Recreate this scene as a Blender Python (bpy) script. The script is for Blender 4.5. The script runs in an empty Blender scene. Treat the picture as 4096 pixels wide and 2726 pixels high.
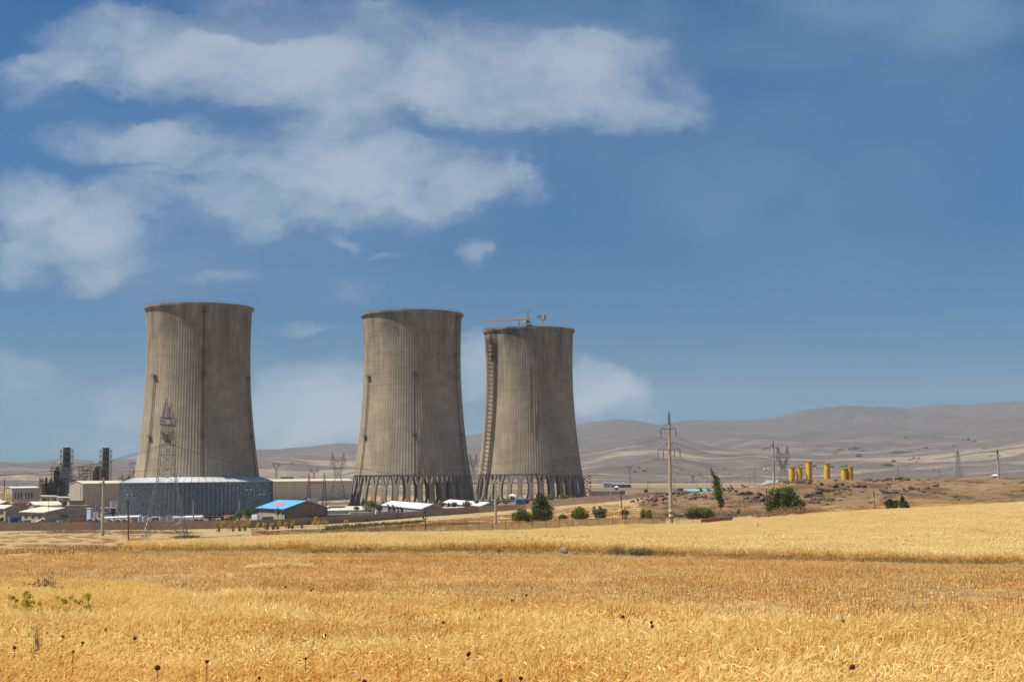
import bpy, math, random
import numpy as np
from mathutils import Vector, Matrix
R = math.radians
random.seed(7); rng = np.random.default_rng(11)
SC = bpy.context.scene
COL = SC.collection

# ------------------------------------------------------------------ camera
F = 5689.0                                   # focal length in photo pixels (4096 wide)
PITCH, ROLL = R(5.44), R(-0.46)
cam_d = bpy.data.cameras.new('camera'); cam = bpy.data.objects.new('camera', cam_d); COL.objects.link(cam)
CM = Matrix.Rotation(R(90)+PITCH, 4, 'X') @ Matrix.Rotation(ROLL, 4, 'Z')
cam.matrix_world = CM
cam_d.sensor_width = 36; cam_d.lens = 50; cam_d.clip_start = 0.1; cam_d.clip_end = 60000
SC.camera = cam
# ------------------------------------------------------------------ world, sun, exposure
SUN_EL, SUN_AZ = R(60), R(188)               # azimuth: angle of the sun direction from +X (left of and a little behind the camera)
sdir = Vector((math.cos(SUN_AZ)*math.cos(SUN_EL), math.sin(SUN_AZ)*math.cos(SUN_EL), math.sin(SUN_EL)))
sd = bpy.data.lights.new('sun', 'SUN'); sd.energy = 5.0; sd.angle = R(0.53); sd.color = (1.0, 0.93, 0.82)
so = bpy.data.objects.new('sun', sd); COL.objects.link(so)
so.rotation_euler = sdir.to_track_quat('Z', 'Y').to_euler()
SC.view_settings.view_transform = 'Standard'; SC.view_settings.look = 'None'
SC.view_settings.exposure = 0.2; SC.view_settings.gamma = 1.0
SC.cycles.volume_bounces = 1; SC.cycles.max_bounces = 6; SC.cycles.transparent_max_bounces = 24

def ray(px, py):
    d = CM.to_3x3() @ Vector(((px-2048)/F, -(py-1363)/F, -1)); return d
def P(px, py, D):
    d = ray(px, py); return d*(D/d.y)
def hor(px): return 1905 - 0.00803*(px-2048)

W = bpy.data.worlds.new('World'); SC.world = W; W.use_nodes = True
def build_world():
    nt = W.node_tree; N = nt.nodes; L = nt.links; N.clear()
    out = N.new('ShaderNodeOutputWorld'); bg = N.new('ShaderNodeBackground')
    sky = N.new('ShaderNodeTexSky'); sky.sky_type = 'NISHITA'; sky.sun_disc = False
    sky.sun_elevation = SUN_EL; sky.sun_rotation = math.atan2(sdir.x, sdir.y)
    sky.altitude = 1500; sky.air_density = 1.0; sky.dust_density = 0.15; sky.ozone_density = 1.6
    tc = N.new('ShaderNodeTexCoord')
    def M(op, a, b=None, c=None):
        n = N.new('ShaderNodeMath'); n.operation = op
        for i, v in enumerate((a, b, c)):
            if v is None: continue
            if isinstance(v, (int, float)): n.inputs[i].default_value = v
            else: L.new(v, n.inputs[i])
        return n.outputs[0]
    def V(op, a, b):
        n = N.new('ShaderNodeVectorMath'); n.operation = op
        for i, v in enumerate((a, b)):
            if isinstance(v, tuple): n.inputs[i].default_value = v
            else: L.new(v, n.inputs[i])
        return n
    def noise(vec, sc, det, ro=0.55, dist=0.0):
        n = N.new('ShaderNodeTexNoise'); n.inputs['Scale'].default_value = sc; n.inputs['Detail'].default_value = det
        n.inputs['Roughness'].default_value = ro; n.inputs['Distortion'].default_value = dist
        L.new(vec, n.inputs['Vector']); return n
    sep = N.new('ShaderNodeSeparateXYZ'); L.new(tc.outputs['Generated'], sep.inputs[0])
    yy = M('MAXIMUM', M('ABSOLUTE', sep.outputs[1]), 0.12)
    u = M('DIVIDE', sep.outputs[0], yy); v = M('DIVIDE', sep.outputs[2], yy)
    cv = N.new('ShaderNodeCombineXYZ'); L.new(u, cv.inputs[0]); L.new(v, cv.inputs[1]); L.new(sep.outputs[1], cv.inputs[2])
    uv = cv.outputs[0]
    flat = V('MULTIPLY', uv, (1.0, 1.5, 0.0)).outputs[0]
    w1 = noise(flat, 16.0, 6.0, 0.6)
    wv = V('MULTIPLY', V('SUBTRACT', w1.outputs['Color'], (0.5, 0.5, 0.5)).outputs[0], (0.085, 0.050, 0.0)).outputs[0]
    wuv = V('ADD', uv, wv).outputs[0]
    fb = noise(V('ADD', flat, (3.1, 1.7, 0)).outputs[0], 15.0, 10.0, 0.64, 0.3).outputs[0]
    big = noise(V('ADD', flat, (7.1, 4.7, 0)).outputs[0], 6.0, 4.0, 0.5, 0.3).outputs[0]
    def blobs(lst, grow=1.0):
        tot = None
        for (x, y, a, b, amp) in lst:                     # 2356-wide picture numbers turned into sky directions
            d = ray(x*1.7385, y*1.7385); uu, vv = d.x/d.y, d.z/d.y
            ss = 1.7385/F
            dv = V('MULTIPLY', V('SUBTRACT', wuv, (uu, vv, 0)).outputs[0], (1/(a*ss*grow), 1/(b*ss*grow), 0)).outputs[0]
            dd = N.new('ShaderNodeVectorMath'); dd.operation = 'DOT_PRODUCT'; L.new(dv, dd.inputs[0]); L.new(dv, dd.inputs[1])
            q = M('MAXIMUM', M('MULTIPLY_ADD', dd.outputs['Value'], -amp, amp), 0.0)
            tot = q if tot is None else M('ADD', tot, q)
        return tot
    front = M('GREATER_THAN', sep.outputs[1], 0.0)
    body = blobs(CLOUD_BODY, 1.28); bright = blobs(CLOUD_BRIGHT); veil = blobs(CLOUD_VEIL)
    def ramp(val, a, b, smooth=True):
        n = N.new('ShaderNodeMapRange'); n.interpolation_type = 'SMOOTHSTEP' if smooth else 'LINEAR'
        n.inputs[1].default_value = a; n.inputs[2].default_value = b; L.new(val, n.inputs[0]); return n.outputs[0]
    dens = M('ADD', M('MULTIPLY', body, 0.8), M('MULTIPLY', M('SUBTRACT', fb, 0.5), 2.4))
    alpha = M('MULTIPLY', ramp(dens, -0.45, 1.75), ramp(body, 0.0, 0.75))
    alpha = M('MULTIPLY', alpha, 0.76)
    back = M('MULTIPLY', M('SUBTRACT', 1.0, front), M('MULTIPLY', ramp(M('ADD', fb, M('MULTIPLY', big, 0.6)), 0.82, 1.1), 0.3))
    alpha = M('MAXIMUM', M('MULTIPLY', alpha, front), back)
    vl = M('MULTIPLY', M('MULTIPLY', veil, front), ramp(big, 0.2, 0.75))
    br = ramp(M('ADD', M('MULTIPLY', bright, 0.9), M('MULTIPLY', M('SUBTRACT', fb, 0.5), 0.55)), 0.0, 1.0)
    cc = N.new('ShaderNodeMix'); cc.data_type = 'RGBA'; L.new(br, cc.inputs[0])
    cc.inputs[6].default_value = CLOUD_GREY; cc.inputs[7].default_value = CLOUD_WHITE
    sk = N.new('ShaderNodeMix'); sk.data_type = 'RGBA'; sk.blend_type = 'MULTIPLY'; sk.inputs[0].default_value = 1.0
    L.new(sky.outputs[0], sk.inputs[6])
    tg = N.new('ShaderNodeMix'); tg.data_type = 'RGBA'; L.new(ramp(v, 0.0, 0.30), tg.inputs[0]); tg.inputs[6].default_value = SKY_LOW; tg.inputs[7].default_value = SKY_TINT; L.new(tg.outputs[2], sk.inputs[7])
    m0 = N.new('ShaderNodeMix'); m0.data_type = 'RGBA'; L.new(vl, m0.inputs[0]); L.new(sk.outputs[2], m0.inputs[6]); m0.inputs[7].default_value = CLOUD_VEILC
    m1 = N.new('ShaderNodeMix'); m1.data_type = 'RGBA'; L.new(alpha, m1.inputs[0]); L.new(m0.outputs[2], m1.inputs[6]); L.new(cc.outputs[2], m1.inputs[7])
    L.new(m1.outputs[2], bg.inputs[0]); bg.inputs[1].default_value = SKY_STR
    L.new(bg.outputs[0], out.inputs[0])
SKY_STR = 0.075
SKY_TINT = (0.07, 0.54, 0.89, 1); SKY_LOW = (0.07, 0.36, 0.57, 1)
CLOUD_WHITE = (5.7, 6.6, 7.5, 1); CLOUD_GREY = (2.7, 3.9, 5.5, 1); CLOUD_VEILC = (1.4, 2.9, 4.8, 1)
CLOUD_BODY = [(300,105,230,95,1.3),(80,180,110,65,.9),(560,150,260,90,1.2),(850,130,330,120,1.0),(1180,180,260,110,.85),(1400,200,230,120,.62),
 (1570,240,110,70,.35),(900,238,520,52,.55),(1350,275,260,45,.5),(1300,120,200,80,.5),(620,30,260,70,.8),(250,325,150,45,.75),(430,345,170,60,.9),
 (790,370,190,90,1.1),(980,400,200,80,1.0),(1130,425,130,60,.9),(650,430,230,70,.85),(740,500,90,35,.7),(590,525,70,35,.6),(960,490,150,40,.6),
 (800,552,45,20,.6),(60,450,110,60,.9),(150,510,160,75,.9),(250,575,130,85,.9),(300,440,110,50,.7),(20,605,80,55,.8),(190,640,100,40,.6),(470,490,130,40,.5),
 (1105,590,45,32,.7),(510,640,80,25,.5),(830,655,75,40,.5),(700,745,90,16,.5),(910,578,30,12,.5),
 (50,850,150,45,.7),(310,930,110,50,.6),(760,900,160,80,.95),(700,960,190,70,.8),(1090,850,80,75,1.0),(1345,880,75,65,1.1),(1430,890,65,42,1.0),(1390,940,120,45,.7),(640,1010,520,75,.75)]
CLOUD_BRIGHT = [(240,100,190,70,1.0),(350,160,180,60,.9),(540,140,150,75,1.0),(640,170,110,50,.6),(790,360,120,65,.9),(960,400,110,60,.5),(1130,425,80,40,.4),
 (60,450,90,45,.5),(600,30,170,60,-.8),(760,480,80,35,.5),(1090,850,90,85,.7),(1370,880,130,75,.75),(760,930,260,110,.8),(500,1010,420,90,.6),(560,0,120,20,.5)]
CLOUD_VEIL = [(650,260,700,230,.5),(200,560,420,220,.35),(800,480,500,120,.4),(1700,30,900,150,.95),(2050,190,520,320,.6),(1850,480,420,260,.3),(1550,400,300,160,.4),(120,300,350,120,.35),(560,620,500,100,.3),(900,330,700,120,.35),(350,480,400,200,.25),(1100,980,1500,230,.45),(300,900,500,160,.35)]
build_world()

# ------------------------------------------------------------------ helpers
MATS = {}
def mk(name, base, var=0.15, scale=1.0, rough=0.85, metal=0.0, bump=0.0, stretch=(1,1,1), base2=None, coords='Object', spec=0.3, tone=False, trans=0.0):
    m = bpy.data.materials.new(name); m.use_nodes = True; nt = m.node_tree; N = nt.nodes; L = nt.links
    b = N['Principled BSDF']; b.inputs['Roughness'].default_value = rough; b.inputs['Metallic'].default_value = metal
    b.inputs['Specular IOR Level'].default_value = spec
    if coords == 'Object':
        t = N.new('ShaderNodeTexCoord').outputs['Object']
    else:
        t = N.new('ShaderNodeNewGeometry').outputs['Position']
    mp = N.new('ShaderNodeVectorMath'); mp.operation = 'MULTIPLY'; L.new(t, mp.inputs[0]); mp.inputs[1].default_value = stretch
    n = N.new('ShaderNodeTexNoise'); n.inputs['Scale'].default_value = scale; n.inputs['Detail'].default_value = 6; n.inputs['Roughness'].default_value = 0.65
    L.new(mp.outputs[0], n.inputs['Vector'])
    mx = N.new('ShaderNodeMix'); mx.data_type = 'RGBA'
    b2 = base2 if base2 else tuple(c*(1-2*var) for c in base)
    b1 = base if base2 else tuple(min(1, c*(1+var)) for c in base)
    mx.inputs[6].default_value = (*b1, 1); mx.inputs[7].default_value = (*b2, 1)
    r = N.new('ShaderNodeMapRange'); r.inputs[1].default_value = 0.32; r.inputs[2].default_value = 0.68; L.new(n.outputs[0], r.inputs[0])
    L.new(r.outputs[0], mx.inputs[0])
    col = mx.outputs[2]
    if tone:
        a = N.new('ShaderNodeAttribute'); a.attribute_name = 'tone'
        m2 = N.new('ShaderNodeMix'); m2.data_type = 'RGBA'; m2.blend_type = 'MULTIPLY'; m2.inputs[0].default_value = 1.0
        L.new(col, m2.inputs[6]); L.new(a.outputs['Color'], m2.inputs[7]); col = m2.outputs[2]
    L.new(col, b.inputs['Base Color'])
    if trans:
        tr = N.new('ShaderNodeBsdfTranslucent'); L.new(col, tr.inputs[0]); ms = N.new('ShaderNodeMixShader'); ms.inputs[0].default_value = trans
        L.new(b.outputs[0], ms.inputs[1]); L.new(tr.outputs[0], ms.inputs[2]); L.new(ms.outputs[0], N['Material Output'].inputs[0])
    if bump:
        bp = N.new('ShaderNodeBump'); bp.inputs['Strength'].default_value = 1.0; bp.inputs['Distance'].default_value = bump
        L.new(n.outputs[0], bp.inputs['Height']); L.new(bp.outputs[0], b.inputs['Normal'])
    MATS[name] = m; return m

def prop(o, label=None, cat=None, group=None, kind=None):
    if label: o['label'] = label
    if cat: o['category'] = cat
    if group: o['group'] = group
    if kind: o['kind'] = kind
    return o
def empty(name, loc, label, cat, group=None, rz=0.0):
    o = bpy.data.objects.new(name, None); COL.objects.link(o); o.location = loc; o.rotation_euler = (0, 0, rz)
    o.empty_display_size = 0.5
    return prop(o, label, cat, group)
def children_of(o): return KIDS.get(o.name, [])
KIDS = {}
def parent_to(o, p):
    o.parent = p; KIDS.setdefault(p.name, []).append(o)
def dup(root, loc, rz=None, label=None, scale=None, parent=None):
    c = root.copy(); COL.objects.link(c)
    if parent: parent_to(c, parent)
    else:
        c.location = loc
        if rz is not None: c.rotation_euler = (0, 0, rz)
        if scale: c.scale = (scale,)*3 if isinstance(scale, (int, float)) else scale
    if label: c['label'] = label
    for k in list(children_of(root)): dup(k, None, parent=c)
    return c

class MB:
    def __init__(s): s.v = []; s.f = []; s.tone = []
    def add(s, vs, fs):
        o = len(s.v); s.v += [tuple(p) for p in vs]; s.f += [tuple(i+o for i in f) for f in fs]; return s
    def box(s, c, size, rz=0.0, mat=None):
        hx, hy, hz = size[0]/2, size[1]/2, size[2]/2; ca, sa = math.cos(rz), math.sin(rz)
        vs = []
        for dz in (-hz, hz):
            for dx, dy in ((-hx,-hy),(hx,-hy),(hx,hy),(-hx,hy)):
                vs.append((c[0]+dx*ca-dy*sa, c[1]+dx*sa+dy*ca, c[2]+dz))
        return s.add(vs, [(3,2,1,0),(4,5,6,7),(0,1,5,4),(1,2,6,5),(2,3,7,6),(3,0,4,7)])
    def bar(s, p, q, r, n=4, r2=None):
        p = Vector(p); q = Vector(q); d = q-p
        if d.length < 1e-6: return s
        d.normalize(); a = Vector((0,0,1)) if abs(d.z) < 0.9 else Vector((1,0,0))
        u = d.cross(a).normalized(); w = d.cross(u); r2 = r if r2 is None else r2
        vs = [p+(u*math.cos(t)+w*math.sin(t))*r for t in [2*math.pi*(i+.5)/n for i in range(n)]]
        vs += [q+(u*math.cos(t)+w*math.sin(t))*r2 for t in [2*math.pi*(i+.5)/n for i in range(n)]]
        fs = [(i, (i+1)%n, n+(i+1)%n, n+i) for i in range(n)] + [tuple(range(n-1,-1,-1)), tuple(range(n, 2*n))]
        return s.add(vs, fs)
    def tube(s, pts, r, n=4):
        for a, b in zip(pts, pts[1:]): s.bar(a, b, r, n)
        return s
    def prism(s, poly, dvec):
        n = len(poly); vs = [tuple(p) for p in poly] + [tuple(Vector(p)+Vector(dvec)) for p in poly]
        fs = [tuple(range(n)), tuple(range(2*n-1, n-1, -1))] + [((i+1)%n, i, n+i, n+(i+1)%n) for i in range(n)]
        return s.add(vs, fs)
    def lathe(s, c, prof, n=24, cap=True):
        vs = []; fs = []
        for r, z in prof:
            for i in range(n):
                a = 2*math.pi*i/n; vs.append((c[0]+r*math.cos(a), c[1]+r*math.sin(a), c[2]+z))
        for k in range(len(prof)-1):
            for i in range(n):
                fs.append((k*n+i, k*n+(i+1)%n, (k+1)*n+(i+1)%n, (k+1)*n+i))
        if cap: fs.append(tuple(range(n-1,-1,-1))); fs.append(tuple((len(prof)-1)*n+i for i in range(n)))
        return s.add(vs, fs)
    def lattice(s, A, B, bays, r, rb=None, faces=(0,1,2,3)):
        # A, B: four corners bottom / top. Legs plus X bracing on the four sides
        rb = rb or r*0.6; A = [Vector(a) for a in A]; B = [Vector(b) for b in B]
        for a, b in zip(A, B): s.bar(a, b, r)
        for k in range(bays):
            t0, t1 = k/bays, (k+1)/bays
            for i in faces:
                j = (i+1)%4
                a0, a1 = A[i].lerp(B[i], t0), A[i].lerp(B[i], t1); b0, b1 = A[j].lerp(B[j], t0), A[j].lerp(B[j], t1)
                s.bar(a0, b1, rb); s.bar(b0, a1, rb); s.bar(a1, b1, rb)
        return s
    def build(s, name, mat, parent=None, local=False, smooth=False, origin=None, bevel=0):
        me = bpy.data.meshes.new(name)
        if parent is not None and not local: off = parent.location
        elif parent is None and origin is not None: off = Vector(origin)
        elif parent is None and not local:
            vv = np.array(s.v); off = Vector(((vv[:,0].min()+vv[:,0].max())/2, (vv[:,1].min()+vv[:,1].max())/2, vv[:,2].min()))
        else: off = Vector((0,0,0))
        me.from_pydata([(p[0]-off[0], p[1]-off[1], p[2]-off[2]) for p in s.v], [], s.f); me.validate(); me.update()
        if isinstance(mat, str): mat = MATS[mat]
        me.materials.append(mat)
        if smooth: me.shade_smooth()
        o = bpy.data.objects.new(name, me); COL.objects.link(o)
        if parent is not None: parent_to(o, parent)
        elif not local: o.location = off
        if bevel:
            bv = o.modifiers.new('bevel', 'BEVEL'); bv.width = bevel; bv.segments = 2
        return o
def mesh_np(name, verts, faces, mat, tone=None, smooth=False, parent=None, link=True):
    me = bpy.data.meshes.new(name); verts = np.asarray(verts, np.float32); faces = np.asarray(faces, np.int32)
    k = faces.shape[1]
    me.vertices.add(len(verts)); me.vertices.foreach_set('co', verts.ravel())
    me.loops.add(faces.size); me.loops.foreach_set('vertex_index', faces.ravel())
    me.polygons.add(len(faces)); me.polygons.foreach_set('loop_start', np.arange(0, faces.size, k, dtype=np.int32))
    me.update(calc_edges=True); me.validate()
    if tone is not None:
        a = me.attributes.new('tone', 'FLOAT_COLOR', 'POINT'); t = np.ones((len(verts), 4), np.float32)
        tone = np.asarray(tone, np.float32); t[:, :3] = tone if tone.ndim == 2 else tone[:, None]
        a.data.foreach_set('color', t.ravel())
    me.materials.append(MATS[mat] if isinstance(mat, str) else mat)
    if smooth: me.shade_smooth()
    o = bpy.data.objects.new(name, me)
    if link: COL.objects.link(o)
    if parent is not None: parent_to(o, parent)
    return o

# ------------------------------------------------------------------ value noise in numpy
def vnoise(x, y, seed=0):
    xi = np.floor(x).astype(np.int64); yi = np.floor(y).astype(np.int64); xf = x-xi; yf = y-yi
    def h(a, b):
        n = (a*374761393 + b*668265263 + seed*1442695041) & 0xffffffff
        n = ((n ^ (n >> 13))*1274126177) & 0xffffffff
        return ((n ^ (n >> 16)) & 0xffff)/65535.0
    u = xf*xf*(3-2*xf); v = yf*yf*(3-2*yf)
    return (h(xi, yi)*(1-u)+h(xi+1, yi)*u)*(1-v) + (h(xi, yi+1)*(1-u)+h(xi+1, yi+1)*u)*v
def fbm(x, y, oct=5, seed=0, gain=0.5):
    t = 0; a = 1; s = 0
    for i in range(oct):
        t = t+a*vnoise(x*2**i, y*2**i, seed+i*17); s += a; a *= gain
    return t/s
def ridged(x, y, oct=5, seed=0):
    t = 0; a = 1; s = 0
    for i in range(oct):
        t = t+a*(1-abs(2*vnoise(x*2**i, y*2**i, seed+i*17)-1)); s += a; a *= 0.5
    return t/s

# ------------------------------------------------------------------ terrain
CP = []   # control points: photo column, photo row of the ground there, distance
def cp(*t): CP.extend(t)
for px in (-600, 0, 1000, 2048, 3000, 4096, 4700):
    q = hor(px)
    cp((px, q+2.15*F/2, 2), (px, q+2.22*F/5, 5), (px, q+2.45*F/13, 13), (px, q+3.15*F/30, 30), (px, q+4.3*F/60, 60))
cp((0,2226,100),(1000,2210,100),(2048,2210,100),(3000,2232,100),(4096,2258,100),(4700,2272,100),(-600,2235,100))
cp((2048,2150,180),(4096,2122,180),(3000,2142,180),(1300,2166,180),(4700,2120,180))
cp((500,2187,247),(0,2200,200),(0,2168,300),(-600,2210,200),(-600,2175,300),(800,2172,300))
cp((0,2124,525),(600,2119,525),(-600,2128,525),(410,2141,420),(665,2156,428),(0,2148,400))
cp((1100,2174,285),(1200,2178,265),(1000,2186,260),(1350,2170,270),(1010,2158,322),(1180,2150,320),(1500,2140,322),(2048,2119,325),(2683,2099,325),(2900,2090,328),(3200,2060,330),(3600,2040,330),(4096,2012,330),(4700,1995,330))
cp((1000,2111,525),(1500,2083,625),(1900,2051,665),(2100,2036,665),(2400,2009,648),(2600,1998,640))
cp((1900,2080,420),(2200,2078,370),(2400,2068,370),(2048,2095,345),(1700,2108,345),(1500,2122,360),(1500,2102,450),(1200,2128,400),(2550,2072,365))
cp((2600,2040,430),(2650,1998,520),(2650,1980,560),(2800,1972,560),(3000,1958,560),(3150,1926,560),(3400,1924,560),(3600,1916,560),(3850,1917,560),(4096,1911,560),(4700,1905,560))
cp((3000,2003,450),(3400,1988,450),(3800,1992,440),(4096,1988,420),(3100,2048,362),(3600,2028,362),(2870,2068,368),(4700,1980,430),(3250,1928,610),(3480,1932,600))
for px in (-600,0,600,1100): cp((px, hor(px)+20.0*F/720, 720))
cp((500,2064,800),(900,2064,790),(1500,2022,880),(2115,1994,1000),(2400,1987,900),(1650,2020,913),(789,2062,850))
for px in (2700, 3000, 3400, 3800, 4200, 4700): cp((px, hor(px)+9*F/720, 720), (px, hor(px)+15*F/950, 950))
for px in (-600,0,700,1400,2100,2800,3500,4200,4700):
    cp((px, hor(px)+18*F/1400, 1400), (px, hor(px)+17*F/2200, 2200), (px, hor(px)+15*F/3300, 3300), (px, hor(px)+10*F/4500, 4500))
_pts = []
for px, py, D in CP:
    d = ray(px, py); p = d*(D/d.y); _pts.append((p.x, p.y, p.z))
_pts = np.array(_pts)
def _warp(x, y):
    a = np.arctan2(x, y); a = np.clip(a, -0.45, 0.45); return np.stack([a*3.0, np.log(np.hypot(x, y)+4.0)], -1)
def _U(r): return np.where(r > 1e-9, r*r*np.log(np.maximum(r, 1e-9)), 0.0)
_C = _warp(_pts[:,0], _pts[:,1]); _n = len(_C)
_K = _U(np.linalg.norm(_C[:,None]-_C[None], axis=-1)) + np.eye(_n)*2e-4
_A = np.zeros((_n+3, _n+3)); _A[:_n,:_n] = _K; _A[:_n,_n] = 1; _A[:_n,_n+1:] = _C; _A[_n,:_n] = 1; _A[_n+1:,:_n] = _C.T
_b = np.concatenate([_pts[:,2], [0,0,0]]); _w = np.linalg.solve(_A, _b)
def gz(x, y):
    x = np.atleast_1d(np.asarray(x, float)); y = np.atleast_1d(np.asarray(y, float)); out = np.empty(len(x))
    for s in range(0, len(x), 20000):
        q = _warp(x[s:s+20000], y[s:s+20000])
        k = _U(np.linalg.norm(q[:,None]-_C[None], axis=-1)); out[s:s+20000] = k@_w[:_n]+_w[_n]+q@_w[_n+1:]
    d = np.hypot(x, y)
    out += (fbm(x*.15, y*.15, 4, 3)-.5)*np.interp(d, [0, 20, 400, 700], [.05, .12, .35, .2])
    # stony mound: rougher ground
    m = np.clip((x-25)/30, 0, 1)*np.clip((d-370)/40, 0, 1)*np.clip((640-d)/40, 0, 1)
    out += m*((ridged(x*.035, y*.05, 5, 9)-.55)*2.2 + (fbm(x*.3, y*.3, 3, 5)-.5)*.8)
    return out
def G(x, y): return float(gz(x, y)[0])
def march(px, py, d0, d1, n, mode='ground'):   # where the line of sight first meets the land
    d = ray(px, py); q = np.geomspace(d0, d1, n); x = d.x/d.y*q; z = d.z/d.y*q
    h = gz(x, q) if mode == 'ground' else np.maximum(np.where(q < 4400, gz(x, q), -99), np.maximum(np.where(q > 2950, zhill(x, q), -99), np.where(q > 4950, zmount(x, q), -99)))
    k = np.nonzero(z <= h)[0]
    return None if len(k) == 0 else d*(float(q[k[0]])/d.y)
def on(px, D, dz=0.0):
    p = P(px, 1900, D); return Vector((p.x, p.y, G(p.x, p.y)+dz))
def pix(x, y, z):   # world -> photo pixel
    m = np.array(CM.to_3x3()).T; q = np.stack([x, y, z], -1)@m.T
    return 2048+q[:,0]/-q[:,2]*F, 1363-q[:,1]/-q[:,2]*F
def inpoly(px, py, poly):
    c = np.zeros(len(px), bool); n = len(poly)
    for i in range(n):
        x0, y0 = poly[i]; x1, y1 = poly[(i+1)%n]
        if y0 == y1: continue
        h = ((y0 > py) != (y1 > py)) & (px < (x1-x0)*(py-y0)/(y1-y0)+x0); c ^= h
    return c
WHEAT_FAR = [(505,2197),(700,2184),(1000,2175),(1180,2167),(1500,2152),(2048,2124),(2683,2104),(2900,2094),(3200,2066),(3600,2044),(4096,2016),(5600,1990),(5600,2300),(4096,2250),(3000,2226),(2400,2207),(2048,2198),(1400,2200),(900,2195),(700,2198)]
NEARLINE = [(-3000,2330),(0,2335),(250,2330),(600,2338),(900,2365),(1300,2395),(2000,2410),(2700,2430),(3400,2470),(4096,2503),(7000,2560)]
BANDLINE = [(-3000,2232),(0,2232),(500,2208),(900,2200),(1400,2206),(2048,2204),(2400,2212),(3000,2232),(4096,2258),(7000,2330)]
def line_y(px, ln): return np.interp(px, [a for a, b in ln], [b for a, b in ln])

def smooth01(t): t = np.clip(t, 0, 1); return t*t*(3-2*t)
def ground_color(x, y, z):
    d = np.hypot(x, y); px, py = pix(x, y, z); front = y > 1
    n1 = fbm(x*.6, y*.6, 4, 21); n2 = fbm(x*.05, y*.08, 5, 22); n3 = fbm(x*2.3, y*2.3, 3, 23); n4 = fbm(x*.012, y*.012, 5, 24)
    c = np.zeros((len(x), 3))
    soil = np.array([.36,.25,.14]); straw = np.array([.62,.43,.19]); rust = np.array([.60,.35,.12]); drygrass = np.array([.58,.42,.20]); brown = np.array([.30,.20,.115])
    mixf = lambda a, b, t: a*(1-t[:,None])+b*t[:,None]
    c[:] = mixf(np.broadcast_to(soil, c.shape), straw, smooth01((n1-.3)*2.5))
    stub = front & (py > line_y(px, BANDLINE)) & (py < line_y(px, NEARLINE))
    cs = mixf(np.broadcast_to(rust, c.shape), soil*1.1, smooth01((n1*.5+n2*.5-.5)*5)); cs = mixf(cs, straw*1.05, smooth01((n3-.55)*4)*.6)
    c[stub] = cs[stub]
    fld = front & (py <= line_y(px, BANDLINE)) & (d < 780)
    stripe = .5+.5*np.sin((y*.9+x*.25)*.5+n2*6)
    cf = mixf(np.broadcast_to(drygrass, c.shape), brown*1.25, smooth01((n2*.7+n1*.3-.45)*4)*.5); cf = mixf(cf, drygrass*1.18, stripe*.35)
    c[fld] = cf[fld]
    band = front & (abs(py-line_y(px, BANDLINE)) < 8) & (px > 350)
    cb = mixf(np.broadcast_to(np.array([.38,.31,.17]), c.shape), soil*.85, smooth01((n1-.45)*4)); c[band] = cb[band]
    # strip of green and planted rows between wall and fence, left of centre
    gr = front & (px > 1050) & (px < 1880) & (d > 330) & (d < 470) & (py > np.interp(px, [1050,1900],[2125,2060])+18)
    cg = mixf(np.broadcast_to(np.array([.33,.26,.11]), c.shape), np.array([.22,.22,.075]), smooth01((n2-.35)*3)); c[gr] = cg[gr]
    gr2 = front & (px > 1750) & (px < 2250) & (d > 400) & (d < 560); cg2 = mixf(cf, np.array([.30,.26,.05]), smooth01((n2-.56)*9)*.8); c[gr2] = cg2[gr2]
    # smooth pale track/field just behind the fence
    st = front & (d > 329) & (d < 352) & (px > 1600) & (px < 2960); c[st] = (np.array([.55,.39,.17])*(.9+.2*n3[:,None]))[st]
    # stony mound
    md = front & (d > 365) & (d < 720) & (px > 2560)
    cm = mixf(np.broadcast_to(np.array([.33,.215,.115]), c.shape), np.array([.13,.09,.06]), smooth01((fbm(x*.16, y*.06, 5, 31)-.47)*7)*.85); cm = mixf(cm, np.array([.46,.32,.15]), smooth01((n2-.5)*5)*.55)
    c[md] = cm[md]
    lf = front & (d > 332) & (d <= 400) & (px > 3180); c[lf] = (np.array([.45,.29,.11])*(.85+.3*n1[:,None]))[lf]
    # plant yard
    yd = front & (y >= np.interp(px, [0,1000,1300,1500,1700,1900,2100,2300,2400,2620], [532,532,592,632,657,670,670,657,652,642])) & (d < 1100) & (px < 2560); c[yd] = mixf(np.broadcast_to(np.array([.27,.21,.15]), c.shape), brown*.8, n4)[yd]
    # plain
    pl = (d >= 700) & ~yd & ~md
    pn = fbm(x*.0016, y*.0045, 5, 41); pn2 = fbm(x*.004+9, y*.004, 5, 42)
    cpn = mixf(np.broadcast_to(np.array([.52,.37,.19]), c.shape), np.array([.27,.19,.125]), smooth01((pn-.45)*9)); cpn = mixf(cpn, np.array([.56,.42,.24]), smooth01((pn2-.6)*8)*.8)
    c[pl] = cpn[pl]
    return np.clip(c*(.92+.16*n3[:,None]), 0, 1)

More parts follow.
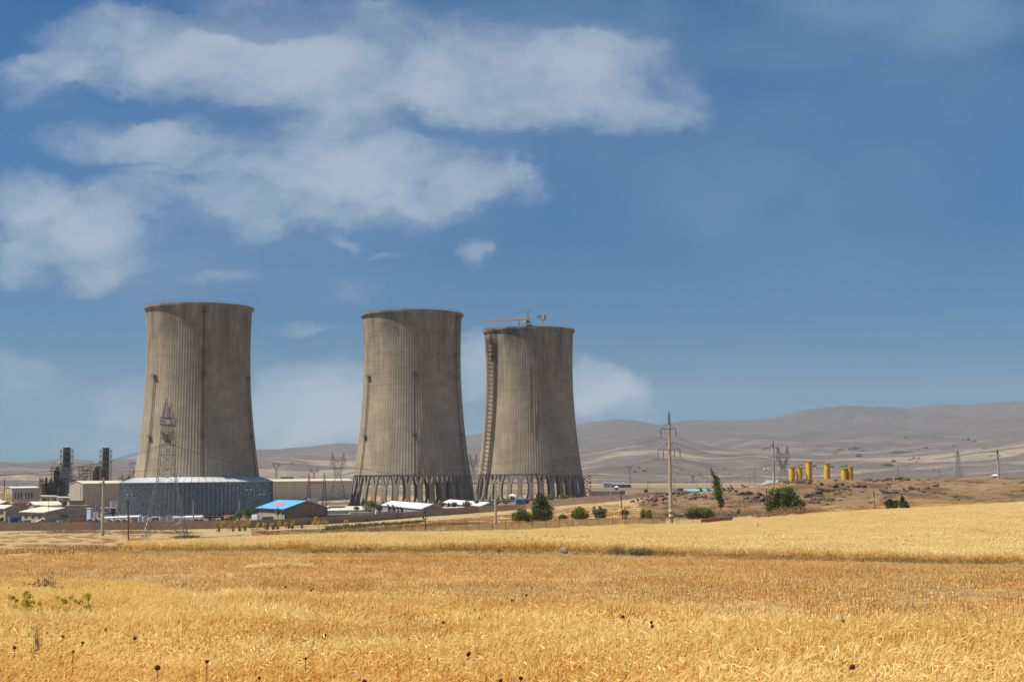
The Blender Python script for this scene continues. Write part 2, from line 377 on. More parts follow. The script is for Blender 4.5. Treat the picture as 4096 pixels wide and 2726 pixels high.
def ground_mat():
    m = bpy.data.materials.new('ground'); m.use_nodes = True; nt = m.node_tree; N = nt.nodes; L = nt.links
    b = N['Principled BSDF']; b.inputs['Roughness'].default_value = 0.95; b.inputs['Specular IOR Level'].default_value = 0.1
    a = N.new('ShaderNodeAttribute'); a.attribute_name = 'tone'
    g = N.new('ShaderNodeNewGeometry')
    cur = a.outputs['Color']; hts = []
    for sc, amt, det in ((5.0, .55, 8), (.35, .35, 6), (.03, .22, 6)):
        n = N.new('ShaderNodeTexNoise'); n.inputs['Scale'].default_value = sc; n.inputs['Detail'].default_value = det; n.inputs['Roughness'].default_value = .7
        L.new(g.outputs['Position'], n.inputs['Vector'])
        r = N.new('ShaderNodeMapRange'); r.inputs[1].default_value = .3; r.inputs[2].default_value = .7; r.inputs[3].default_value = 1-amt; r.inputs[4].default_value = 1+amt*.5
        L.new(n.outputs[0], r.inputs[0])
        v = N.new('ShaderNodeVectorMath'); v.operation = 'SCALE'; L.new(cur, v.inputs[0]); L.new(r.outputs[0], v.inputs['Scale']); cur = v.outputs[0]; hts.append(n.outputs[0])
    L.new(cur, b.inputs['Base Color'])
    bp = N.new('ShaderNodeBump'); bp.inputs['Distance'].default_value = .25; bp.inputs['Strength'].default_value = .8; L.new(hts[1], bp.inputs['Height']); L.new(bp.outputs[0], b.inputs['Normal'])
    MATS['ground'] = m
    m2 = m.copy(); m2.name = 'hillside'; MATS['hillside'] = m2
    for n in m2.node_tree.nodes:
        if n.type == 'TEX_NOISE': n.inputs['Scale'].default_value *= .06
        if n.type == 'BUMP': n.inputs['Distance'].default_value = 12.0; n.inputs['Strength'].default_value = .9
ground_mat()

def polar(name, rr, aa, zf, cf, mat, closed=False):
    RR, AA = np.meshgrid(rr, aa, indexing='ij'); x = (RR*np.sin(AA)).ravel(); y = (RR*np.cos(AA)).ravel()
    z = zf(x, y); c = cf(x, y, z); nr, na = len(rr), len(aa)
    i = np.arange(nr-1)[:,None]*na+np.arange(na-1)[None]; i = i.ravel()
    f = np.stack([i, i+1, i+na+1, i+na], -1)[:, ::-1]
    return mesh_np(name, np.stack([x, y, z], -1), f, mat, c, smooth=True)
aa = np.concatenate([np.radians(np.linspace(-180, -30, 40))[:-1], np.radians(np.linspace(-30, 30, 520)), np.radians(np.linspace(30, 180, 40))[1:]])
rr = np.concatenate([np.geomspace(.4, 12, 24)[:-1], np.geomspace(12, 700, 420)[:-1], np.geomspace(700, 16000, 130)])
def zground(x, y):
    d = np.hypot(x, y); z = gz(x, np.where(True, y, y)); zz = np.where(d > 4500, -12.0, z); return zz
g = polar('ground', rr, aa, zground, ground_color, 'ground'); prop(g, kind='structure')

# ---- hills and mountain (rows of the crest lines, as seen between and beside the towers, at their own distance)
MT = [(-1500,1840),(-200,1845),(100,1850),(200,1838),(300,1836),(420,1842),(560,1838),(800,1815),(1010,1795),(1100,1800),(1180,1795),(1250,1785),(1330,1775),(1420,1773),(1700,1765),(1870,1750),(1930,1735),(2100,1712),(2300,1700),(2380,1683),(2450,1678),(2520,1678),(2580,1683),(2640,1692),(2700,1685),(2760,1678),(2900,1682),(2990,1681),(3080,1675),(3150,1665),(3200,1650),(3260,1640),(3330,1628),(3370,1623),(3430,1627),(3550,1624),(3600,1630),(3650,1631),(3700,1622),(3750,1619),(3880,1622),(3930,1613),(4000,1606),(4096,1603),(4400,1590),(5600,1640)]
HL = [(-1500,1880),(-200,1882),(0,1878),(40,1872),(80,1869),(110,1873),(150,1884),(250,1880),(400,1873),(560,1880),(900,1850),(1040,1832),(1150,1828),(1250,1838),(1400,1842),(1700,1840),(1900,1838),(2100,1845),(2300,1842),(2360,1835),(2450,1812),(2520,1804),(2600,1797),(2700,1803),(2760,1815),(2850,1829),(2930,1826),(3000,1814),(3050,1815),(3100,1828),(3300,1838),(3500,1832),(3700,1823),(3850,1806),(4000,1790),(4096,1776),(4400,1750),(5600,1760)]
def elev(px, row):     # tangent of elevation seen at that photo pixel
    d = ray(px, row); return d.z/math.hypot(d.x, d.y)
def crest(tab):
    az = [math.atan2(ray(p, 1850).x, ray(p, 1850).y) for p, _ in tab]; el = [elev(p, r) for p, r in tab]
    return lambda a: np.interp(a, az, el)
cMT, cHL = crest(MT), crest(HL)
def zhill(x, y):
    a = np.arctan2(x, y); d = np.hypot(x, y); t = np.clip((d-2900)/(4700-2900), 0, 1)
    e0 = -14/2900.0; e1 = cHL(a)
    e = e0+(e1-e0)*(t**1.5)
    z = e*d + (ridged(x*.0016, y*.0016, 6, 51)-.6)*70*np.sin(np.pi*np.clip(t, 0, 1))**.8 + (fbm(x*.006, y*.006, 4, 52)-.5)*20*np.minimum(1, t*5)*(1-.6*t)
    back = np.clip((d-4700)/900, 0, 1); z = z*(1-back)+(-30)*back
    return np.where(d < 2950, -40.0, z)
def zmount(x, y):
    a = np.arctan2(x, y); d = np.hypot(x, y); t = np.clip((d-4900)/(9400-4900), 0, 1)
    e1 = cMT(a); e0 = np.minimum(cHL(a)*.75, e1*.5)
    s = .62*t+.38*t**3
    rg = (ridged(x*.0011, y*.0011, 7, 61)-.6)
    z = (e0+(e1-e0)*s)*d + rg*np.minimum(130, 30+.45*np.abs(e1*d))*np.sin(np.pi*np.clip(t*.94+.03, 0, 1))**.7 + (fbm(x*.005, y*.005, 5, 62)-.5)*26
    back = np.clip((d-9400)/1500, 0, 1); return z*(1-back)+(-50)*back
def hill_color(x, y, z):
    n = fbm(x*.0012, y*.005, 5, 71); n2 = fbm(x*.003, y*.003, 6, 72); n3 = fbm(x*.0022+5, y*.009, 4, 73)
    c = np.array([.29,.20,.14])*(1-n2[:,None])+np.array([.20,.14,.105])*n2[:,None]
    c = c*np.interp(np.hypot(x, y), [3000, 5200, 7000], [.95, .86, .68])[:,None]*np.array([.90,1.02,1.18])  # darker with distance; the bluish factor paints aerial haze into the base colour
    d = np.hypot(x, y)
    k = smooth01((n3-.54)*14)*np.clip(1-(d-4500)/3000, .0, 1)*.65
    c = c*(1-k[:,None])+np.array([.56,.42,.27])*k[:,None]
    k2 = smooth01((fbm(x*.004, y*.013, 5, 74)-.62)*14)*.4
    return c*(1-k2[:,None])+np.array([.10,.09,.08])*k2[:,None]
ah = np.radians(np.linspace(-36, 36, 640))
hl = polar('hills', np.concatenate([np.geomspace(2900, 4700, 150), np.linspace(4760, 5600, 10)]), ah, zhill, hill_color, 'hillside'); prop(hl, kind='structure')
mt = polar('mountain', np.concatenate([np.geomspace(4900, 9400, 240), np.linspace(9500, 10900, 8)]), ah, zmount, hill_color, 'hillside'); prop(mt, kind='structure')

# ---- haze: one closed box of thin even air round everything
hz = MB().box((0, 5600, 330), (19000, 14400, 860)).build('haze', mk('tmp', (1,1,1)), origin=(0, 5600, 330)); prop(hz, kind='stuff')
hm = bpy.data.materials.new('haze'); hm.use_nodes = True; nn = hm.node_tree.nodes; nn.clear()
ho = nn.new('ShaderNodeOutputMaterial'); hv = nn.new('ShaderNodeVolumePrincipled'); hv.inputs['Density'].default_value = HAZE = 4.8e-5
hv.inputs['Color'].default_value = (.74, .86, .97, 1); hv.inputs['Anisotropy'].default_value = 0.0
hm.node_tree.links.new(hv.outputs[0], ho.inputs['Volume']); hz.data.materials[0] = hm

# ------------------------------------------------------------------ materials
mk('steel', (.27,.27,.26), .15, .8, .5, .6); mk('dark_steel', (.075,.06,.05), .3, 1.5, .6, .3); mk('rust_steel', (.30,.15,.06), .3, 1.2, .8)
mk('yellow_steel', (.72,.42,.09), .25, .8, .6); mk('cream_panel', (.68,.58,.42), .05, .3, .7, stretch=(1,1,.2)); mk('cream_roof', (.80,.72,.55), .06, .3, .6)
mk('tan_render', (.50,.38,.26), .1, .5, .9); mk('white_sheet', (.78,.78,.76), .05, .3, .5); mk('grey_sheet', (.33,.34,.35), .1, .4, .6)
mk('blue_roof', (.13,.43,.70), .06, .25, .5); mk('blue_trim', (.03,.17,.28), .1, .5, .6); mk('red_paint', (.62,.20,.26), .1, .3, .6)
mk('brick', (.30,.21,.17), .25, 1.6, .95); mk('grey_block', (.42,.36,.31), .12, 1.6, .95); mk('glass_dark', (.03,.035,.04), .2, 1, .15, spec=.6)
mk('box_red', (.27,.05,.035), .15, .6, .7); mk('box_blue', (.03,.10,.24), .12, .6, .6); mk('box_green', (.10,.36,.12), .12, .6, .6); mk('box_teal', (.20,.42,.40), .12, .6, .6)
mk('box_orange', (.60,.26,.08), .15, .6, .7); mk('box_tan', (.52,.38,.22), .15, .6, .8); mk('lilac_white', (.62,.62,.68), .06, .4, .6)
mk('tarp_blue', (.12,.38,.66), .12, .8, .7); mk('paint_white', (.8,.8,.78), .05, 1, .5); mk('rubber', (.03,.03,.03), .1, 2, .8)
mk('concrete_pole', (.50,.42,.32), .12, .7, .9, stretch=(1,1,.3)); mk('band_white', (.80,.78,.72), .05, 1, .7); mk('band_red', (.40,.12,.05), .15, 1, .8)
mk('old_wood', (.15,.075,.045), .25, 2, .9, stretch=(1,1,.2)); mk('concrete_wall', (.33,.23,.17), .10, .25, .95); mk('cable', (.14,.12,.11), .1, 1, .6)
mk('insulator', (.06,.035,.03), .2, 3, .4); mk('silo_yellow', (.86,.53,.03), .14, .35, .6, stretch=(1,1,.15)); mk('rust_sheet', (.34,.09,.04), .3, 1.2, .9, stretch=(2,2,.2), base2=(.46,.24,.14))
mk('basalt', (.155,.10,.062), .35, 1.6, .95, bump=.08); mk('field_stone', (.36,.25,.18), .25, 4, .95, bump=.03)
mk('bark', (.17,.12,.08), .2, 3, .95, stretch=(1,1,.2)); mk('pale_bark', (.55,.50,.42), .2, 3, .9, stretch=(1,1,.4))
mk('leaf', (.20,.25,.035), .2, .8, .75, tone=True, trans=.25); mk('leaf_dark', (.105,.14,.028), .2, .8, .75, tone=True, trans=.15)
mk('leaf_yellow', (.62,.44,.04), .15, .8, .75, tone=True, trans=.25); mk('leaf_grey', (.25,.25,.14), .15, .8, .8, tone=True, trans=.15); mk('leaf_dry', (.42,.25,.13), .15, .8, .85, tone=True, trans=.15)
mk('far_leaf', (.055,.075,.04), .2, .05, .9)

def concrete(name, grid, stain=.52, tint=(1,1,1)):
    m = bpy.data.materials.new(name); m.use_nodes = True; nt = m.node_tree; N = nt.nodes; L = nt.links; b = N['Principled BSDF']
    b.inputs['Roughness'].default_value = .92; b.inputs['Specular IOR Level'].default_value = .15
    t = N.new('ShaderNodeTexCoord').outputs['Object']; s = N.new('ShaderNodeSeparateXYZ'); L.new(t, s.inputs[0])
    def M(op, a, b2=None, c=None):
        n = N.new('ShaderNodeMath'); n.operation = op
        for i, v in enumerate((a, b2, c)):
            if v is None: continue
            if isinstance(v, (int, float)): n.inputs[i].default_value = v
            else: L.new(v, n.inputs[i])
        return n.outputs[0]
    def NZ(vec, sc, det=6, ro=.65):
        n = N.new('ShaderNodeTexNoise'); n.inputs['Scale'].default_value = sc; n.inputs['Detail'].default_value = det; n.inputs['Roughness'].default_value = ro; L.new(vec, n.inputs['Vector']); return n.outputs[0]
    def RM(v, a, b2, c=0., d=1.):
        n = N.new('ShaderNodeMapRange'); n.inputs[1].default_value = a; n.inputs[2].default_value = b2; n.inputs[3].default_value = c; n.inputs[4].default_value = d; L.new(v, n.inputs[0]); return n.outputs[0]
    def VM(v, k):
        n = N.new('ShaderNodeVectorMath'); n.operation = 'MULTIPLY'; L.new(v, n.inputs[0]); n.inputs[1].default_value = k; return n.outputs[0]
    z = s.outputs[2]; ang = M('MULTIPLY', M('ARCTAN2', s.outputs[1], s.outputs[0]), 33.0)
    cv = N.new('ShaderNodeCombineXYZ'); L.new(ang, cv.inputs[0]); L.new(z, cv.inputs[1])
    streak = NZ(VM(cv.outputs[0], (.75, .018, 1)), 1.0, 8, .7)          # long rain streaks down the shell
    fine = NZ(VM(cv.outputs[0], (2.2, .06, 1)), 1.0, 5)
    blot = NZ(VM(cv.outputs[0], (.06, .05, 1)), 1.0, 8)
    patch = NZ(VM(cv.outputs[0], (.25, .20, 1)), 1.0, 5)
    f = M('MULTIPLY', RM(streak, .3, .7, .80, 1.14), RM(fine, .3, .7, .90, 1.08))
    f = M('MULTIPLY', f, RM(blot, .35, .65, .76, 1.12)); f = M('MULTIPLY', f, RM(patch, .35, .7, .90, 1.08))
    # dark weather stains hanging from the rim
    top = RM(z, 62., 118., 0., 1.); st = M('MULTIPLY', RM(NZ(VM(cv.outputs[0], (.16, .03, 1)), 1.0, 7), .38, .62), top); f = M('MULTIPLY', f, RM(st, 0, 1, 1, stain))
    # lift joints, one every 1.5 m; stronger on the upper part
    lift = M('FRACT', M('MULTIPLY', z, 1/(2.6 if grid else 1.5))); ln = M('LESS_THAN', lift, .14 if grid else .10)
    hs = M('MULTIPLY', ln, M('MULTIPLY', RM(z, 58. if grid else 30., 78. if grid else 120., .10, 1.), RM(NZ(VM(cv.outputs[0], (.25, .3, 1)), 1.0, 3), .35, .65, .3, 1)))
    f = M('MULTIPLY', f, RM(hs, 0, 1, 1, .74 if grid else .88))
    big = M('FRACT', M('MULTIPLY', z, 1/19.)); f = M('MULTIPLY', f, RM(M('LESS_THAN', big, .02), 0, 1, 1, .86))
    mx = N.new('ShaderNodeMix'); mx.data_type = 'RGBA'; L.new(RM(NZ(VM(cv.outputs[0], (.3, .03, 1)), 1.0, 5), .35, .65), mx.inputs[0])
    mx.inputs[6].default_value = (.46*tint[0], .37*tint[1], .26*tint[2], 1); mx.inputs[7].default_value = (.41*tint[0], .33*tint[1], .235*tint[2], 1)
    v = N.new('ShaderNodeVectorMath'); v.operation = 'SCALE'; L.new(mx.outputs[2], v.inputs[0]); L.new(f, v.inputs['Scale']); L.new(v.outputs[0], b.inputs['Base Color'])
    MATS[name] = m
concrete('shell_concrete', False); concrete('shell_concrete_stained', False, .34, (.97,.96,.95)); concrete('shell_concrete_grid', True); mk('column_concrete', (.31,.26,.195), .14, .4, .95, stretch=(1,1,.3))
def louvre_mat():
    m = bpy.data.materials.new('louvre'); m.use_nodes = True; nt = m.node_tree; N = nt.nodes; L = nt.links; b = N['Principled BSDF']
    t = N.new('ShaderNodeTexCoord').outputs['Object']; n = N.new('ShaderNodeTexNoise'); n.inputs['Scale'].default_value = 1.1; n.inputs['Detail'].default_value = 5; n.inputs['Roughness'].default_value = .8; L.new(t, n.inputs['Vector'])
    r = N.new('ShaderNodeValToRGB'); L.new(n.outputs[0], r.inputs[0]); e = r.color_ramp.elements
    e[0].position = .35; e[0].color = (.04,.065,.085,1); e[1].position = .60; e[1].color = (.38,.47,.47,1)
    L.new(r.outputs[0], b.inputs['Base Color']); b.inputs['Roughness'].default_value = .3; b.inputs['Metallic'].default_value = .35; MATS['louvre'] = m
louvre_mat()

# ------------------------------------------------------------------ cooling towers
RM_, ZM, BB, ZS = 31.1, 77.0, 114.7, 0.6          # throat radius, its height above eye level, curvature, lower edge of the shell
ZT = 103.0
def rad(z): return RM_*math.sqrt(1+((z-ZM)/BB)**2)
def shell_mesh(zb):
    nrib, zs = 120, np.linspace(ZS, ZT, 70); A = []; O = []
    for i in range(nrib):
        a0 = 2*math.pi*i/nrib; w = 2*math.pi/nrib
        for k, o in ((0, 0), (.84, 0), (.87, .03), (.97, .03)): A.append(a0+w*k); O.append(o)
    A = np.array(A); O = np.array(O); na = len(A); V = []
    for z in zs:
        r = rad(z)+O; V.append(np.stack([r*np.cos(A), r*np.sin(A), np.full(na, z-zb)], -1))
    ri = [rad(z)-.9 for z in zs]                    # inner face
    for z, r in zip(zs[::-1], ri[::-1]): V.append(np.stack([r*np.cos(A), r*np.sin(A), np.full(na, z-zb)], -1))
    V = np.concatenate(V); nr = len(zs)*2; i = np.arange(nr)[:,None]*na+np.arange(na)[None]; j = np.arange(nr)[:,None]*na+(np.arange(na)[None]+1)%na
    i2 = np.roll(i, -1, 0); j2 = np.roll(j, -1, 0); f = np.stack([i, j, j2, i2], -1).reshape(-1, 4)
    return V, f
def column_mesh(zb, zg):
    # X-shaped column: two feet, a waist, two arms; outline across, thickness radial
    H = ZS+.15-zg; rows = []; m = MB()
    for t in np.linspace(0, 1, 17):
        if t < .32:
            s = t/.32; outer = 3.2-1.62*math.sin(s*math.pi/2)**.9; inner = max(0, 1.75*(1-s/.86)) if s < .86 else 0
        elif t < .66: outer = 1.56-.10*math.sin((t-.32)/.34*math.pi); inner = 0
        else:
            s = (t-.66)/.34; outer = 1.56+1.35*s**1.15; inner = 0 if s < .10 else 1.45*(s-.10)/.9
        z = zg-.6+t*(H+.6); rows.append((z, outer, inner))
    for sgn in (-1, 1):
        vs = []; fs = []
        for z, o, i in rows:
            r = rad(z)-.55
            for (x, dr) in ((sgn*i, -.7), (sgn*o, -.7), (sgn*o, .7), (sgn*i, .7)): vs.append((x, -(r+dr), z-zb))
        for k in range(len(rows)-1):
            for q in range(4):
                a, b2 = k*4+q, k*4+(q+1)%4; fs.append((a, b2, b2+4, a+4) if sgn > 0 else (b2, a, a+4, b2+4))
        fs += [(0,1,2,3), tuple(len(vs)-4+i for i in (3,2,1,0))]
        m.add(vs, fs)
    return m
def tower(D, px, zg, label, mat, ladders, columns=32):
    c = P(px, 1908, D); zb = zg; t = empty('cooling_tower', (c.x, c.y, zb), label, 'cooling tower', 'hyperbolic concrete cooling towers')
    V, f = shell_mesh(zb); s = mesh_np('shell', V, f, mat, parent=t)
    zt = ZT-zb; r = rad(ZT); n = 144
    rim = MB(); rim.lathe((0,0,zt), [(r+.15,-.9),(r+1.25,.1),(r+1.25,1.3),(r+1.15,1.3),(r+1.15,.35),(r-1.1,.35),(r-1.1,-.5),(r+.15,-.9)], n, cap=False)
    rim.build('rim', mat, t, local=True)
    rl = MB()
    for i in range(n):
        a = 2*math.pi*i/n; b2 = 2*math.pi*(i+1)/n; q = r+1.15; p0 = (q*math.cos(a), q*math.sin(a)); p1 = (q*math.cos(b2), q*math.sin(b2))
        rl.bar((*p0, zt+1.3), (*p0, zt+2.4), .04, 3); rl.bar((*p0, zt+2.4), (*p1, zt+2.4), .035, 3); rl.bar((*p0, zt+1.85), (*p1, zt+1.85), .03, 3)
    rl.build('railing', 'steel', t, local=True)
    if columns:
        first = column_mesh(zb, zg).build('column', 'column_concrete', t, local=True)
        for i in range(1, columns):
            o = first.copy(); COL.objects.link(o); parent_to(o, t); o.rotation_euler = (0, 0, 2*math.pi*i/columns)
        MB().lathe((0,0,0), [(rad(zg)+1.5,-1.5),(rad(zg)+1.5,.35),(rad(zg)-1.9,.35),(rad(zg)-1.9,-1.5)], 64, cap=False).build('basin_kerb', 'column_concrete', t, local=True)
    toward = math.atan2(-c.y, -c.x)                        # direction from the tower back to the camera
    for (phi, z0, z1, plats) in ladders:
        a = toward+R(phi); ca, sa = math.cos(a), math.sin(a); l = MB()
        zz = np.linspace(z0, z1, 30)
        def pt(z, side=0, o=0.): 
            rr_ = rad(z)+o; return (rr_*ca-side*sa, rr_*sa+side*ca, z-zb)
        for sd_ in (-.35, .35): l.tube([pt(z, sd_, .75) for z in zz], .12, 4)
        for z in np.arange(z0, z1, .9):
            l.bar(pt(z, -.35, .75), pt(z, .35, .75), .05, 3)
            l.add([pt(z, -.45, .7), pt(z, -.45, 1.35), pt(z, .45, 1.35), pt(z, .45, .7), pt(z+.16, -.45, .7), pt(z+.16, -.45, 1.35), pt(z+.16, .45, 1.35), pt(z+.16, .45, .7)], [(0,1,5,4),(1,2,6,5),(2,3,7,6)])
            if int(z*10) % 3 == 0: l.bar(pt(z, 0, 0), pt(z, 0, .75), .05, 3)
        l.build('ladder', 'dark_steel', t, local=True)
        for z in plats:
            p = MB(); p.box(((rad(z)+1.0)*ca, (rad(z)+1.0)*sa, z-zb), (2.0, 3.0, .15), a)
            for h in (.6, 1.15):
                p.bar(pt(z+h, -1.5, 2.0), pt(z+h, 1.5, 2.0), .05, 3); p.bar(pt(z+h, -1.5, 0), pt(z+h, -1.5, 2.0), .05, 3); p.bar(pt(z+h, 1.5, 0), pt(z+h, 1.5, 2.0), .05, 3)
            for sd_ in (-1.5, 0, 1.5): p.bar(pt(z, sd_, 2.0), pt(z+1.15, sd_, 2.0), .05, 3); p.bar(pt(z-1.6, sd_, 0), pt(z, sd_, 1.9), .07, 3)
            p.build('platform', 'dark_steel', t, local=True)
    return t, c, toward, zb
T1, C1, A1, B1 = tower(869, 789, -22.3, 'nearest cooling tower, its foot wrapped in a louvred skirt under a white metal canopy', 'shell_concrete',
    [(5, 1, ZT-.5, [98.5, 75, 62, 25.5]), (-53, 1, 62, [61.5, 25]), (66, 1, 61, [60.5, 25.5])], columns=0)
T2, C2, A2, B2 = tower(913, 1649.7, -18.4, 'middle cooling tower on open X-shaped columns, its upper shell marked with a joint grid', 'shell_concrete_grid',
    [(-59, 1, 64, [63.5, 26]), (2.5, 1, 65, [64.5, 26.5]), (61, 1, ZT-.5, [101, 77, 63, 26])])
T3, C3, A3, B3 = tower(1020, 2120.8, -16.4, 'farthest cooling tower with a crane above its rim and a hoist up its side', 'shell_concrete_stained', [(3, 30, 76, [])])

# skirt round the foot of the first tower
sk_r, sk_t = 45.3, -1.9
n = 110; lv = MB(); fr = MB(); vs = []; fs = []
for i in range(2*n):
    a = math.pi*i/n; r = sk_r-(1.1 if i % 2 else 0); vs += [(r*math.cos(a), r*math.sin(a), -.8), (r*math.cos(a), r*math.sin(a), sk_t-.4-B1)]
for i in range(2*n):
    j = (i+1) % (2*n); fs.append((2*i, 2*j, 2*j+1, 2*i+1))
lv.add(vs, fs).build('louvre_skirt', 'louvre', T1, local=True)
for i in range(n):
    a = 2*math.pi*i/n; fr.box(((sk_r+.06)*math.cos(a), (sk_r+.02)*math.sin(a), (sk_t-B1)/2-.4), (.22, .20, sk_t-B1), a)
fr.lathe((0,0,0), [(sk_r+.28, sk_t-B1-.45), (sk_r+.28, sk_t-B1+.05), (sk_r-.3, sk_t-B1+.05), (sk_r-.3, sk_t-B1-.45), (sk_r+.28, sk_t-B1-.45)], n, cap=False)
fr.build('skirt_frame', 'steel', T1, local=True)
cn = MB(); nseg = 66
for i in range(nseg):
    a0, a1 = 2*math.pi*i/nseg+.004, 2*math.pi*(i+1)/nseg-.004; r0, r1 = rad(ZS)-.2, sk_r+.5
    q = [(r*math.cos(a), r*math.sin(a), z-B1) for (r, a, z) in ((r0,a0,ZS+.7),(r1,a0,sk_t+.2),(r1,a1,sk_t+.2),(r0,a1,ZS+.7))]
    cn.prism(q, (0,0,-.18))
cn.build('canopy', mk('canopy_white', (.80,.82,.83), .05, .2, .35, .3), T1, local=True)
cr = MB()
for i in range(nseg):
    a = 2*math.pi*i/nseg; r0, r1 = rad(ZS)-.2, sk_r+.5; cr.bar((r0*math.cos(a), r0*math.sin(a), ZS+.76-B1), (r1*math.cos(a), r1*math.sin(a), sk_t+.26-B1), .10, 4)
cr.build('canopy_seam', 'grey_sheet', T1, local=True)
# hoist mast on the third tower
h = MB(); a = A3+R(-56)
def hp(z, side, o): r = rad(z)+o; return (r*math.cos(a)-side*math.sin(a), r*math.sin(a)+side*math.cos(a), z-B3)
zz = np.linspace(-16, 97, 58)
for s_, o_ in ((-.6,3.0),(.6,3.0),(-.6,4.2),(.6,4.2)): h.tube([hp(z, s_, o_) for z in zz], .17, 4)
for k in range(len(zz)-1):
    h.bar(hp(zz[k],-.6,4.2), hp(zz[k+1],.6,4.2), .06, 3); h.bar(hp(zz[k],.6,3.), hp(zz[k+1],-.6,3.), .06, 3); h.bar(hp(zz[k],-.6,3.), hp(zz[k+1],-.6,4.2), .06, 3)
h.build('hoist_mast', 'dark_steel', T3, local=True)
h = MB()
for z in np.arange(2, 96, 2.95):
    for s0, s1, e in ((-.6, 5.2, 0.1), (.6, 5.2, .1)): h.bar(hp(z, s0, 3.0), hp(z, s1, e), .24, 4)
    h.bar(hp(z, -.6, 3.), hp(z-1.6, 4.6, .1), .16, 3); h.bar(hp(z+.2, 5.2, .2), hp(z-2.7, 4.9, .3), .26, 3); h.box(hp(z, 2.6, 1.2), (1.4, .5, .18), a)
h.build('wall_tie', 'dark_steel', T3, local=True)
h = MB()
for z in (88, 90, 92, 94, 96, 98, 100, 102, 104):
    for s0, s1 in ((-3.6, 4.0),):
        h.bar(hp(z, s0, 3.6), hp(z, s1, 3.6), .12, 4); h.bar(hp(z, s0, 1.2), hp(z, s1, 1.2), .12, 4)
    for s_ in (-3.6, 4.0): h.bar(hp(z, s_, 1.2), hp(z, s_, 3.6), .1, 4)
for s_ in (-3.6, -1.0, 1.5, 4.0): h.bar(hp(87, s_, 3.6), hp(105, s_, 3.6), .12, 4); h.bar(hp(87, s_, 1.2), hp(105, s_, 1.2), .1, 4)
h.box(hp(88, .2, 2.4), (2.6, 7.8, .3), a); h.box(hp(95, .8, 2.4), (2.2, 2.6, 3.2), a); h.box(hp(101.5, -2.0, 2.4), (2.4, 3, .25), a)
h.build('scaffold', 'rust_steel', T3, local=True)
# stair scaffold beside the third tower's columns
bx = P(2347, 1905, 1012); st = empty('stair_tower', (bx.x, bx.y, -15.5), 'dark steel stair scaffold standing against the right foot of the farthest cooling tower', 'stair tower')
h = MB(); q = 2.6
def crn(z): return [(bx.x+sx*q, bx.y+sy*1.5, z) for sx, sy in ((-1,-1),(1,-1),(1,1),(-1,1))]
h.lattice(crn(-15.5), crn(.5), 6, .12); h.build('frame', 'dark_steel', st)
h = MB(); w = 2.6
for k in range(6):
    z = -15.5+k*2.66; s_ = 1 if k % 2 else -1; h.prism([(bx.x-s_*2.3, bx.y-1.2, z), (bx.x+s_*2.3, bx.y-1.2, z+2.5), (bx.x+s_*2.3, bx.y-1.2, z+2.9), (bx.x-s_*2.3, bx.y-1.2, z+.4)], (0, 2.0, 0)); h.box((bx.x, bx.y, z+2.66), (6.6, 3.4, .14))
h.build('stair_flight', 'dark_steel', st)

# ------------------------------------------------------------------ tower crane over the third tower
def Pz(px, py, z): d = ray(px, py); return d*(z/d.z)
mast = P(2112, 1272, 1020); jz = mast.z
cr_ = empty('tower_crane', (mast.x, mast.y, G(mast.x, mast.y)), 'yellow tower crane with a long jib, rising out of the farthest cooling tower', 'crane')
h = MB(); w = 1.0
def sq(c, w, z): return [(c.x-w, c.y-w, z), (c.x+w, c.y-w, z), (c.x+w, c.y+w, z), (c.x-w, c.y+w, z)]
h.lattice(sq(mast, 1.0, cr_.location.z), sq(mast, 1.0, jz-3.2), 44, .14, .08); h.build('mast', 'yellow_steel', cr_)
MB().box((mast.x, mast.y, jz-3.0), (4.4, 3.2, .5)).box((mast.x, mast.y, jz-2.2), (2.3, 2.3, 1.6)).bar((mast.x+1, mast.y, jz-5.4), (mast.x+4.6, mast.y, jz-5.4), .3).bar((mast.x-1, mast.y, jz-5.4), (mast.x+2.6, mast.y, jz-5.0), .9).build('slewing_unit', 'rust_steel', cr_)
jt = Pz(1947, 1283, jz); ct = Pz(2168, 1259, jz)
ju = (jt-mast); ju.z = 0; jl = ju.length; ju.normalize(); jn = Vector((-ju.y, ju.x, 0)); cu = (ct-mast); cu.z = 0; cl = 13.0; cu = -ju
def tri(o, dirn, w, z0, z1, l0, l1, bays, r, name):
    h = MB(); 
    for k in range(bays):
        a_, b_ = o+dirn*(l0+(l1-l0)*k/bays), o+dirn*(l0+(l1-l0)*(k+1)/bays); mid = (a_+b_)/2
        pa = [a_+jn*w, a_-jn*w]; pb = [b_+jn*w, b_-jn*w]
        for x in pa+pb: x.z = z0
        tp = mid.copy(); tp.z = z1*(1-k/bays*.35)+z0*k/bays*.35
        nx = (b_+dirn*(l1-l0)/bays/2); nx.z = z1*(1-(k+1)/bays*.35)+z0*(k+1)/bays*.35
        for i in (0, 1): h.bar(pa[i], pb[i], r); h.bar(pa[i], tp, r*.6); h.bar(pb[i], tp, r*.6)
        h.bar(pa[0], pb[1], r*.5)
        if k < bays-1: h.bar(tp, nx, r)
    return h.build(name, 'yellow_steel', cr_)
tri(mast, ju, .8, jz-.7, jz+.9, 1, jl, 22, .17, 'jib')
h = MB(); e = mast-ju*cl
for s_ in (-.9, .9): h.bar((mast+jn*s_)+Vector((0,0,-.5)), (e+jn*s_)+Vector((0,0,-.5)), .22)
for k in range(9): p = mast-ju*(cl*k/9); h.bar(p+jn*.9+Vector((0,0,-.5)), p-jn*.9-ju*cl/9+Vector((0,0,-.5)), .1)
h.build('counter_jib', 'yellow_steel', cr_)
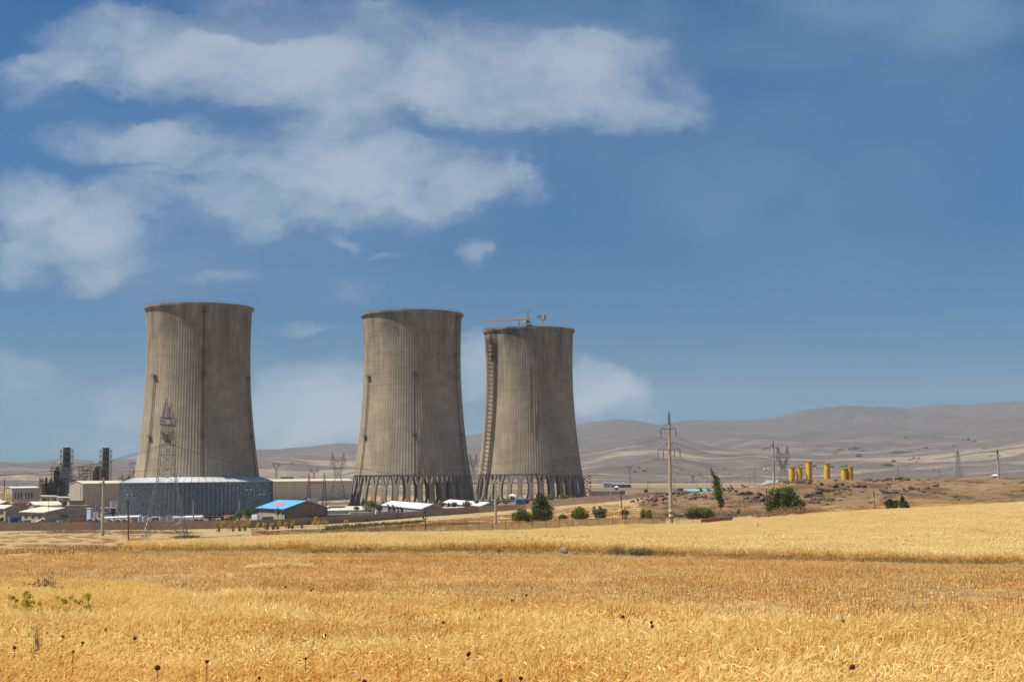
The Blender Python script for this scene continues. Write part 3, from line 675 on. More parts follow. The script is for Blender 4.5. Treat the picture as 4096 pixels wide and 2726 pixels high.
MB().box(tuple(e+Vector((0,0,-.3))), (1.8, 2.6, 3.6), math.atan2(ju.y, ju.x)).box(tuple(e+ju*1.4+Vector((0,0,-1.6))), (1.5, 1.4, 3.2), math.atan2(ju.y, ju.x)).build('counterweight', 'grey_block', cr_)
MB().box(tuple(e+ju*4.2+Vector((0,0,.5))), (2.2, 1.8, 1.6), math.atan2(ju.y, ju.x)).build('winch', 'steel', cr_)
ap = P(2112, 1236, 1020)
MB().lattice(sq(mast, .8, jz-1), sq(ap, .25, ap.z), 6, .13, .08).build('apex', 'yellow_steel', cr_)
h = MB(); h.bar(ap, mast+ju*jl*.55+Vector((0,0,.9)), .05, 3); h.bar(ap, mast+ju*jl*.9+Vector((0,0,.6)), .05, 3); h.bar(ap, e+Vector((0,0,-.2)), .06, 3); h.build('pendant_line', 'cable', cr_)
cb = mast+ju*2.2-jn*.3; MB().box((cb.x, cb.y, jz-2.2), (1.9, 1.7, 2.2), math.atan2(ju.y, ju.x)).build('cab', 'paint_white', cr_, bevel=.12)
tr = mast+ju*jl*.21; 
MB().box((tr.x, tr.y, jz-1.1), (1.8, 1.8, .7)).build('trolley', 'yellow_steel', cr_)
MB().bar((tr.x, tr.y, jz-1.4), (tr.x, tr.y, jz-3.2), .06).lathe((tr.x, tr.y, jz-4.2), [(.05,-.5),(.35,.2),(.4,.9),(.1,1.2)], 8).build('hook', 'dark_steel', cr_)

# ------------------------------------------------------------------ foliage
def leaf_cloud(blobs, n, size, seed, flat=.55, tone_rng=(.55, 1.35), shell=.55):
    r = np.random.default_rng(seed); V = []; T = []
    vol = np.array([b[3]*b[4]*b[5] for b in blobs])**.8; cnt = np.maximum(6, (n*vol/vol.sum())).astype(int)
    for (x, y, z, a, b, c), k in zip(blobs, cnt):
        d = r.normal(size=(k, 3)); d /= np.linalg.norm(d, axis=1)[:,None]
        lump = .42+1.05*fbm(d[:,0]*2.2+seed, d[:,1]*2.2+d[:,2]*1.7, 3, seed)
        rad_ = (shell+(1-shell)*r.random(k)**.6)*lump; rad_ = np.where(r.random(k) < .10, rad_*1.25, rad_)
        c0 = np.array([x, y, z])+d*rad_[:,None]*np.array([a, b, c])
        nrm = d*.5+r.normal(size=(k, 3))*.6; nrm /= np.linalg.norm(nrm, axis=1)[:,None]
        u = np.cross(nrm, r.normal(size=(k, 3))); u /= np.linalg.norm(u, axis=1)[:,None]; w = np.cross(nrm, u)
        s = size*(.6+.8*r.random(k))[:,None]; u = u*s; w = w*s*flat
        V.append(np.stack([c0-u-w*.3, c0-w, c0+u+w*.2, c0+w], 1).reshape(-1, 3))
        clump = .75+.5*fbm(c0[:,0]*1.1+seed, c0[:,1]*1.1+c0[:,2]*1.3, 2, seed+3)
        t = r.uniform(*tone_rng, k)*clump; T.append(np.repeat(t, 4))
    V = np.concatenate(V); T = np.concatenate(T); f = np.arange(len(V)).reshape(-1, 4); return V, f, T
def trunk_mesh(h, r, limbs, seed, lean=0.0):
    rnd = random.Random(seed); m = MB(); pts = [(lean*h*(k/5)**1.5+rnd.uniform(-1,1)*.02*h, rnd.uniform(-1,1)*.02*h, h*k/5) for k in range(6)]
    for k in range(5): m.bar(pts[k], pts[k+1], r*(1-.15*k), 6, r*(1-.15*(k+1)))
    for i in range(limbs):
        k = rnd.randint(1, 4); a = rnd.uniform(0, 6.28); L_ = h*rnd.uniform(.25, .5); p = pts[k]; q = (p[0]+math.cos(a)*L_*.7, p[1]+math.sin(a)*L_*.7, p[2]+L_*.6); m.bar(p, q, r*.45, 5, r*.15)
    return m
def tree(name, pos, blobs, n, size, label, cat='tree', leafm='leaf', barkm='bark', th=2.0, tr=.12, limbs=6, group=None, seed=1, lean=0, stem=True, tone=(.55,1.35), shell=.55):
    t = empty(name, pos, label, cat, group)
    V, f, T = leaf_cloud(blobs, n, size, seed, tone_rng=tone, shell=shell); mesh_np('crown' if stem else 'foliage', V, f, leafm, T, parent=t)
    trunk_mesh(th, tr, limbs, seed, lean).build('trunk' if th > 1.2 else 'stem', barkm, t, local=True)
    return t
def S(D): return D/F      # metres per photo pixel at distance D

# the green trees and bushes in front of the farthest towers
def crown(px0, px1, y0, y1, D, parts, seed, depth=.8):
    """lumps filling the picture-size of a crown, in metres around its foot"""
    w = (px1-px0)*S(D); h = (y1-y0)*S(D); r = random.Random(seed); out = []
    for (fx, fz, fr) in parts: out.append(((fx-.5)*w, r.uniform(-.2, .2)*w*depth, fz*h, fr*w*.5, fr*w*.5*depth, fr*min(w, h)*.5))
    return out
def at_foot(px0, px1, D): return on((px0+px1)/2, D, -.1)
D = 365
b = crown(2118, 2208, 1968, 2078, D, [(.45,.80,.50),(.38,.60,.62),(.62,.62,.55),(.50,.38,.80),(.28,.40,.5),(.75,.40,.55),(.45,.18,.75),(.80,.18,.5),(.2,.15,.4),(.42,.92,.28)], 1)
tree('broad_tree', at_foot(2118, 2208, D), b, 5200, .22, 'tall dark green conical tree, biggest in front of the farthest cooling tower', leafm='leaf_dark', th=3.2, tr=.22, seed=3)
b = crown(2047, 2122, 2020, 2080, D, [(.3,.4,.6),(.7,.4,.6),(.5,.65,.5),(.2,.2,.4),(.82,.2,.4),(.55,.2,.6)], 2)
tree('bush', at_foot(2047, 2122, D-2), b, 2600, .2, 'mid green bush touching the left side of the tallest dark tree', 'bush', th=1.1, tr=.1, seed=4, stem=False)
b = crown(2231, 2268, 2046, 2073, D, [(.4,.4,.7),(.7,.45,.5),(.5,.7,.4)], 3)
tree('bush', at_foot(2231, 2268, D), b, 900, .18, 'smallest bush, just right of the tallest dark tree', 'bush', th=1.0, tr=.06, seed=5, stem=False)
b = crown(2280, 2352, 2021, 2070, D, [(.35,.45,.65),(.7,.45,.6),(.5,.7,.55),(.15,.25,.3),(.88,.25,.3),(.5,.2,.7)], 4)
tree('bush', at_foot(2280, 2352, D), b, 2400, .19, 'round bright green bush, third from the tallest dark tree', 'bush', th=1.1, tr=.1, seed=6, stem=False)
b = crown(2363, 2426, 2018, 2068, D, [(.25,.55,.4),(.2,.85,.22),(.6,.6,.45),(.85,.6,.35),(.4,.25,.5),(.7,.25,.5),(.55,.85,.22)], 5)
tree('willow_bush', at_foot(2363, 2426, D), b, 1900, .2, 'grey green feathery willow bush with spiky top between two rounder bushes', 'bush', leafm='leaf_grey', th=1.2, tr=.08, seed=7, stem=False, shell=.35)
b = crown(2474, 2518, 2026, 2066, 362, [(.35,.6,.5),(.7,.6,.5),(.5,.8,.4),(.6,.15,.35)], 6)
tree('bush', at_foot(2474, 2518, 362), b, 700, .18, 'thin olive bush beside the dark wooden pole', 'bush', leafm='leaf_grey', th=1.6, tr=.06, seed=8, shell=.2)
for k, (x0, x1) in enumerate(((2556, 2582), (2580, 2606))):
    b = crown(x0, x1, 2030, 2066, D, [(.5,.3,.8),(.45,.6,.75),(.55,.85,.5)], 7+k)
    tree('bush', at_foot(x0, x1, D), b, 800, .17, ('upright bush, left of a touching pair, behind the wire fence', 'upright bush, right of a touching pair, left of the striped pole')[k], 'bush', th=1.1, tr=.06, seed=9+k, stem=False)
b = crown(2655, 2735, 2036, 2068, 372, [(.1,.5,.3),(.3,.3,.4),(.55,.4,.35),(.8,.3,.35)], 9)
tree('bush', at_foot(2655, 2735, 372), b, 800, .17, 'loose grey green scrub directly behind the striped pole', 'bush', leafm='leaf_grey', th=.9, tr=.05, seed=12, stem=False, shell=.2)
b = crown(2735, 2857, 2024, 2071, 366, [(.15,.35,.35),(.3,.6,.38),(.5,.65,.42),(.72,.6,.4),(.87,.35,.33),(.35,.25,.4),(.65,.25,.4)], 10)
b = [(x, y, z*1.05, a, bb, c*1.5) for (x, y, z, a, bb, c) in b]
tree('bush', at_foot(2735, 2857, 366), b, 4200, .19, 'widest bright green bush, low and rounded, right of the striped pole', 'bush', th=1.1, tr=.1, seed=13, stem=False)
# poplar
pp = on(2882, 372); s = S(372)
b = []
for k in range(15):
    t = k/14; zc = (28+145*t)*s; lean = -(34*t**1.3)*s; w = (25*math.sin(math.pi*min(1, t*.82+.16))**.8+2)*s; b.append((lean+random.uniform(-.3,.3), random.uniform(-.3,.3), zc+1.0, w*.9, w*.9, 9.5*s))
tree('poplar_tree', pp, b, 2600, .19, 'slender wind-leaning poplar with a pale bare trunk', leafm='leaf', barkm='pale_bark', th=175*s*.9, tr=.17, limbs=8, seed=15, lean=-.13, shell=.05, tone=(.4,1.3))
b = crown(2942, 2960, 2040, 2066, 372, [(.5,.35,.6),(.5,.6,.5),(.5,.85,.3)], 16)
tree('sapling', at_foot(2942, 2960, 372), b, 260, .15, 'small green sapling between the poplar and the big dark round tree', 'sapling', th=1.3, tr=.05, seed=17)
b = crown(3060, 3215, 1950, 2056, 352, [(.15,.60,.38),(.12,.35,.36),(.22,.80,.34),(.45,.80,.42),(.6,.88,.26),(.62,.70,.4),(.42,.5,.5),(.68,.45,.5),(.85,.35,.38),(.35,.22,.45),(.6,.2,.45),(.88,.15,.3),(.15,.15,.3)], 18)
tree('broad_tree', at_foot(3060, 3215, 352), b, 6500, .22, 'broad dark many-lobed tree at the foot of the stony mound', leafm='leaf_dark', th=3.0, tr=.25, seed=19, tone=(.5,1.6))
b = crown(3536, 3590, 1990, 2040, 345, [(.15,.5,.35),(.4,.6,.5),(.75,.5,.5),(.3,.25,.5),(.7,.25,.5)], 20)
tree('bush', at_foot(3536, 3590, 345), b, 1900, .19, 'squarish dark green bush left of the pointed one on the right-hand field', 'bush', leafm='leaf_dark', th=1.1, tr=.1, seed=21, stem=False, tone=(.6,1.7))
b = crown(3590, 3634, 1980, 2033, 347, [(.35,.45,.6),(.35,.75,.4),(.3,.95,.2),(.65,.35,.6),(.5,.18,.8),(.85,.15,.3)], 22)
tree('bush', at_foot(3590, 3634, 347), b, 1700, .19, 'pointed dark green bush touching the squarish one on the right-hand field', 'bush', leafm='leaf_dark', th=1.1, tr=.1, seed=23, stem=False, tone=(.6,1.7))
# trees inside the plant, behind the wall
def plant_tree(x0, x1, y0, y1, D, label, leafm='leaf', n=900, size=.24, name='tree', lumps=None, cat='tree'):
    lumps = lumps or [(.3,.5,.55),(.7,.5,.55),(.5,.72,.5),(.5,.3,.6)]
    foot = on((x0+x1)/2, D, -.1); zt = P((x0+x1)/2, y0, D).z; h = zt-foot.z; w = (x1-x0)*S(D); seed = int(x0)+7; r = random.Random(seed)
    zc0 = (P((x0+x1)/2, y1, D).z-foot.z); b = []
    for fx, fz, fr in lumps: b.append(((fx-.5)*w, r.uniform(-.2,.2)*w, max(zc0, .2)+fz*(h-max(zc0, .2)), fr*w*.55, fr*w*.5, fr*min(w*.6, (h-zc0)*.6)))
    return tree(name, foot, b, n, size, label, cat, leafm=leafm, th=max(1.3, zc0+.5*(h-zc0)), tr=.14, limbs=5, seed=seed)
plant_tree(940, 978, 2040, 2076, 580, 'green tree left of the pair before the dark glazed skirt', n=700)
plant_tree(972, 1016, 2025, 2074, 578, 'taller round green tree just left of the white cabin near the blue roof', n=1000)
plant_tree(1101, 1125, 2028, 2060, 560, 'young tree with a bare pale trunk before the blue-roofed shed', n=600, size=.2)
plant_tree(1124, 1140, 2038, 2060, 562, 'smaller young tree just left of the blue-roofed shed gable', n=350, size=.2)
plant_tree(1152, 1165, 2042, 2062, 560, 'smallest young tree before the brick gable', n=250, size=.2)
plant_tree(1450, 1512, 2000, 2044, 650, 'large bright green tree before the left columns of the middle cooling tower', n=1800, lumps=[(.25,.45,.5),(.5,.75,.5),(.75,.4,.5),(.4,.25,.5),(.65,.65,.4)])
plant_tree(1505, 1532, 2016, 2044, 652, 'darker green tree right against the large bright green one', n=800)
plant_tree(1413, 1440, 2024, 2038, 655, 'low yellow-green shrub left of the large bright green tree', n=500, name='shrub', cat='shrub')
for k, (x0, x1, y0, y1) in enumerate(((1546,1566,2014,2042),(1566,1583,2014,2042),(1586,1596,2022,2043),(1600,1612,2026,2043))):
    plant_tree(x0, x1, y0, y1, 640, ('first wind-bent conifer before the long white roof', 'second wind-bent conifer before the long white roof', 'third wind-bent conifer before the long white roof', 'last and smallest wind-bent conifer before the long white roof')[k], leafm='leaf_dark', n=450, size=.2, name='conifer', lumps=[(.65,.2,.8),(.5,.45,.6),(.35,.7,.45),(.2,.9,.3)])
plant_tree(1748, 1782, 2003, 2027, 700, 'rounded bright green tree behind the grey gable of the long white roof', n=900)
plant_tree(1788, 1800, 2006, 2027, 700, 'narrow dark conifer between the two rounded trees by the white roofs', leafm='leaf_dark', n=350, name='conifer', lumps=[(.5,.2,.9),(.5,.5,.7),(.5,.8,.4)])
plant_tree(1802, 1830, 2005, 2027, 702, 'pale green airy tree on the white roof line left of the farthest tower', n=650)
plant_tree(1847, 1888, 2001, 2027, 702, 'spreading green tree on the white roof line before the gap between the right towers', n=900)
for k, (x0, x1, y0) in enumerate(((1895,1918,1996),(1918,1945,1999),(1945,1975,2000),(1975,2000,1997),(2005,2040,1997),(2062,2090,2000),(2095,2120,1994))):
    plant_tree(x0, x1, y0, 2014, 735, ('first','second','third','fourth','fifth','sixth','seventh')[k]+' dark shrub from the left in the row behind the wall before the farthest tower', leafm='leaf_dark', n=450, size=.22, name='shrub', cat='shrub')
plant_tree(2176, 2220, 1976, 2004, 720, 'airy green tree right behind the tallest dark tree', n=800)
plant_tree(2236, 2275, 1974, 2002, 720, 'airy green tree second behind the wall right of the tallest dark tree', n=800)
plant_tree(2277, 2298, 1981, 1999, 720, 'low green bush behind the wall before the right columns', n=350, name='shrub', cat='shrub')
plant_tree(2704, 2734, 1951, 1962, 800, 'round far bush left of the blue roof strip', leafm='leaf_dark', n=300, size=.35, name='shrub', cat='shrub')
for k, (x0, x1, y0, y1) in enumerate(((2795,2808,1950,1966),(2822,2845,1952,1966),(2888,2902,1949,1965),(2908,2922,1947,1966),(2918,2934,1938,1962),(2961,2985,1936,1958),(2985,2998,1944,1958))):
    plant_tree(x0, x1, y0, y1, 745, ('small tree before the left end of the blue roof strip','small tree before the middle of the blue roof strip','small wind-bent tree just right of the poplar','small wind-bent tree second right of the poplar','taller wind-bent tree on the mound skyline right of the poplar','largest wind-bent tree on the mound skyline left of the second concrete pole','smallest wind-bent tree on the skyline left of the second concrete pole')[k], leafm='leaf_dark', n=260, size=.28, name='small_tree', lumps=[(.75,.15,.8),(.5,.5,.6),(.25,.85,.4)])
# young yellow and green trees along the outside of the wall
yl = [(868,2082,2112,1),(893,2078,2110,1),(921,2096,2115,1),(944,2078,2104,1),(972,2090,2112,1),(998,2080,2102,1),(1032,2086,2113,1),(1058,2088,2112,1),(1089,2087,2112,1),(1118,2080,2108,1),(1146,2084,2108,1),(1174,2078,2112,1),
      (1263,2058,2092,1),(1257,2084,2098,1),(1275,2078,2100,2),(1295,2076,2100,2),(1305,2082,2098,2),(1232,2078,2097,0),(1385,2078,2088,2),(1469,2070,2084,0)]
wd = ('golden yellow','yellow green','dark green')
for k, (x, y0, y1, kind) in enumerate(yl):
    Dk = 500 if x < 1200 else 505+(x-1200)*.3
    kk = {0: 'leaf_dark', 1: 'leaf_yellow', 2: 'leaf_yellow'}[kind]
    foot = on(x, Dk); h = P(x, y0, Dk).z-foot.z; wpx = 20 if x < 1200 else 22; w = wpx*S(Dk)/2; base = max(.4, P(x, y1, Dk).z-foot.z)
    b = [(0,0,base+.3*(h-base),w*.8,w*.8,(h-base)*.35),(.2,0,base+.65*(h-base),w*.7,w*.7,(h-base)*.35),(-.3,.1,base+.5*(h-base),w*.6,w*.6,(h-base)*.4)]
    ordn = ['first','second','third','fourth','fifth','sixth','seventh','eighth','ninth','tenth','eleventh','twelfth','thirteenth','fourteenth','fifteenth','sixteenth','seventeenth','eighteenth','nineteenth','twentieth'][k]
    tree('young_tree', foot, b, 330, .17, f"{('dark green','golden yellow','yellow green')[kind]} young tree, {ordn} from the left outside the concrete wall", 'young tree', leafm=kk, th=max(1.3, h*.7), tr=.05, limbs=4, group='young trees planted outside the wall', seed=60+k, shell=.15)
gl = [(1072,2100),(1095,2098),(878,2104),(934,2102),(960,2104),(982,2100),(1110,2094),(1157,2092),(1209,2092),(1170,2094)]
for k, (x, y0) in enumerate(gl):
    Dk = 488; foot = on(x, Dk); h = max(1.2, P(x, y0, Dk).z-foot.z); w = 7*S(Dk)
    tree('young_conifer', foot, [(0,0,h*.3,w,w,h*.3),(0,0,h*.6,w*.6,w*.6,h*.3)], 200, .16, 'small green conifer among the yellow young trees, '+['seventh from left','eighth from left','leftmost','second from left','third from left','fourth from left','ninth from left','tenth from left','twelfth, rightmost','eleventh from left'][k], 'conifer', leafm='leaf_dark', th=1.3, tr=.04, limbs=2, group='small conifers planted outside the wall', seed=90+k, shell=.2)
# planted rows of tiny shrubs right of the young trees: countable, one each
gl0 = None; r_ = random.Random(5)
for row in range(6):
    for i in range(26):
        px = 1290+i*15+row*6+r_.uniform(-2,2); Dk = 392+row*13+(px-1290)*.05
        f_ = on(px, Dk)
        if gl0 is None:
            V, f, T = leaf_cloud([(0,0,.55,.35,.35,.55)], 60, .14, 5, shell=.2)
            gl0 = mesh_np('seedling', V, f, 'leaf_dark', T); prop(gl0, 'tiny dark green seedling planted in slanting rows between the wall and the wire fence', 'seedling', 'seedlings planted in rows below the wall'); gl0.location = f_
        else:
            o = gl0.copy(); COL.objects.link(o); o.location = f_; o.rotation_euler[2] = r_.uniform(0, 6); o.scale = (r_.uniform(.7, 1.3),)*3
# far bushes and tree clumps on the plain and lower slopes
far = [(2512,1866,8,6),(2540,1884,10,8),(2555,1868,8,6),(2578,1882,14,8),(2712,1893,10,5),(2728,1895,6,4),(2798,1896,8,5),(2900,1874,10,4),(3028,1877,4,6)]
far2 = [(3355,1797,12,7),(3368,1796,12,8),(3400,1793,14,8),(3420,1791,18,10),(3436,1790,12,8),(3440,1803,8,5),(3452,1802,10,5),(3437,1820,20,12),(3340,1812,14,5),(3580,1808,28,10),(3610,1807,30,6),(3640,1806,22,5),
    (3624,1748,14,6),(3698,1790,7,6),(3707,1789,9,9),(3676,1797,7,5),(3815,1782,8,6),(3874,1756,10,10),(3898,1764,14,6),(3853,1757,7,5),(3884,1769,7,4),(3545,1858,30,8),(3575,1843,16,9),(3560,1858,24,9),(3640,1838,14,4),(3655,1831,10,7),(3676,1831,6,7),(3937,1793,7,4),(3204,1862,20,9),(3250,1864,14,8),(3262,1862,10,8),(3325,1866,22,7),(3370,1866,10,5),(3385,1862,14,5),(3735,1876,10,4),(3470,1912,10,5),(1165,1852,18,6),(2590,1872,6,4)]
fm = None
for k, (px, py, w, h) in enumerate(far+far2):
    p = march(px, py+h*.6, 1200, 9300, 600, 'all') or P(px, py+h*.6, 4000)
    if fm is None:
        V, f, T = leaf_cloud([(0,0,.5,.5,.4,.45),(.3,0,.35,.4,.35,.35),(-.35,.1,.35,.35,.3,.3)], 260, .12, 8, shell=.5); fm = mesh_np('distant_bush', V, f, 'far_leaf', T); o = fm
    else: o = fm.copy(); COL.objects.link(o)
    sc = p.y/F; o.location = p; o.scale = (w*sc, w*sc, h*sc*1.2); o.rotation_euler[2] = 0
    prop(o, 'dark clump of trees far off on the dry plain and lower slopes', 'distant trees', 'far clumps of trees on the plain')

# ------------------------------------------------------------------ stones on the mound
def rock_mesh(seed, mat, name='boulder'):
    import bmesh
    bm = bmesh.new(); bmesh.ops.create_icosphere(bm, subdivisions=2, radius=1.0); r = random.Random(seed)
    k = [Vector((r.uniform(-1,1), r.uniform(-1,1), r.uniform(-1,1))).normalized() for _ in range(9)]
    for v in bm.verts:
        d = v.co.normalized(); s = 1.0
        for q in k: 
            c = d.dot(q)
            if c > .62: s = min(s, .62/c+.1)
        v.co = d*s*(1+r.uniform(-.05, .05))
    me = bpy.data.meshes.new(name); bm.to_mesh(me); bm.free(); me.materials.append(MATS[mat]); return me
rocks = [rock_mesh(i, 'basalt') for i in range(6)]
rl = random.Random(77); cnt = 0
clusters = [(2725,1972,38,8,16),(2620,2000,60,14,26),(2560,2020,30,8,8),(2700,1985,50,10,12),(2790,1992,30,5,8),(2860,1995,50,8,10),(2960,1975,50,12,14),(3010,2005,40,8,14),(3050,1988,40,10,10),(3180,1932,45,8,22),(3220,1930,25,5,10),(3290,1950,60,10,12),
 (3320,1968,60,9,26),(3260,1982,40,8,14),(3400,1955,50,8,14),(3440,1945,40,8,12),(3510,1922,50,7,18),(3590,1918,30,6,10),(3300,2005,60,8,14),(3250,2015,35,6,8),(3560,1965,60,12,16),(3640,1960,50,12,10),(3730,1952,25,6,12),(3770,1928,40,6,8),(3850,1925,45,7,14),(3900,1930,25,5,8),(3970,1940,30,5,12),(4020,1938,40,10,16),(4070,1930,35,12,18),(4000,1955,50,10,8),(3810,2000,40,5,6),(3040,1945,50,8,10),(3340,1925,60,4,10),(3480,1985,60,10,8)]
for (cx, cy, sx, sy, k) in clusters:
    for _ in range(k):
        if cnt >= 300: break
        px, py = cx+rl.gauss(0, sx*.6), cy+rl.gauss(0, sy*.6)
        hp_ = march(px, py, 380, 610, 70)
        if hp_ is None: continue
        x, y = hp_.x, hp_.y
        o = bpy.data.objects.new('boulder', rocks[rl.randrange(6)]); COL.objects.link(o); s = rl.choice([.35,.45,.5,.6,.8,1.1])*(.85+rl.random()*.5)
        o.location = (x, y, G(x, y)+s*.15); o.scale = (s*rl.uniform(1, 1.8), s*rl.uniform(.8, 1.3), s*rl.uniform(.6, .95)); o.rotation_euler = (rl.uniform(-.3,.3), rl.uniform(-.3,.3), rl.uniform(0, 6.28))
        prop(o, 'dark brown volcanic boulder lying in the dry grass of the stony mound', 'boulder', 'dark boulders strewn over the mound'); cnt += 1
# scrub tufts on the mound
tf = None
for k in range(150):
    px, Dk = rl.uniform(2600, 4300), rl.uniform(385, 560); f_ = on(px, Dk)
    if tf is None:
        V, f, T = leaf_cloud([(0,0,.25,.7,.7,.35)], 110, .16, 31, shell=.3); tf = mesh_np('scrub_tuft', V, f, 'leaf_grey', T); o = tf
    else: o = tf.copy(); COL.objects.link(o)
    o.location = f_; s = rl.uniform(.5, 1.4); o.scale = (s, s, s*.8); prop(o, 'low dry olive scrub tuft growing among the boulders of the mound', 'scrub', 'scrub tufts on the mound')
# three stones on the bank between the fields
for k, (px, py, D_, s, lab) in enumerate(((1465,2203,100,(.36,.3,.20),'low dark rounded stone on the weedy bank, leftmost of the three'),(1993,2208,100,(.30,.25,.23),'squat blackish stone on the weedy bank, middle one of three'),(2253,2214,100,(.36,.28,.34),'pale brown pointed stone on the weedy bank, rightmost of three'))):
    o = bpy.data.objects.new('field_stone', rock_mesh(40+k, 'basalt' if k < 2 else 'field_stone', 'field_stone')); COL.objects.link(o); p = on(px, D_); o.location = p+Vector((0,0,s[2]*.55)); o.scale = s; o.rotation_euler = (0, .5 if k == 2 else .1, k*1.3); prop(o, lab, 'stone')

# ------------------------------------------------------------------ buildings of the plant
class Frame:
    """a near corner with two wall directions: u runs back to the right, v runs back to the left"""
    def __init__(s, px, D, alpha, z):
        p = P(px, 1900, D); s.o = Vector((p.x, p.y, z)); a = R(alpha)+math.atan2(-p.x, p.y); s.u = Vector((math.cos(a), math.sin(a), 0)); s.v = Vector((-math.sin(a), math.cos(a), 0)); s.D = D; s.px = px; s.a = a
    def pt(s, u, v, z): return s.o+s.u*u+s.v*v+Vector((0,0,z))
    def ulen(s, px):        # length along u that reaches photo column px
        d = ray(px, 1900); k = d.x/d.y; return (k*s.o.y-s.o.x)/(s.u.x-k*s.u.y)
    def vlen(s, px):
        d = ray(px, 1900); k = d.x/d.y; return (k*s.o.y-s.o.x)/(s.v.x-k*s.v.y)
def zat(px, py, D): return P(px, py, D).z
def building(name, px, D, alpha, px_r, px_l, eave_py, label, cat='building', wall='tan_render', roof='cream_roof', ridge='v', rise=2.0, over=.6, base=None, group=None, thick=.25, roofcol=True, wall2=None):
    z0 = base if base is not None else on(px, D).z-1.0
    F_ = Frame(px, D, alpha, z0); LU, LV = F_.ulen(px_r), F_.vlen(px_l); H = zat(px, eave_py, D)-z0
    t = empty(name, F_.o, label, cat, group)
    m = MB(); q = F_.pt
    gables = ridge
    if rise > 0 and ridge == 'v':       # ridge parallel to v, gable on the u side
        m.prism([q(0,0,0), q(LU,0,0), q(LU,0,H), q(LU/2,0,H+rise), q(0,0,H)], F_.v*LV)
    elif rise > 0:
        m.prism([q(0,0,0), q(0,0,H), q(0,LV/2,H+rise), q(0,LV,H), q(0,LV,0)], F_.u*LU)
    else: m.prism([q(0,0,0), q(LU,0,0), q(LU,LV,0), q(0,LV,0)], (0,0,H))
    m.build('wall', wall, t)
    r = MB(); e = over
    if rise > 0 and ridge == 'v':
        s_ = rise/(LU/2)
        for a0, a1 in ((-e, LU/2), (LU+e, LU/2)):
            r.prism([q(a0,-e,H-s_*e+.03), q(a1,-e,H+rise+.03), q(a1,LV+e,H+rise+.03), q(a0,LV+e,H-s_*e+.03)], (0,0,thick))
    elif rise > 0:
        s_ = rise/(LV/2)
        for a0, a1 in ((-e, LV/2), (LV+e, LV/2)):
            r.prism([q(-e,a0,H-s_*e+.03), q(LU+e,a0,H-s_*e+.03), q(LU+e,a1,H+rise+.03), q(-e,a1,H+rise+.03)], (0,0,thick))
    else: r.prism([q(-e,-e,H+.02), q(LU+e,-e,H+.02), q(LU+e,LV+e,H+.02), q(-e,LV+e,H+.02)], (0,0,thick))
    r.build('roof', roof, t)
    return t, F_, LU, LV, H
def opening(t, F_, side, a0, a1, z0, z1, name='window', mat='glass_dark', proud=.06, frame='steel'):
    q = F_.pt; m = MB()
    if side == 'u': m.prism([q(a0,-proud,z0), q(a1,-proud,z0), q(a1,-proud,z1), q(a0,-proud,z1)], F_.v*(proud+.05))
    else: m.prism([q(-proud,a0,z0), q(-proud,a1,z0), q(-proud,a1,z1), q(-proud,a0,z1)], F_.u*(proud+.05))
    w = m.build(name, mat, t)
    if frame and name == 'window':
        f = MB(); c = [(a0,z0),(a1,z0),(a1,z1),(a0,z1)]
        pt = (lambda a, z: q(a,-proud-.04,z)) if side == 'u' else (lambda a, z: q(-proud-.04,a,z))
        for i in range(4): f.bar(pt(*c[i]), pt(*c[(i+1)%4]), .07)
        f.bar(pt((a0+a1)/2, z0), pt((a0+a1)/2, z1), .05)
        fo = f.build('frame', frame, None); fo.parent = w; KIDS.setdefault(w.name, []).append(fo)
        fo.location = fo.location-t.location-w.location
    return w

# turbine hall (long, behind the towers)
HZ = -22.
hall, Fh, LU, LV, H = building('turbine_hall', 332, 930, 47, 1415, 279, 1933.5, 'long cream turbine hall running behind the towers, sunlit gable end at left', wall='cream_panel', ridge='u', rise=1.6, over=.3, base=HZ)
m = MB()
for k in range(1, 60): m.bar(Fh.pt(LU*k/60, -.08, 1), Fh.pt(LU*k/60, -.08, H-.6), .05, 3)
m.build('wall_seam', 'tan_render', hall)
m = MB()
for z in np.arange(0.5, 18, .6): m.bar(Fh.pt(-.5, 2.0, z), Fh.pt(-.5, 2.7, z), .05, 3)
m.bar(Fh.pt(-.5,2.0,0), Fh.pt(-.5,2.0,19.5), .07); m.bar(Fh.pt(-.5,2.7,0), Fh.pt(-.5,2.7,19.5), .07); m.box(Fh.pt(-1,2.4,8), (1.6,1.6,.3), Fh.a); m.build('ladder', 'cream_roof', hall)
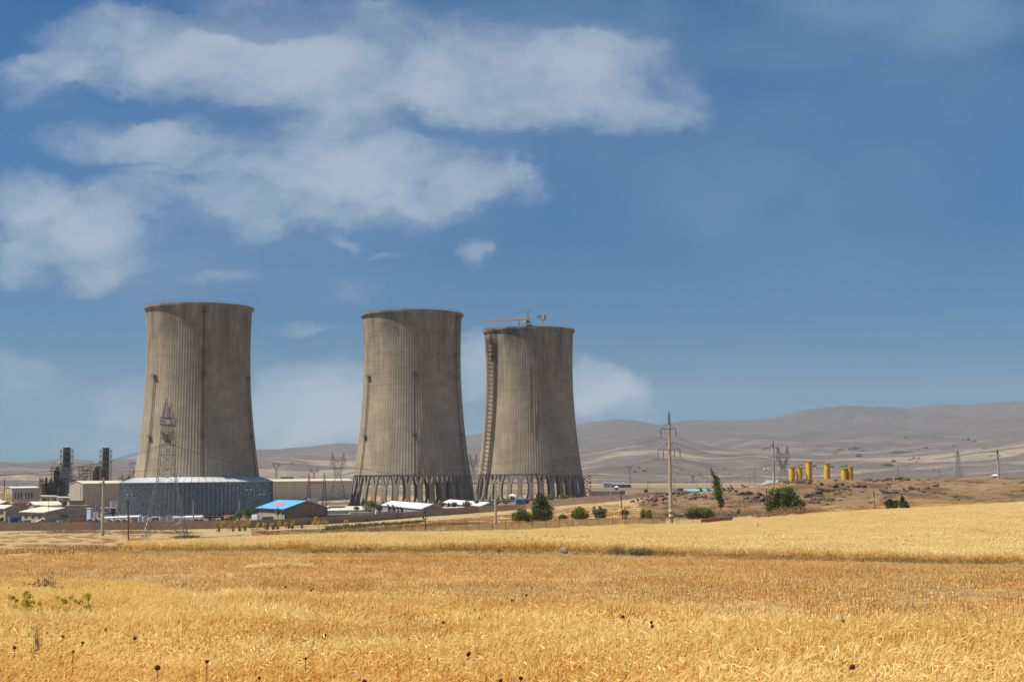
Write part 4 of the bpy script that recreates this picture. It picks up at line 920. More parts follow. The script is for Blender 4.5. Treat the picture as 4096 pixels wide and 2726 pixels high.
# roof-edge plant seen above the hall between the first two towers
b2 = P(1085, 1926, 1130); t = empty('roof_house', (P(1140,1913,1180).x, 1180, HZ), 'small dark flat-roofed building showing over the long hall roof between two towers', 'building')
x0, x1 = P(1122,1900,1180).x, P(1170,1900,1180).x; zt = zat(1140,1905,1180)
MB().box(((x0+x1)/2,1184,(zt+HZ)/2), (x1-x0, 8, zt-HZ)).build('wall', 'grey_sheet', t); MB().box(((x0+x1)/2,1184,zt+.15), (x1-x0+1.4, 9, .3)).build('roof', 'white_sheet', t)
t = empty('pipe_bridge', (P(1080,1913,1150).x, 1150, HZ), 'yellow steel pipe bridge showing over the long hall roof beside the nearest tower', 'pipe bridge')
m = MB(); A_ = P(1040,1910,1150); B_ = P(1112,1910,1150)
for k in range(9):
    x = A_.x+(B_.x-A_.x)*k/8; x2 = A_.x+(B_.x-A_.x)*min(8,k+1)/8; m.bar((x,1150,zat(1080,1908,1150)), (x2,1150,zat(1080,1908,1150)), .18); m.bar((x,1150,zat(1080,1916,1150)), (x2,1150,zat(1080,1916,1150)), .18); m.bar((x,1150,zat(1080,1908 if k%2 else 1916,1150)), (x2,1150,zat(1080,1916 if k%2 else 1908,1150)), .14)
    if k % 2 == 0: m.bar((x,1150,HZ), (x,1150,zat(1080,1916,1150)), .2)
m.build('frame', 'yellow_steel', t)
# turbine hall roof cranes / steel behind the left part
def rect_frame(px0, px1, D, depth): a = P(px0, 1900, D).x; b = P(px1, 1900, D).x; return [(a, D), (b, D), (b, D+depth), (a, D+depth)]
def steel_frame(name, px0, px1, pyt, pyb, D, depth, bays, label, mat='rust_steel', r=.18, cat='steel frame', floors=True, stuffing=0, mats=('dark_steel','steel','rust_steel'), base=HZ, seed=1, group=None):
    c = rect_frame(px0, px1, D, depth); zt, zb = zat((px0+px1)/2, pyt, D), (zat((px0+px1)/2, pyb, D) if pyb else base); rn = random.Random(seed)
    w = c[1][0]-c[0][0]
    t = empty(name, ((c[0][0]+c[1][0])/2, D+depth/2, min(base, zb)), label, cat, group)
    m = MB(); ncol = max(2, int(w/5)+1)
    for i in range(ncol):
        x = c[0][0]+w*i/(ncol-1)
        for y in (D, D+depth): m.bar((x,y,min(base, zb)), (x,y,zt), r)
    for k in range(bays+1):
        z = zb+(zt-zb)*k/bays
        for y in (D, D+depth): m.bar((c[0][0],y,z), (c[1][0],y,z), r*.8)
        for x in (c[0][0], c[1][0]): m.bar((x,D,z), (x,D+depth,z), r*.8)
        if k < bays:
            z2 = zb+(zt-zb)*(k+1)/bays
            for i in range(ncol-1):
                xa, xb = c[0][0]+w*i/(ncol-1), c[0][0]+w*(i+1)/(ncol-1)
                if rn.random() < .75: m.bar((xa,D,z), (xb,D,z2), r*.6) if rn.random() < .5 else m.bar((xb,D,z), (xa,D,z2), r*.6)
    m.build('frame', mat, t)
    if floors:
        m = MB()
        for k in range(1, bays+1):
            z = zb+(zt-zb)*k/bays; m.box(((c[0][0]+c[1][0])/2, D+depth/2, z+.05), (w+1.2, depth+1.2, .15))
            for x0_, x1_ in ((c[0][0]-.6, c[1][0]+.6),):
                m.bar((x0_, D-.6, z+1.1), (x1_, D-.6, z+1.1), .06, 3); m.bar((x0_, D-.6, z+.6), (x1_, D-.6, z+.6), .05, 3)
        m.build('gallery', 'dark_steel', t)
    if name in ('boiler_frame', 'pipework_tower'):
        for i in range(5):
            xa = c[0][0]+w*(i+.12)/5; hh = (zt-zb)*rn.uniform(.45, .86); MB().box((xa+w*.08, D+depth*.55, zb+hh/2), (w*.15, depth*.6, hh)).build('casing', mats[0] if i % 3 else 'rust_steel', t)
    for k in range(stuffing):
        mt = mats[rn.randrange(len(mats))]; kind = rn.random(); m = MB()
        x = rn.uniform(c[0][0]+1, c[1][0]-1); y = rn.uniform(D-.4, D+depth*.6); z = rn.uniform(zb+1, zt-2)
        if kind < .45:
            h_ = rn.uniform(3, 9); m.lathe((x,y,z-h_/2), [(.2,0),(rn.uniform(.35,.9),.3),(rn.uniform(.35,.9),h_-.3),(.2,h_)], 10); nm = 'vessel'
        elif kind < .8:
            x2 = min(c[1][0], x+rn.uniform(4, 9)); z2 = z+rn.choice([-3, 0, 0, 3]); m.tube([(x,y,z),(x2,y,z),(x2,y,z2),(x2+1.5,y,z2)], rn.uniform(.22,.45), 8); nm = 'pipe'
        else: m.box((x,y,z), (rn.uniform(1.5,4), 2, rn.uniform(1.5,3.5))); nm = 'duct'
        m.build(nm, mt, t)
    return t
def stack(px0, px1, pyt, pysplit, D, label, seed, lower=True):
    xa, xb = P(px0,1900,D).x, P(px1,1900,D).x; xc = (xa+xb)/2; r = (xb-xa)/2; zt = zat((px0+px1)/2, pyt, D)
    t = empty('exhaust_stack', (xc, D, HZ), label, 'chimney', 'exhaust stacks of the gas turbines')
    zs_ = zat((px0+px1)/2, pysplit, D); z0 = HZ
    MB().lathe((xc,D,0), [(r*.93,zs_),(r*.93,zt-.4),(r,zt-.4),(r,zt),(r*.8,zt),(r*.8,zt-3)], 28, cap=False).build('flue', 'dark_steel', t, smooth=False)
    m = MB(); m.box((xc-.2, D, (z0+zs_)/2), (2*r*1.0, 2*r, zs_-z0)); m.build('casing', mk('casing_%d'%seed, (.34,.34,.34), .3, .55, .5, .3) if lower else 'dark_steel', t)
    m = MB()
    for z in np.arange(z0+2, zs_, 2.05): m.box((xc-.2, D, z), (2*r+.5, 2*r+.5, .28))
    for sx in (-.33, 0, .33): m.box((xc-.2+sx*2*r, D-r-.08, (z0+zs_)/2), (.16,.3,zs_-z0))
    m.build('stiffener', 'dark_steel', t)
    for k, z in enumerate([zt-2.6, zt-6.5, zt-11, zt-15.5, zt-20]):
        if z < z0+8: continue
        m = MB(); n = 18; ro = r+1.6
        m.lathe((xc,D,z), [(r*.95,0),(ro,0),(ro,.18),(r*.95,.18),(r*.95,0)], n, cap=False)
        for i in range(n):
            a = 2*math.pi*i/n; b_ = 2*math.pi*(i+1)/n; p = (xc+ro*math.cos(a), D+ro*math.sin(a)); p2 = (xc+ro*math.cos(b_), D+ro*math.sin(b_))
            m.bar((*p,z), (*p,z+1.2), .06, 3); m.bar((*p,z+1.2), (*p2,z+1.2), .06, 3); m.bar((*p,z+.6), (*p2,z+.6), .05, 3)
            if i % 3 == 0: m.bar((xc+r*math.cos(a), D+r*math.sin(a), z-1.4), (*p, z), .08, 3)
        m.build('gallery', 'steel', t)
    m = MB()
    for sx in (-1, 1):
        for sy in (-1, 1): m.bar((xc+sx*(r+1.4), D+sy*(r*.6), z0), (xc+sx*(r+1.4), D+sy*(r*.6), zt-1), .13, 4)
        for i, z in enumerate(np.arange(z0+3, zt-3, 2.6)): m.bar((xc+sx*(r+1.4), D-r*.6, z), (xc+sx*(r+1.4), D+r*.6, z+2.6), .08, 3); m.bar((xc+sx*(r+.2), D-r*.6, z), (xc+sx*(r+1.6), D-r*.6, z+(1.2 if i%2 else -1.2)), .12, 3)
    m.bar((xc+r*.8, D, zt), (xc+r*.8, D, zt+3.6), .06, 3)
    m.build('ladder_frame', 'steel', t)
    return t
stack(250, 281, 1789, 1866, 960, 'left dark exhaust stack, pale banded casing on its lower half', 1)
stack(408, 436, 1790, 1925, 1050, 'right dark exhaust stack rising behind the cream turbine hall', 2, lower=False)
steel_frame('boiler_frame', 206, 252, 1854, 1985, 968, 16, 9, 'crowded boiler frame against the left side of the left exhaust stack, beige penthouse on top', 'dark_steel', .22, 'boiler', True, 34, ('dark_steel','rust_steel','steel','dark_steel'), seed=3)
x = P(232,1900,966).x; o = MB().box((x, 966, zat(232,1858,966)), (9, 7, 2.4)).box((x+1, 966, zat(232,1848,966)), (2, 2, 1.4)).build('penthouse', 'cream_roof', bpy.data.objects['boiler_frame'])
steel_frame('pipework_tower', 162, 244, 1918, 1985, 952, 12, 6, 'lower pipe-filled steel frame left of the left exhaust stack', 'dark_steel', .2, 'steel frame', True, 44, ('dark_steel','steel','rust_steel','dark_steel'), seed=4)
steel_frame('stair_scaffold', 158, 171, 1914, 1985, 950, 5, 7, 'narrow yellowish stair frame at the left end of the pipework', 'yellow_steel', .22, 'stair tower', True, 0, seed=5)
steel_frame('pipe_rack', 158, 280, 1986, 2012, 935, 6, 2, 'long orange-brown pipe rack under the left exhaust stack', 'rust_steel', .28, 'pipe rack', False, 30, ('rust_steel','steel','rust_steel','white_sheet'), seed=6)
m = MB(); a_ = P(163,1983,932); b_ = P(225,1984,932); c_ = P(232,1988,932); d_ = P(280,1989,932); m.tube([a_, b_, c_, d_], .62, 12); o = m.build('steam_pipe', 'white_sheet'); prop(o, 'thick shiny silver pipe running along the top of the orange pipe rack', 'pipe')
steel_frame('boiler_frame', 364, 410, 1857, 1925, 1062, 14, 6, 'crowded boiler frame against the left side of the right exhaust stack', 'dark_steel', .22, 'boiler', True, 26, ('dark_steel','rust_steel','steel','yellow_steel'), seed=7)
x = P(385,1900,1060).x; o = MB().box((x, 1060, zat(385,1857,1060)), (9, 7, 2.2)).box((x, 1060, zat(385,1849,1060)), (2, 2, 1.4)).build('penthouse', 'cream_roof', bpy.data.objects['boiler_frame.001'])
steel_frame('valve_frame', 316, 349, 1868, 1925, 1000, 8, 5, 'open yellow steel frame standing between the two exhaust stacks', 'yellow_steel', .26, 'steel frame', True, 6, ('yellow_steel','rust_steel'), seed=8)
steel_frame('valve_frame', 519, 545, 1852, 1925, 1120, 8, 2, 'yellow steel portal frame at the left shoulder of the nearest cooling tower', 'yellow_steel', .3, 'steel frame', True, 2, ('yellow_steel','steel'), seed=9)
steel_frame('roof_pipework', 252, 305, 1908, 1930, 975, 6, 2, 'dark roof-level pipework right of the left exhaust stack base', 'dark_steel', .2, 'pipework', True, 12, seed=10)
steel_frame('roof_pipework', 475, 535, 1910, 1925, 1100, 6, 1, 'rusty roof-level pipework over the turbine hall beside the nearest tower', 'rust_steel', .2, 'pipework', True, 6, seed=12)
t, F_, LU, LV, H = building('switch_hall', 50, 765, 32, 157, 21, 1952, 'cream hall with six tall narrow dark windows at the far left', wall='cream_panel', roof='white_sheet', ridge='u', rise=.7, over=.3, base=-20.5)
for k, x in enumerate((64, 76, 88, 105, 117, 129)):
    a0, a1 = F_.ulen(x-2.4), F_.ulen(x+2.6); opening(t, F_, 'u', a0, a1, zat(x,1992,765)+20.5, zat(x,1970,765)+20.5)
m = MB(); 
for k in range(5):
    v = LV*k/4; m.bar(F_.pt(-1.2,v,0), F_.pt(-1.2,v,H), .12, 4)
    if k: 
        for z in np.arange(0, H-1.5, 2): m.bar(F_.pt(-1.2,v,z), F_.pt(-1.2,LV*(k-1)/4,z+2), .08, 3); m.bar(F_.pt(-1.2,v,z), F_.pt(-1.2,LV*(k-1)/4,z), .08, 3)
m.build('scaffold', 'yellow_steel', t)
t, F_, LU, LV, H = building('canopy_building', 57, 690, 12, 150, 46, 2014, 'tan low building under a thin yellow edged canopy, behind the cream-roofed shed', roof='yellow_steel', rise=0, over=.5, thick=.9, base=-20)
opening(t, F_, 'u', F_.ulen(73), F_.ulen(77), 1.5, 6.5, 'door')
t, F_, LU, LV, H = building('pavilion', 144, 650, 14, 243, 117, 2019, 'low tan pavilion with a bright cream gabled roof behind the largest shed', ridge='u', rise=1.3, over=.8, base=-19.8)
opening(t, F_, 'u', F_.ulen(148), F_.ulen(152), H-3, H-1.2)
t, F_, LU, LV, H = building('annex', 194, 640, 14, 250, 150, 2023, 'small pale annex joined between the pavilion and the largest shed', wall='cream_panel', rise=0, over=.15, base=-19.8)
t, F_, LU, LV, H = building('shed', 184, 600, 24, 337, 90, 2048, 'largest tan shed with a broad cream gabled roof, just behind the wall', ridge='v', rise=1.6, over=.9, base=-19.5)
for x in (109, 136, 162): v0, v1 = F_.vlen(x+5.5), F_.vlen(x-5.5); opening(t, F_, 'v', v0, v1, H-2.6, H-1.3)
opening(t, F_, 'u', F_.ulen(246), F_.ulen(275), H-2.3, H-1.2)
t, F_, LU, LV, H = building('office', 282, 640, 14, 358, 270, 2023, 'tan flat-roofed two-step office behind the right end of the largest shed', roof='tan_render', rise=0, over=.5, base=-19.8)
opening(t, F_, 'u', F_.ulen(335), F_.ulen(357), H-.3, H-.05, 'awning', 'white_sheet', .8)
t, F_, LU, LV, H = building('office', 281, 665, 10, 341, 270, 2004, 'taller plain tan block standing on the office roofline before the turbine hall', roof='rust_steel', rise=0, over=.2, base=-19.8)
t, F_, LU, LV, H = building('gatehouse', 365, 620, 20, 375, 350, 2034, 'narrow pale block with an open canopy right of the tan office', wall='lilac_white', roof='white_sheet', rise=0, over=.3, base=-19.3)
t, F_, LU, LV, H = building('panel_wall_block', 446, 790, 10, 476, 444, 2006, 'plain whitish concrete fire wall block before the turbine hall', 'block', wall='white_sheet', roof='white_sheet', rise=0, over=0, base=-22)
t, F_, LU, LV, H = building('shed', 25, 620, 20, 78, -30, 2032, 'far left tan shed with one dark window, cut off by the picture edge', ridge='v', rise=1.1, over=.5, base=-19.5)
opening(t, F_, 'v', F_.vlen(18), F_.vlen(0), H-2.4, H-1.0)
t, F_, LU, LV, H = building('house', -2, 720, 20, 62, -40, 2016, 'grey-tan gabled house behind the far left shed', ridge='v', rise=1.3, over=.4, base=-20)
t, F_, LU, LV, H = building('house', 2, 800, 30, 16, -10, 2006, 'bright cream roofed low house at the left picture edge', wall='cream_panel', rise=.8, over=.4, base=-21)
# transformer bay
steel_frame('transformer_bay', 399, 460, 2030, 2068, 700, 7, 2, 'steel portal bay with a white cylinder and insulators before the turbine hall', 'steel', .2, 'transformer bay', False, 6, ('steel','dark_steel'), seed=14, base=-20.5)
bt = bpy.data.objects['transformer_bay']; p = P(434, 2063, 698); MB().bar((p.x-1.5,p.y,p.z), (p.x+1.3,p.y,p.z), 1.1, 16).build('tank', 'white_sheet', bt); p = P(415,2030,698); MB().box((p.x+2.3,p.y,p.z), (8,4,.5)).build('roof', 'white_sheet', bt)
# blue roofed brick shed
t, F_, LU, LV, H = building('brick_shed', 1143, 590, 21, 1306, 1037, 2032, 'brick shed with a bright blue roof bearing a red painted mark', wall='brick', roof='blue_roof', ridge='v', rise=2.9, over=1.2, base=-19.3, thick=.18)
m = MB(); e = 1.2; s_ = 2.9/(LU/2)
for a0, a1 in ((-e, LU/2), (LU+e, LU/2)): m.prism([F_.pt(a0,-e-.06,H-s_*e-.3), F_.pt(a1,-e-.06,H+2.9-.3), F_.pt(a1,-e-.06,H+2.9+.19), F_.pt(a0,-e-.06,H-s_*e+.19)], F_.v*.05)
m.build('verge', 'blue_trim', t)
m = MB()
for a in (0, LU): m.box(F_.pt(a, -.1, (H)/2), (1.0,.3,H), F_.a)
m.build('corner_post', 'blue_trim', t)
m = MB()
for a in (.30, .66): m.box(F_.pt(LU*a, -.08, H/2+.4), (.3,.2,H+1.2), F_.a)
for v in (.12,.3,.5,.7,.9): m.box(F_.pt(-.08, LV*v, H/2-.6), (.3,.3,H-1.2), F_.a)
m.build('pilaster', 'grey_block', t)
m = MB(); m.prism([F_.pt(-.05,0.5,0), F_.pt(-.05,LV-.1,0), F_.pt(-.05,LV-.1,H-1.8), F_.pt(-.05,.5,H-1.8)], F_.u*-.12); m.build('plinth_wall', 'grey_block', t)
# red mark on the left roof slope (two strokes forming an angular emblem)
def roofpt(u, v, o=.22): return F_.pt(u, v, H+2.9*u/(LU/2)+.03+o)
def onroof(px, py):       # where the line of sight meets the left roof slope
    d = ray(px, py); n_ = Vector((-2.9/(LU/2)*F_.u.x, -2.9/(LU/2)*F_.u.y, 1)); p0 = roofpt(0,0,.205); k = p0.dot(n_)/d.dot(n_); return d*k
m = MB()
for poly in ([(1086,2019.6),(1110,2012),(1132,2006),(1138,2007.5),(1134,2009.5),(1142,2011),(1133,2013.5),(1141,2015),(1131,2020.8)],):
    m.prism([onroof(*q_) for q_ in poly], (0,0,.02))
m.build('painted_mark', 'red_paint', t)
m = MB()
for a_, b_ in (((1112,2015.5),(1128,2012.5)),((1115,2017.6),(1126,2016.6)),((1120,2019),(1124,2010.5))): 
    m.bar(onroof(*a_)+Vector((0,0,.05)), onroof(*b_)+Vector((0,0,.05)), .05, 4)
m.build('painted_line', mk('pink_paint', (.62,.35,.42), .1, 1, .6), t)
# sheds right of it
t, F_, LU, LV, H = building('concrete_block', 1234, 800, 8, 1272, 1232, 1994, 'pale square block standing behind the blue roof ridge', 'block', wall='cream_roof', roof='cream_roof', rise=0, over=0, base=-21)
t, F_, LU, LV, H = building('low_store', 1320, 760, 8, 1385, 1312, 2028, 'low store with a dusty cream roof below the lattice pylon', wall='dark_steel', roof='cream_roof', rise=.0, over=.6, base=-20, thick=.8)
t, F_, LU, LV, H = building('barrack', 1306, 660, 10, 1500, 1298, 2041, 'long low cream barrack roof behind the blue and red containers', wall='cream_panel', roof='cream_roof', ridge='u', rise=.8, over=.5, base=-19.5)
t, F_, LU, LV, H = building('store', 1388, 720, 10, 1470, 1380, 2030, 'short low store left of the large bright green tree', wall='tan_render', roof='cream_roof', ridge='u', rise=.5, over=.4, base=-20)
t, F_, LU, LV, H = building('warehouse', 1688, 668, 12, 1775, 1528, 2034, 'long low warehouse with a glaring white roof and grey gable before the middle tower', wall='grey_sheet', roof='white_sheet', ridge='v', rise=2.0, over=.5, base=-19.6)
t, F_, LU, LV, H = building('warehouse', 1925, 715, 12, 1990, 1770, 2023, 'second white-roofed warehouse, nearer the farthest cooling tower', wall='grey_sheet', roof='white_sheet', ridge='v', rise=1.6, over=.5, base=-18.5)
t, F_, LU, LV, H = building('carport', 1760, 672, 8, 1932, 1745, 2033, 'thin white carport roof stretched just above the wall', 'carport', wall='grey_sheet', roof='white_sheet', rise=0, over=.4, base=-19, thick=.35)
t, F_, LU, LV, H = building('blue_hut', 2062, 740, 5, 2108, 2056, 1997, 'light blue low hut beside the white guard tower before the farthest tower', 'hut', wall='tarp_blue', roof='tarp_blue', rise=0, over=.2, base=-17)
t, F_, LU, LV, H = building('blue_store', 2740, 790, 4, 2856, 2728, 1965, 'long low store with a light blue roof behind the stony mound', wall='blue_trim', roof=mk('pale_blue_roof', (.22,.50,.66), .1, .2, .6), ridge='u', rise=1.0, over=.5, base=-14)
t, F_, LU, LV, H = building('farm_shed', 2414, 2100, 8, 2500, 2405, 1932, 'grey-roofed farm shed out on the light plain, left of a pair', wall='grey_sheet', roof='grey_sheet', ridge='u', rise=1.0, over=.5, base=-17.5)
t, F_, LU, LV, H = building('farm_shed', 2452, 2050, 8, 2524, 2445, 1937, 'grey-roofed farm shed out on the light plain, right of a pair', wall='dark_steel', roof='grey_sheet', ridge='u', rise=1.0, over=.5, base=-17)
t, F_, LU, LV, H = building('dark_store', 3098, 690, 25, 3140, 3046, 1940, 'dark sloping store roof showing behind the mound at the second concrete pole', wall='grey_sheet', roof='grey_sheet', ridge='v', rise=2.2, over=.4, base=-8)
# village beyond the silos
vl = [(3208,1868,14),(3222,1866,10),(3275,1868,8),(3292,1866,14),(3303,1870,10),(3246,1872,8),(3120,1876,12),(3075,1876,10),(3060,1876,14),(3085,1877,9),(3350,1868,8),(3664,1843,8),(3240,1866,7),(3262,1872,7)]
for k, (px, py, w) in enumerate(vl):
    p = march(px, py+3, 1500, 6000, 400, 'all') or P(px, py+3, 3900)
    sc = p.y/F; W_ = w*sc
    if k == 0:
        vt = empty('village_house', p, 'tiny pale flat house in the distant village behind the yellow silos', 'house', 'houses of the distant village')
        MB().box((0,0,.5), (1.6,.9,1.2)).build('wall', 'cream_panel', vt, local=True); MB().prism([(-.85,-.5,1.1),(.85,-.5,1.1),(.85,.5,1.25),(-.85,.5,1.25)], (0,0,.08)).build('roof', 'white_sheet', vt, local=True)
        vt.scale = (W_/1.6, W_/1.6, 3.6); vt0 = vt
    else:
        o = dup(vt0, p, 0.2*(k%5), scale=(W_/1.6, W_/1.6, 3.2+.5*(k%3)))

# ------------------------------------------------------------------ long concrete wall
WP = [(-420,2088,530),(0,2088.5,530),(600,2085,530),(1000,2079,530),(1100,2077,545),(1300,2066,590),(1500,2055,630),(1700,2042,655),(1900,2024,668),(2100,2017,668),(2300,1990,655),(2400,1982,650),(2500,1976.5,645),(2620,1968,640),(2860,1966,640)]
def wallpath(px): c = [a[0] for a in WP]; return np.interp(px, c, [a[1] for a in WP]), np.interp(px, c, [a[2] for a in WP])
pts = []; px = -420.
while px < 2860:
    y, d = wallpath(px); pts.append(P(px, y, d)); px += 33 if px < 1100 else (26 if px < 1900 else 21.5)
m = MB(); bc = MB()
for k in range(len(pts)-1):
    a, b = pts[k], pts[k+1]; zt = max(a.z, b.z); dv = (b-a); dv.z = 0; nv = Vector((dv.y, -dv.x, 0)).normalized()
    zb = min(G(a.x, a.y), G(b.x, b.y))-1.5; jit = random.uniform(-.02, .03)
    i0, i1 = a+dv*.025, b-dv*.025
    m.prism([(i0.x, i0.y, zb), (i1.x, i1.y, zb), (i1.x, i1.y, zt+jit), (i0.x, i0.y, zt+jit)], nv*(.14+random.uniform(0,.02)))
    pc = a; m.box((pc.x, pc.y, (zb+zt)/2+.02), (.26,.34,zt-zb), math.atan2(dv.y, dv.x))
    if k > 42 and k % 2 == 0: bc.bar((a.x,a.y,zt), (a.x+.5,a.y-.3,zt+.9), .04, 3)
o = m.build('perimeter_wall', 'concrete_wall', origin=(pts[0].x, pts[0].y, pts[0].z-3)); prop(o, 'long brown concrete panel wall crossing the whole view below the power plant', 'wall')
o = bc.build('wire_bracket', 'dark_steel'); o.location = o.location-bpy.data.objects['perimeter_wall'].location; parent_to(o, bpy.data.objects['perimeter_wall'])
# second far wall
A_ = P(2356,1963,800); B_ = P(2478,1963,800); m = MB()
for k in range(12):
    a = A_.lerp(B_, k/12); b = A_.lerp(B_, (k+1)/12-.004); m.prism([(a.x,a.y,-16),(b.x,b.y,-16),(b.x,b.y,b.z),(a.x,a.y,a.z)], (0,.2,0))
m.prism([(B_.x,B_.y,-16),(B_.x+6,B_.y+40,-16),(B_.x+6,B_.y+40,B_.z),(B_.x,B_.y,B_.z)], (.2,0,0))
o = m.build('far_wall', 'concrete_wall'); prop(o, 'shorter concrete wall behind the main one, right of the farthest tower', 'wall')
# pale paving strips behind the wall
for nm, x0, x1, y0, y1, D_ in (('pavement',2340,2620,1984,1968,700),):
    a, b = P(x0,1900,D_), P(x1,1900,D_); gm = MB()
    for k in range(14):
        xa, xb = a.x+(b.x-a.x)*k/14, a.x+(b.x-a.x)*(k+1)/14
        gm.add([(xa,655,G(xa,655)+.06),(xb,655,G(xb,655)+.06),(xb,730,G(xb,730)+.06),(xa,730,G(xa,730)+.06)], [(0,1,2,3)])
    o = gm.build(nm, 'white_sheet'); prop(o, kind='structure')

# ------------------------------------------------------------------ containers, cabins, vehicles inside the wall
def container(px, D, alpha, px_r, px_l, top, mat, label, cat='container', group=None, name='shipping_container', z0=None, endmat=None):
    z0 = z0 if z0 is not None else on(px, D).z-.3; F_ = Frame(px, D, alpha, z0); LU, LV = F_.ulen(px_r), F_.vlen(px_l); H = zat(px, top, D)-z0; q = F_.pt
    t = empty(name, F_.o, label, cat, group)
    m = MB(); n = max(4, int(LU/.5)); xs = []
    for k in range(n+1): xs.append((LU*k/n, -.05 if k % 2 else 0.03))
    vs = []; fs = []
    for a, o_ in xs: vs += [q(a,o_,0.1), q(a,o_,H-.1)]
    for k in range(n): fs.append((2*k, 2*k+2, 2*k+3, 2*k+1))
    m.add(vs, fs); m.prism([q(.05,.06,0), q(LU-.05,.06,0), q(LU-.05,LV,0), q(.05,LV,0)], (0,0,H-.12)); m.build('body', mat, t)
    m = MB()
    for a in (0, LU): m.bar(q(a,0,0), q(a,0,H), .09); m.bar(q(a,LV,0), q(a,LV,H), .09)
    for z in (.08, H-.05): m.bar(q(0,0,z), q(LU,0,z), .09); m.bar(q(0,0,z), q(0,LV,z), .09)
    m.build('frame', mat, t)
    MB().prism([q(-.02,-.02,H-.1), q(LU,-.02,H-.1), q(LU,LV,H-.1), q(-.02,LV,H-.1)], (0,0,.1)).build('roof', endmat or mat, t)
    m = MB(); m.prism([q(-.03,.15,.15), q(-.03,LV/2-.03,.15), q(-.03,LV/2-.03,H-.2), q(-.03,.15,H-.2)], F_.u*-.05); m.prism([q(-.03,LV/2+.03,.15), q(-.03,LV-.15,.15), q(-.03,LV-.15,H-.2), q(-.03,LV/2+.03,H-.2)], F_.u*-.05)
    for v in (.25,.42,.58,.75): m.bar(q(-.12,LV*v,.2), q(-.12,LV*v,H-.25), .03, 3)
    m.build('door', endmat or mat, t)
    return t
container(45, 575, 15, 88, 38, 2064, 'box_blue', 'large blue container with faint white lettering at the far left', endmat='tarp_blue')
m = MB(); p0 = Frame(45,575,15,0).pt(0,-.08,0)
t = bpy.data.objects['shipping_container']; Fq = Frame(45,575,15,t.location.z)
for k in range(7): m.box(Fq.pt(Fq.ulen(56)+k*.22, -.1, zat(60,2069,575)-t.location.z), (.12,.02,.45 if k%2 else .3), Fq.a)
m.build('lettering', 'white_sheet', t)
container(1052, 565, 30, 1094, 1050, 2066, 'box_green', 'bright green container before the brick shed', endmat='box_green')
container(1147, 602, 12, 1300, 1132, 2058, 'box_red', 'long dull red container, the one behind, right of the brick shed gable', endmat='box_orange')
container(1189, 594, 6, 1290, 1179, 2062, 'box_red', 'long dark red container nearest the wall beside the blue one', endmat='box_orange')
container(1298, 628, 5, 1400, 1294, 2058, 'box_blue', 'long dark blue container right of the two red ones', endmat='lilac_white')
container(820, 610, 22, 897, 812, 2064, 'box_red', 'raised long red container over the truck park, left of a dark blue one', endmat='box_orange', z0=-19)
container(920, 615, 22, 945, 896, 2061, 'box_orange', 'orange-red container end left of the two trees by the skirt', z0=-19, endmat='box_orange')
container(1400, 655, 8, 1492, 1396, 2048, 'white_sheet', 'row of white cabins with small windows above the wall, left part', 'cabin', name='site_cabin', endmat='white_sheet')
container(1505, 658, 6, 1612, 1500, 2043, 'lilac_white', 'long white trailer roof above the wall below the conifers', 'trailer', name='trailer', endmat='white_sheet')
t = container(1032, 600, 30, 1038, 1008, 2056, 'paint_white', 'small white cabin with one window between tree and brick shed', 'cabin', name='site_cabin', endmat='paint_white')
boxes = [(555,570,2066,'lilac_white','white box cabin, left of two beside the brown one'),(572,600,2064,'white_sheet','white box cabin just left of the lattice pylon leg'),(528,556,2068,'box_tan','brown box cabin left of the two white ones'),
 (640,668,2062,'white_sheet','white cube cabin seen between the pylon legs, left one'),(668,692,2060,'white_sheet','white cube cabin seen between the pylon legs, right one'),
 (605,640,2068,'grey_sheet','grey cabin behind the left pylon leg'),(2,8,2072,'box_blue','dark blue tank truck end at the left edge'),(12,32,2083,'box_teal','teal skip just above the wall at the far left'),(45,78,2084,'cream_roof','cream trailer with a pale end above the far left wall'),
 (80,95,2080,'box_teal','dark teal skip left of the pale green one'),(98,128,2079,'box_teal','pale green skip under the large shed windows'),(232,255,2080,'lilac_white','white van roof below the shed gable'),(275,335,2073,'box_orange','orange-brown open trailer at the right end of the large shed'),
 (266,312,2083,'box_teal','pale green flatbed just above the wall near the first tall pole')]
for k, (x0, x1, y, mt_, lab) in enumerate(boxes):
    container(x0+4, 560+(k%3)*12, 18, x1, x0, y, mt_, lab, 'cabin' if 'cabin' in lab else 'container', name='site_cabin' if 'cabin' in lab else 'skip', endmat='white_sheet' if mt_ in ('lilac_white','white_sheet','grey_sheet') else mt_)
def tent(px0, px1, y0, y1, D, label, mat='white_sheet'):
    a, b = P(px0,1900,D), P(px1,1900,D); w = b.x-a.x; zb = on(px0, D).z-.2; zt = zat(px0, y0, D); ze = zat(px0, y1, D)
    t = empty('tent', ((a.x+b.x)/2, D, zb), label, 'tent'); e = .35*w
    MB().prism([(a.x+e,D,zb),(b.x,D,zb),(b.x,D,ze),((a.x+e+b.x)/2,D,zt-.15),(a.x+e,D,ze)], (-e*1.0,5,0)).build('wall', 'grey_sheet', t)
    mx = (a.x+e+b.x)/2; m = MB()
    m.prism([(a.x+e-.2,D-.2,ze-.05),(mx,D-.2,zt),(mx-e,D+5,zt),(a.x-.2,D+5,ze-.05)], (0,0,.1)); m.prism([(mx,D-.2,zt),(b.x+.2,D-.2,ze-.05),(b.x+.2-e,D+5,ze-.05),(mx-e,D+5,zt)], (0,0,.1)); m.build('roof', mat, t)
tent(336, 378, 2072, 2080, 556, 'large white ridge tent, leftmost of the tent group beside the tall pole'); tent(371, 398, 2071, 2078, 570, 'second white ridge tent directly left of the tall concrete pole')
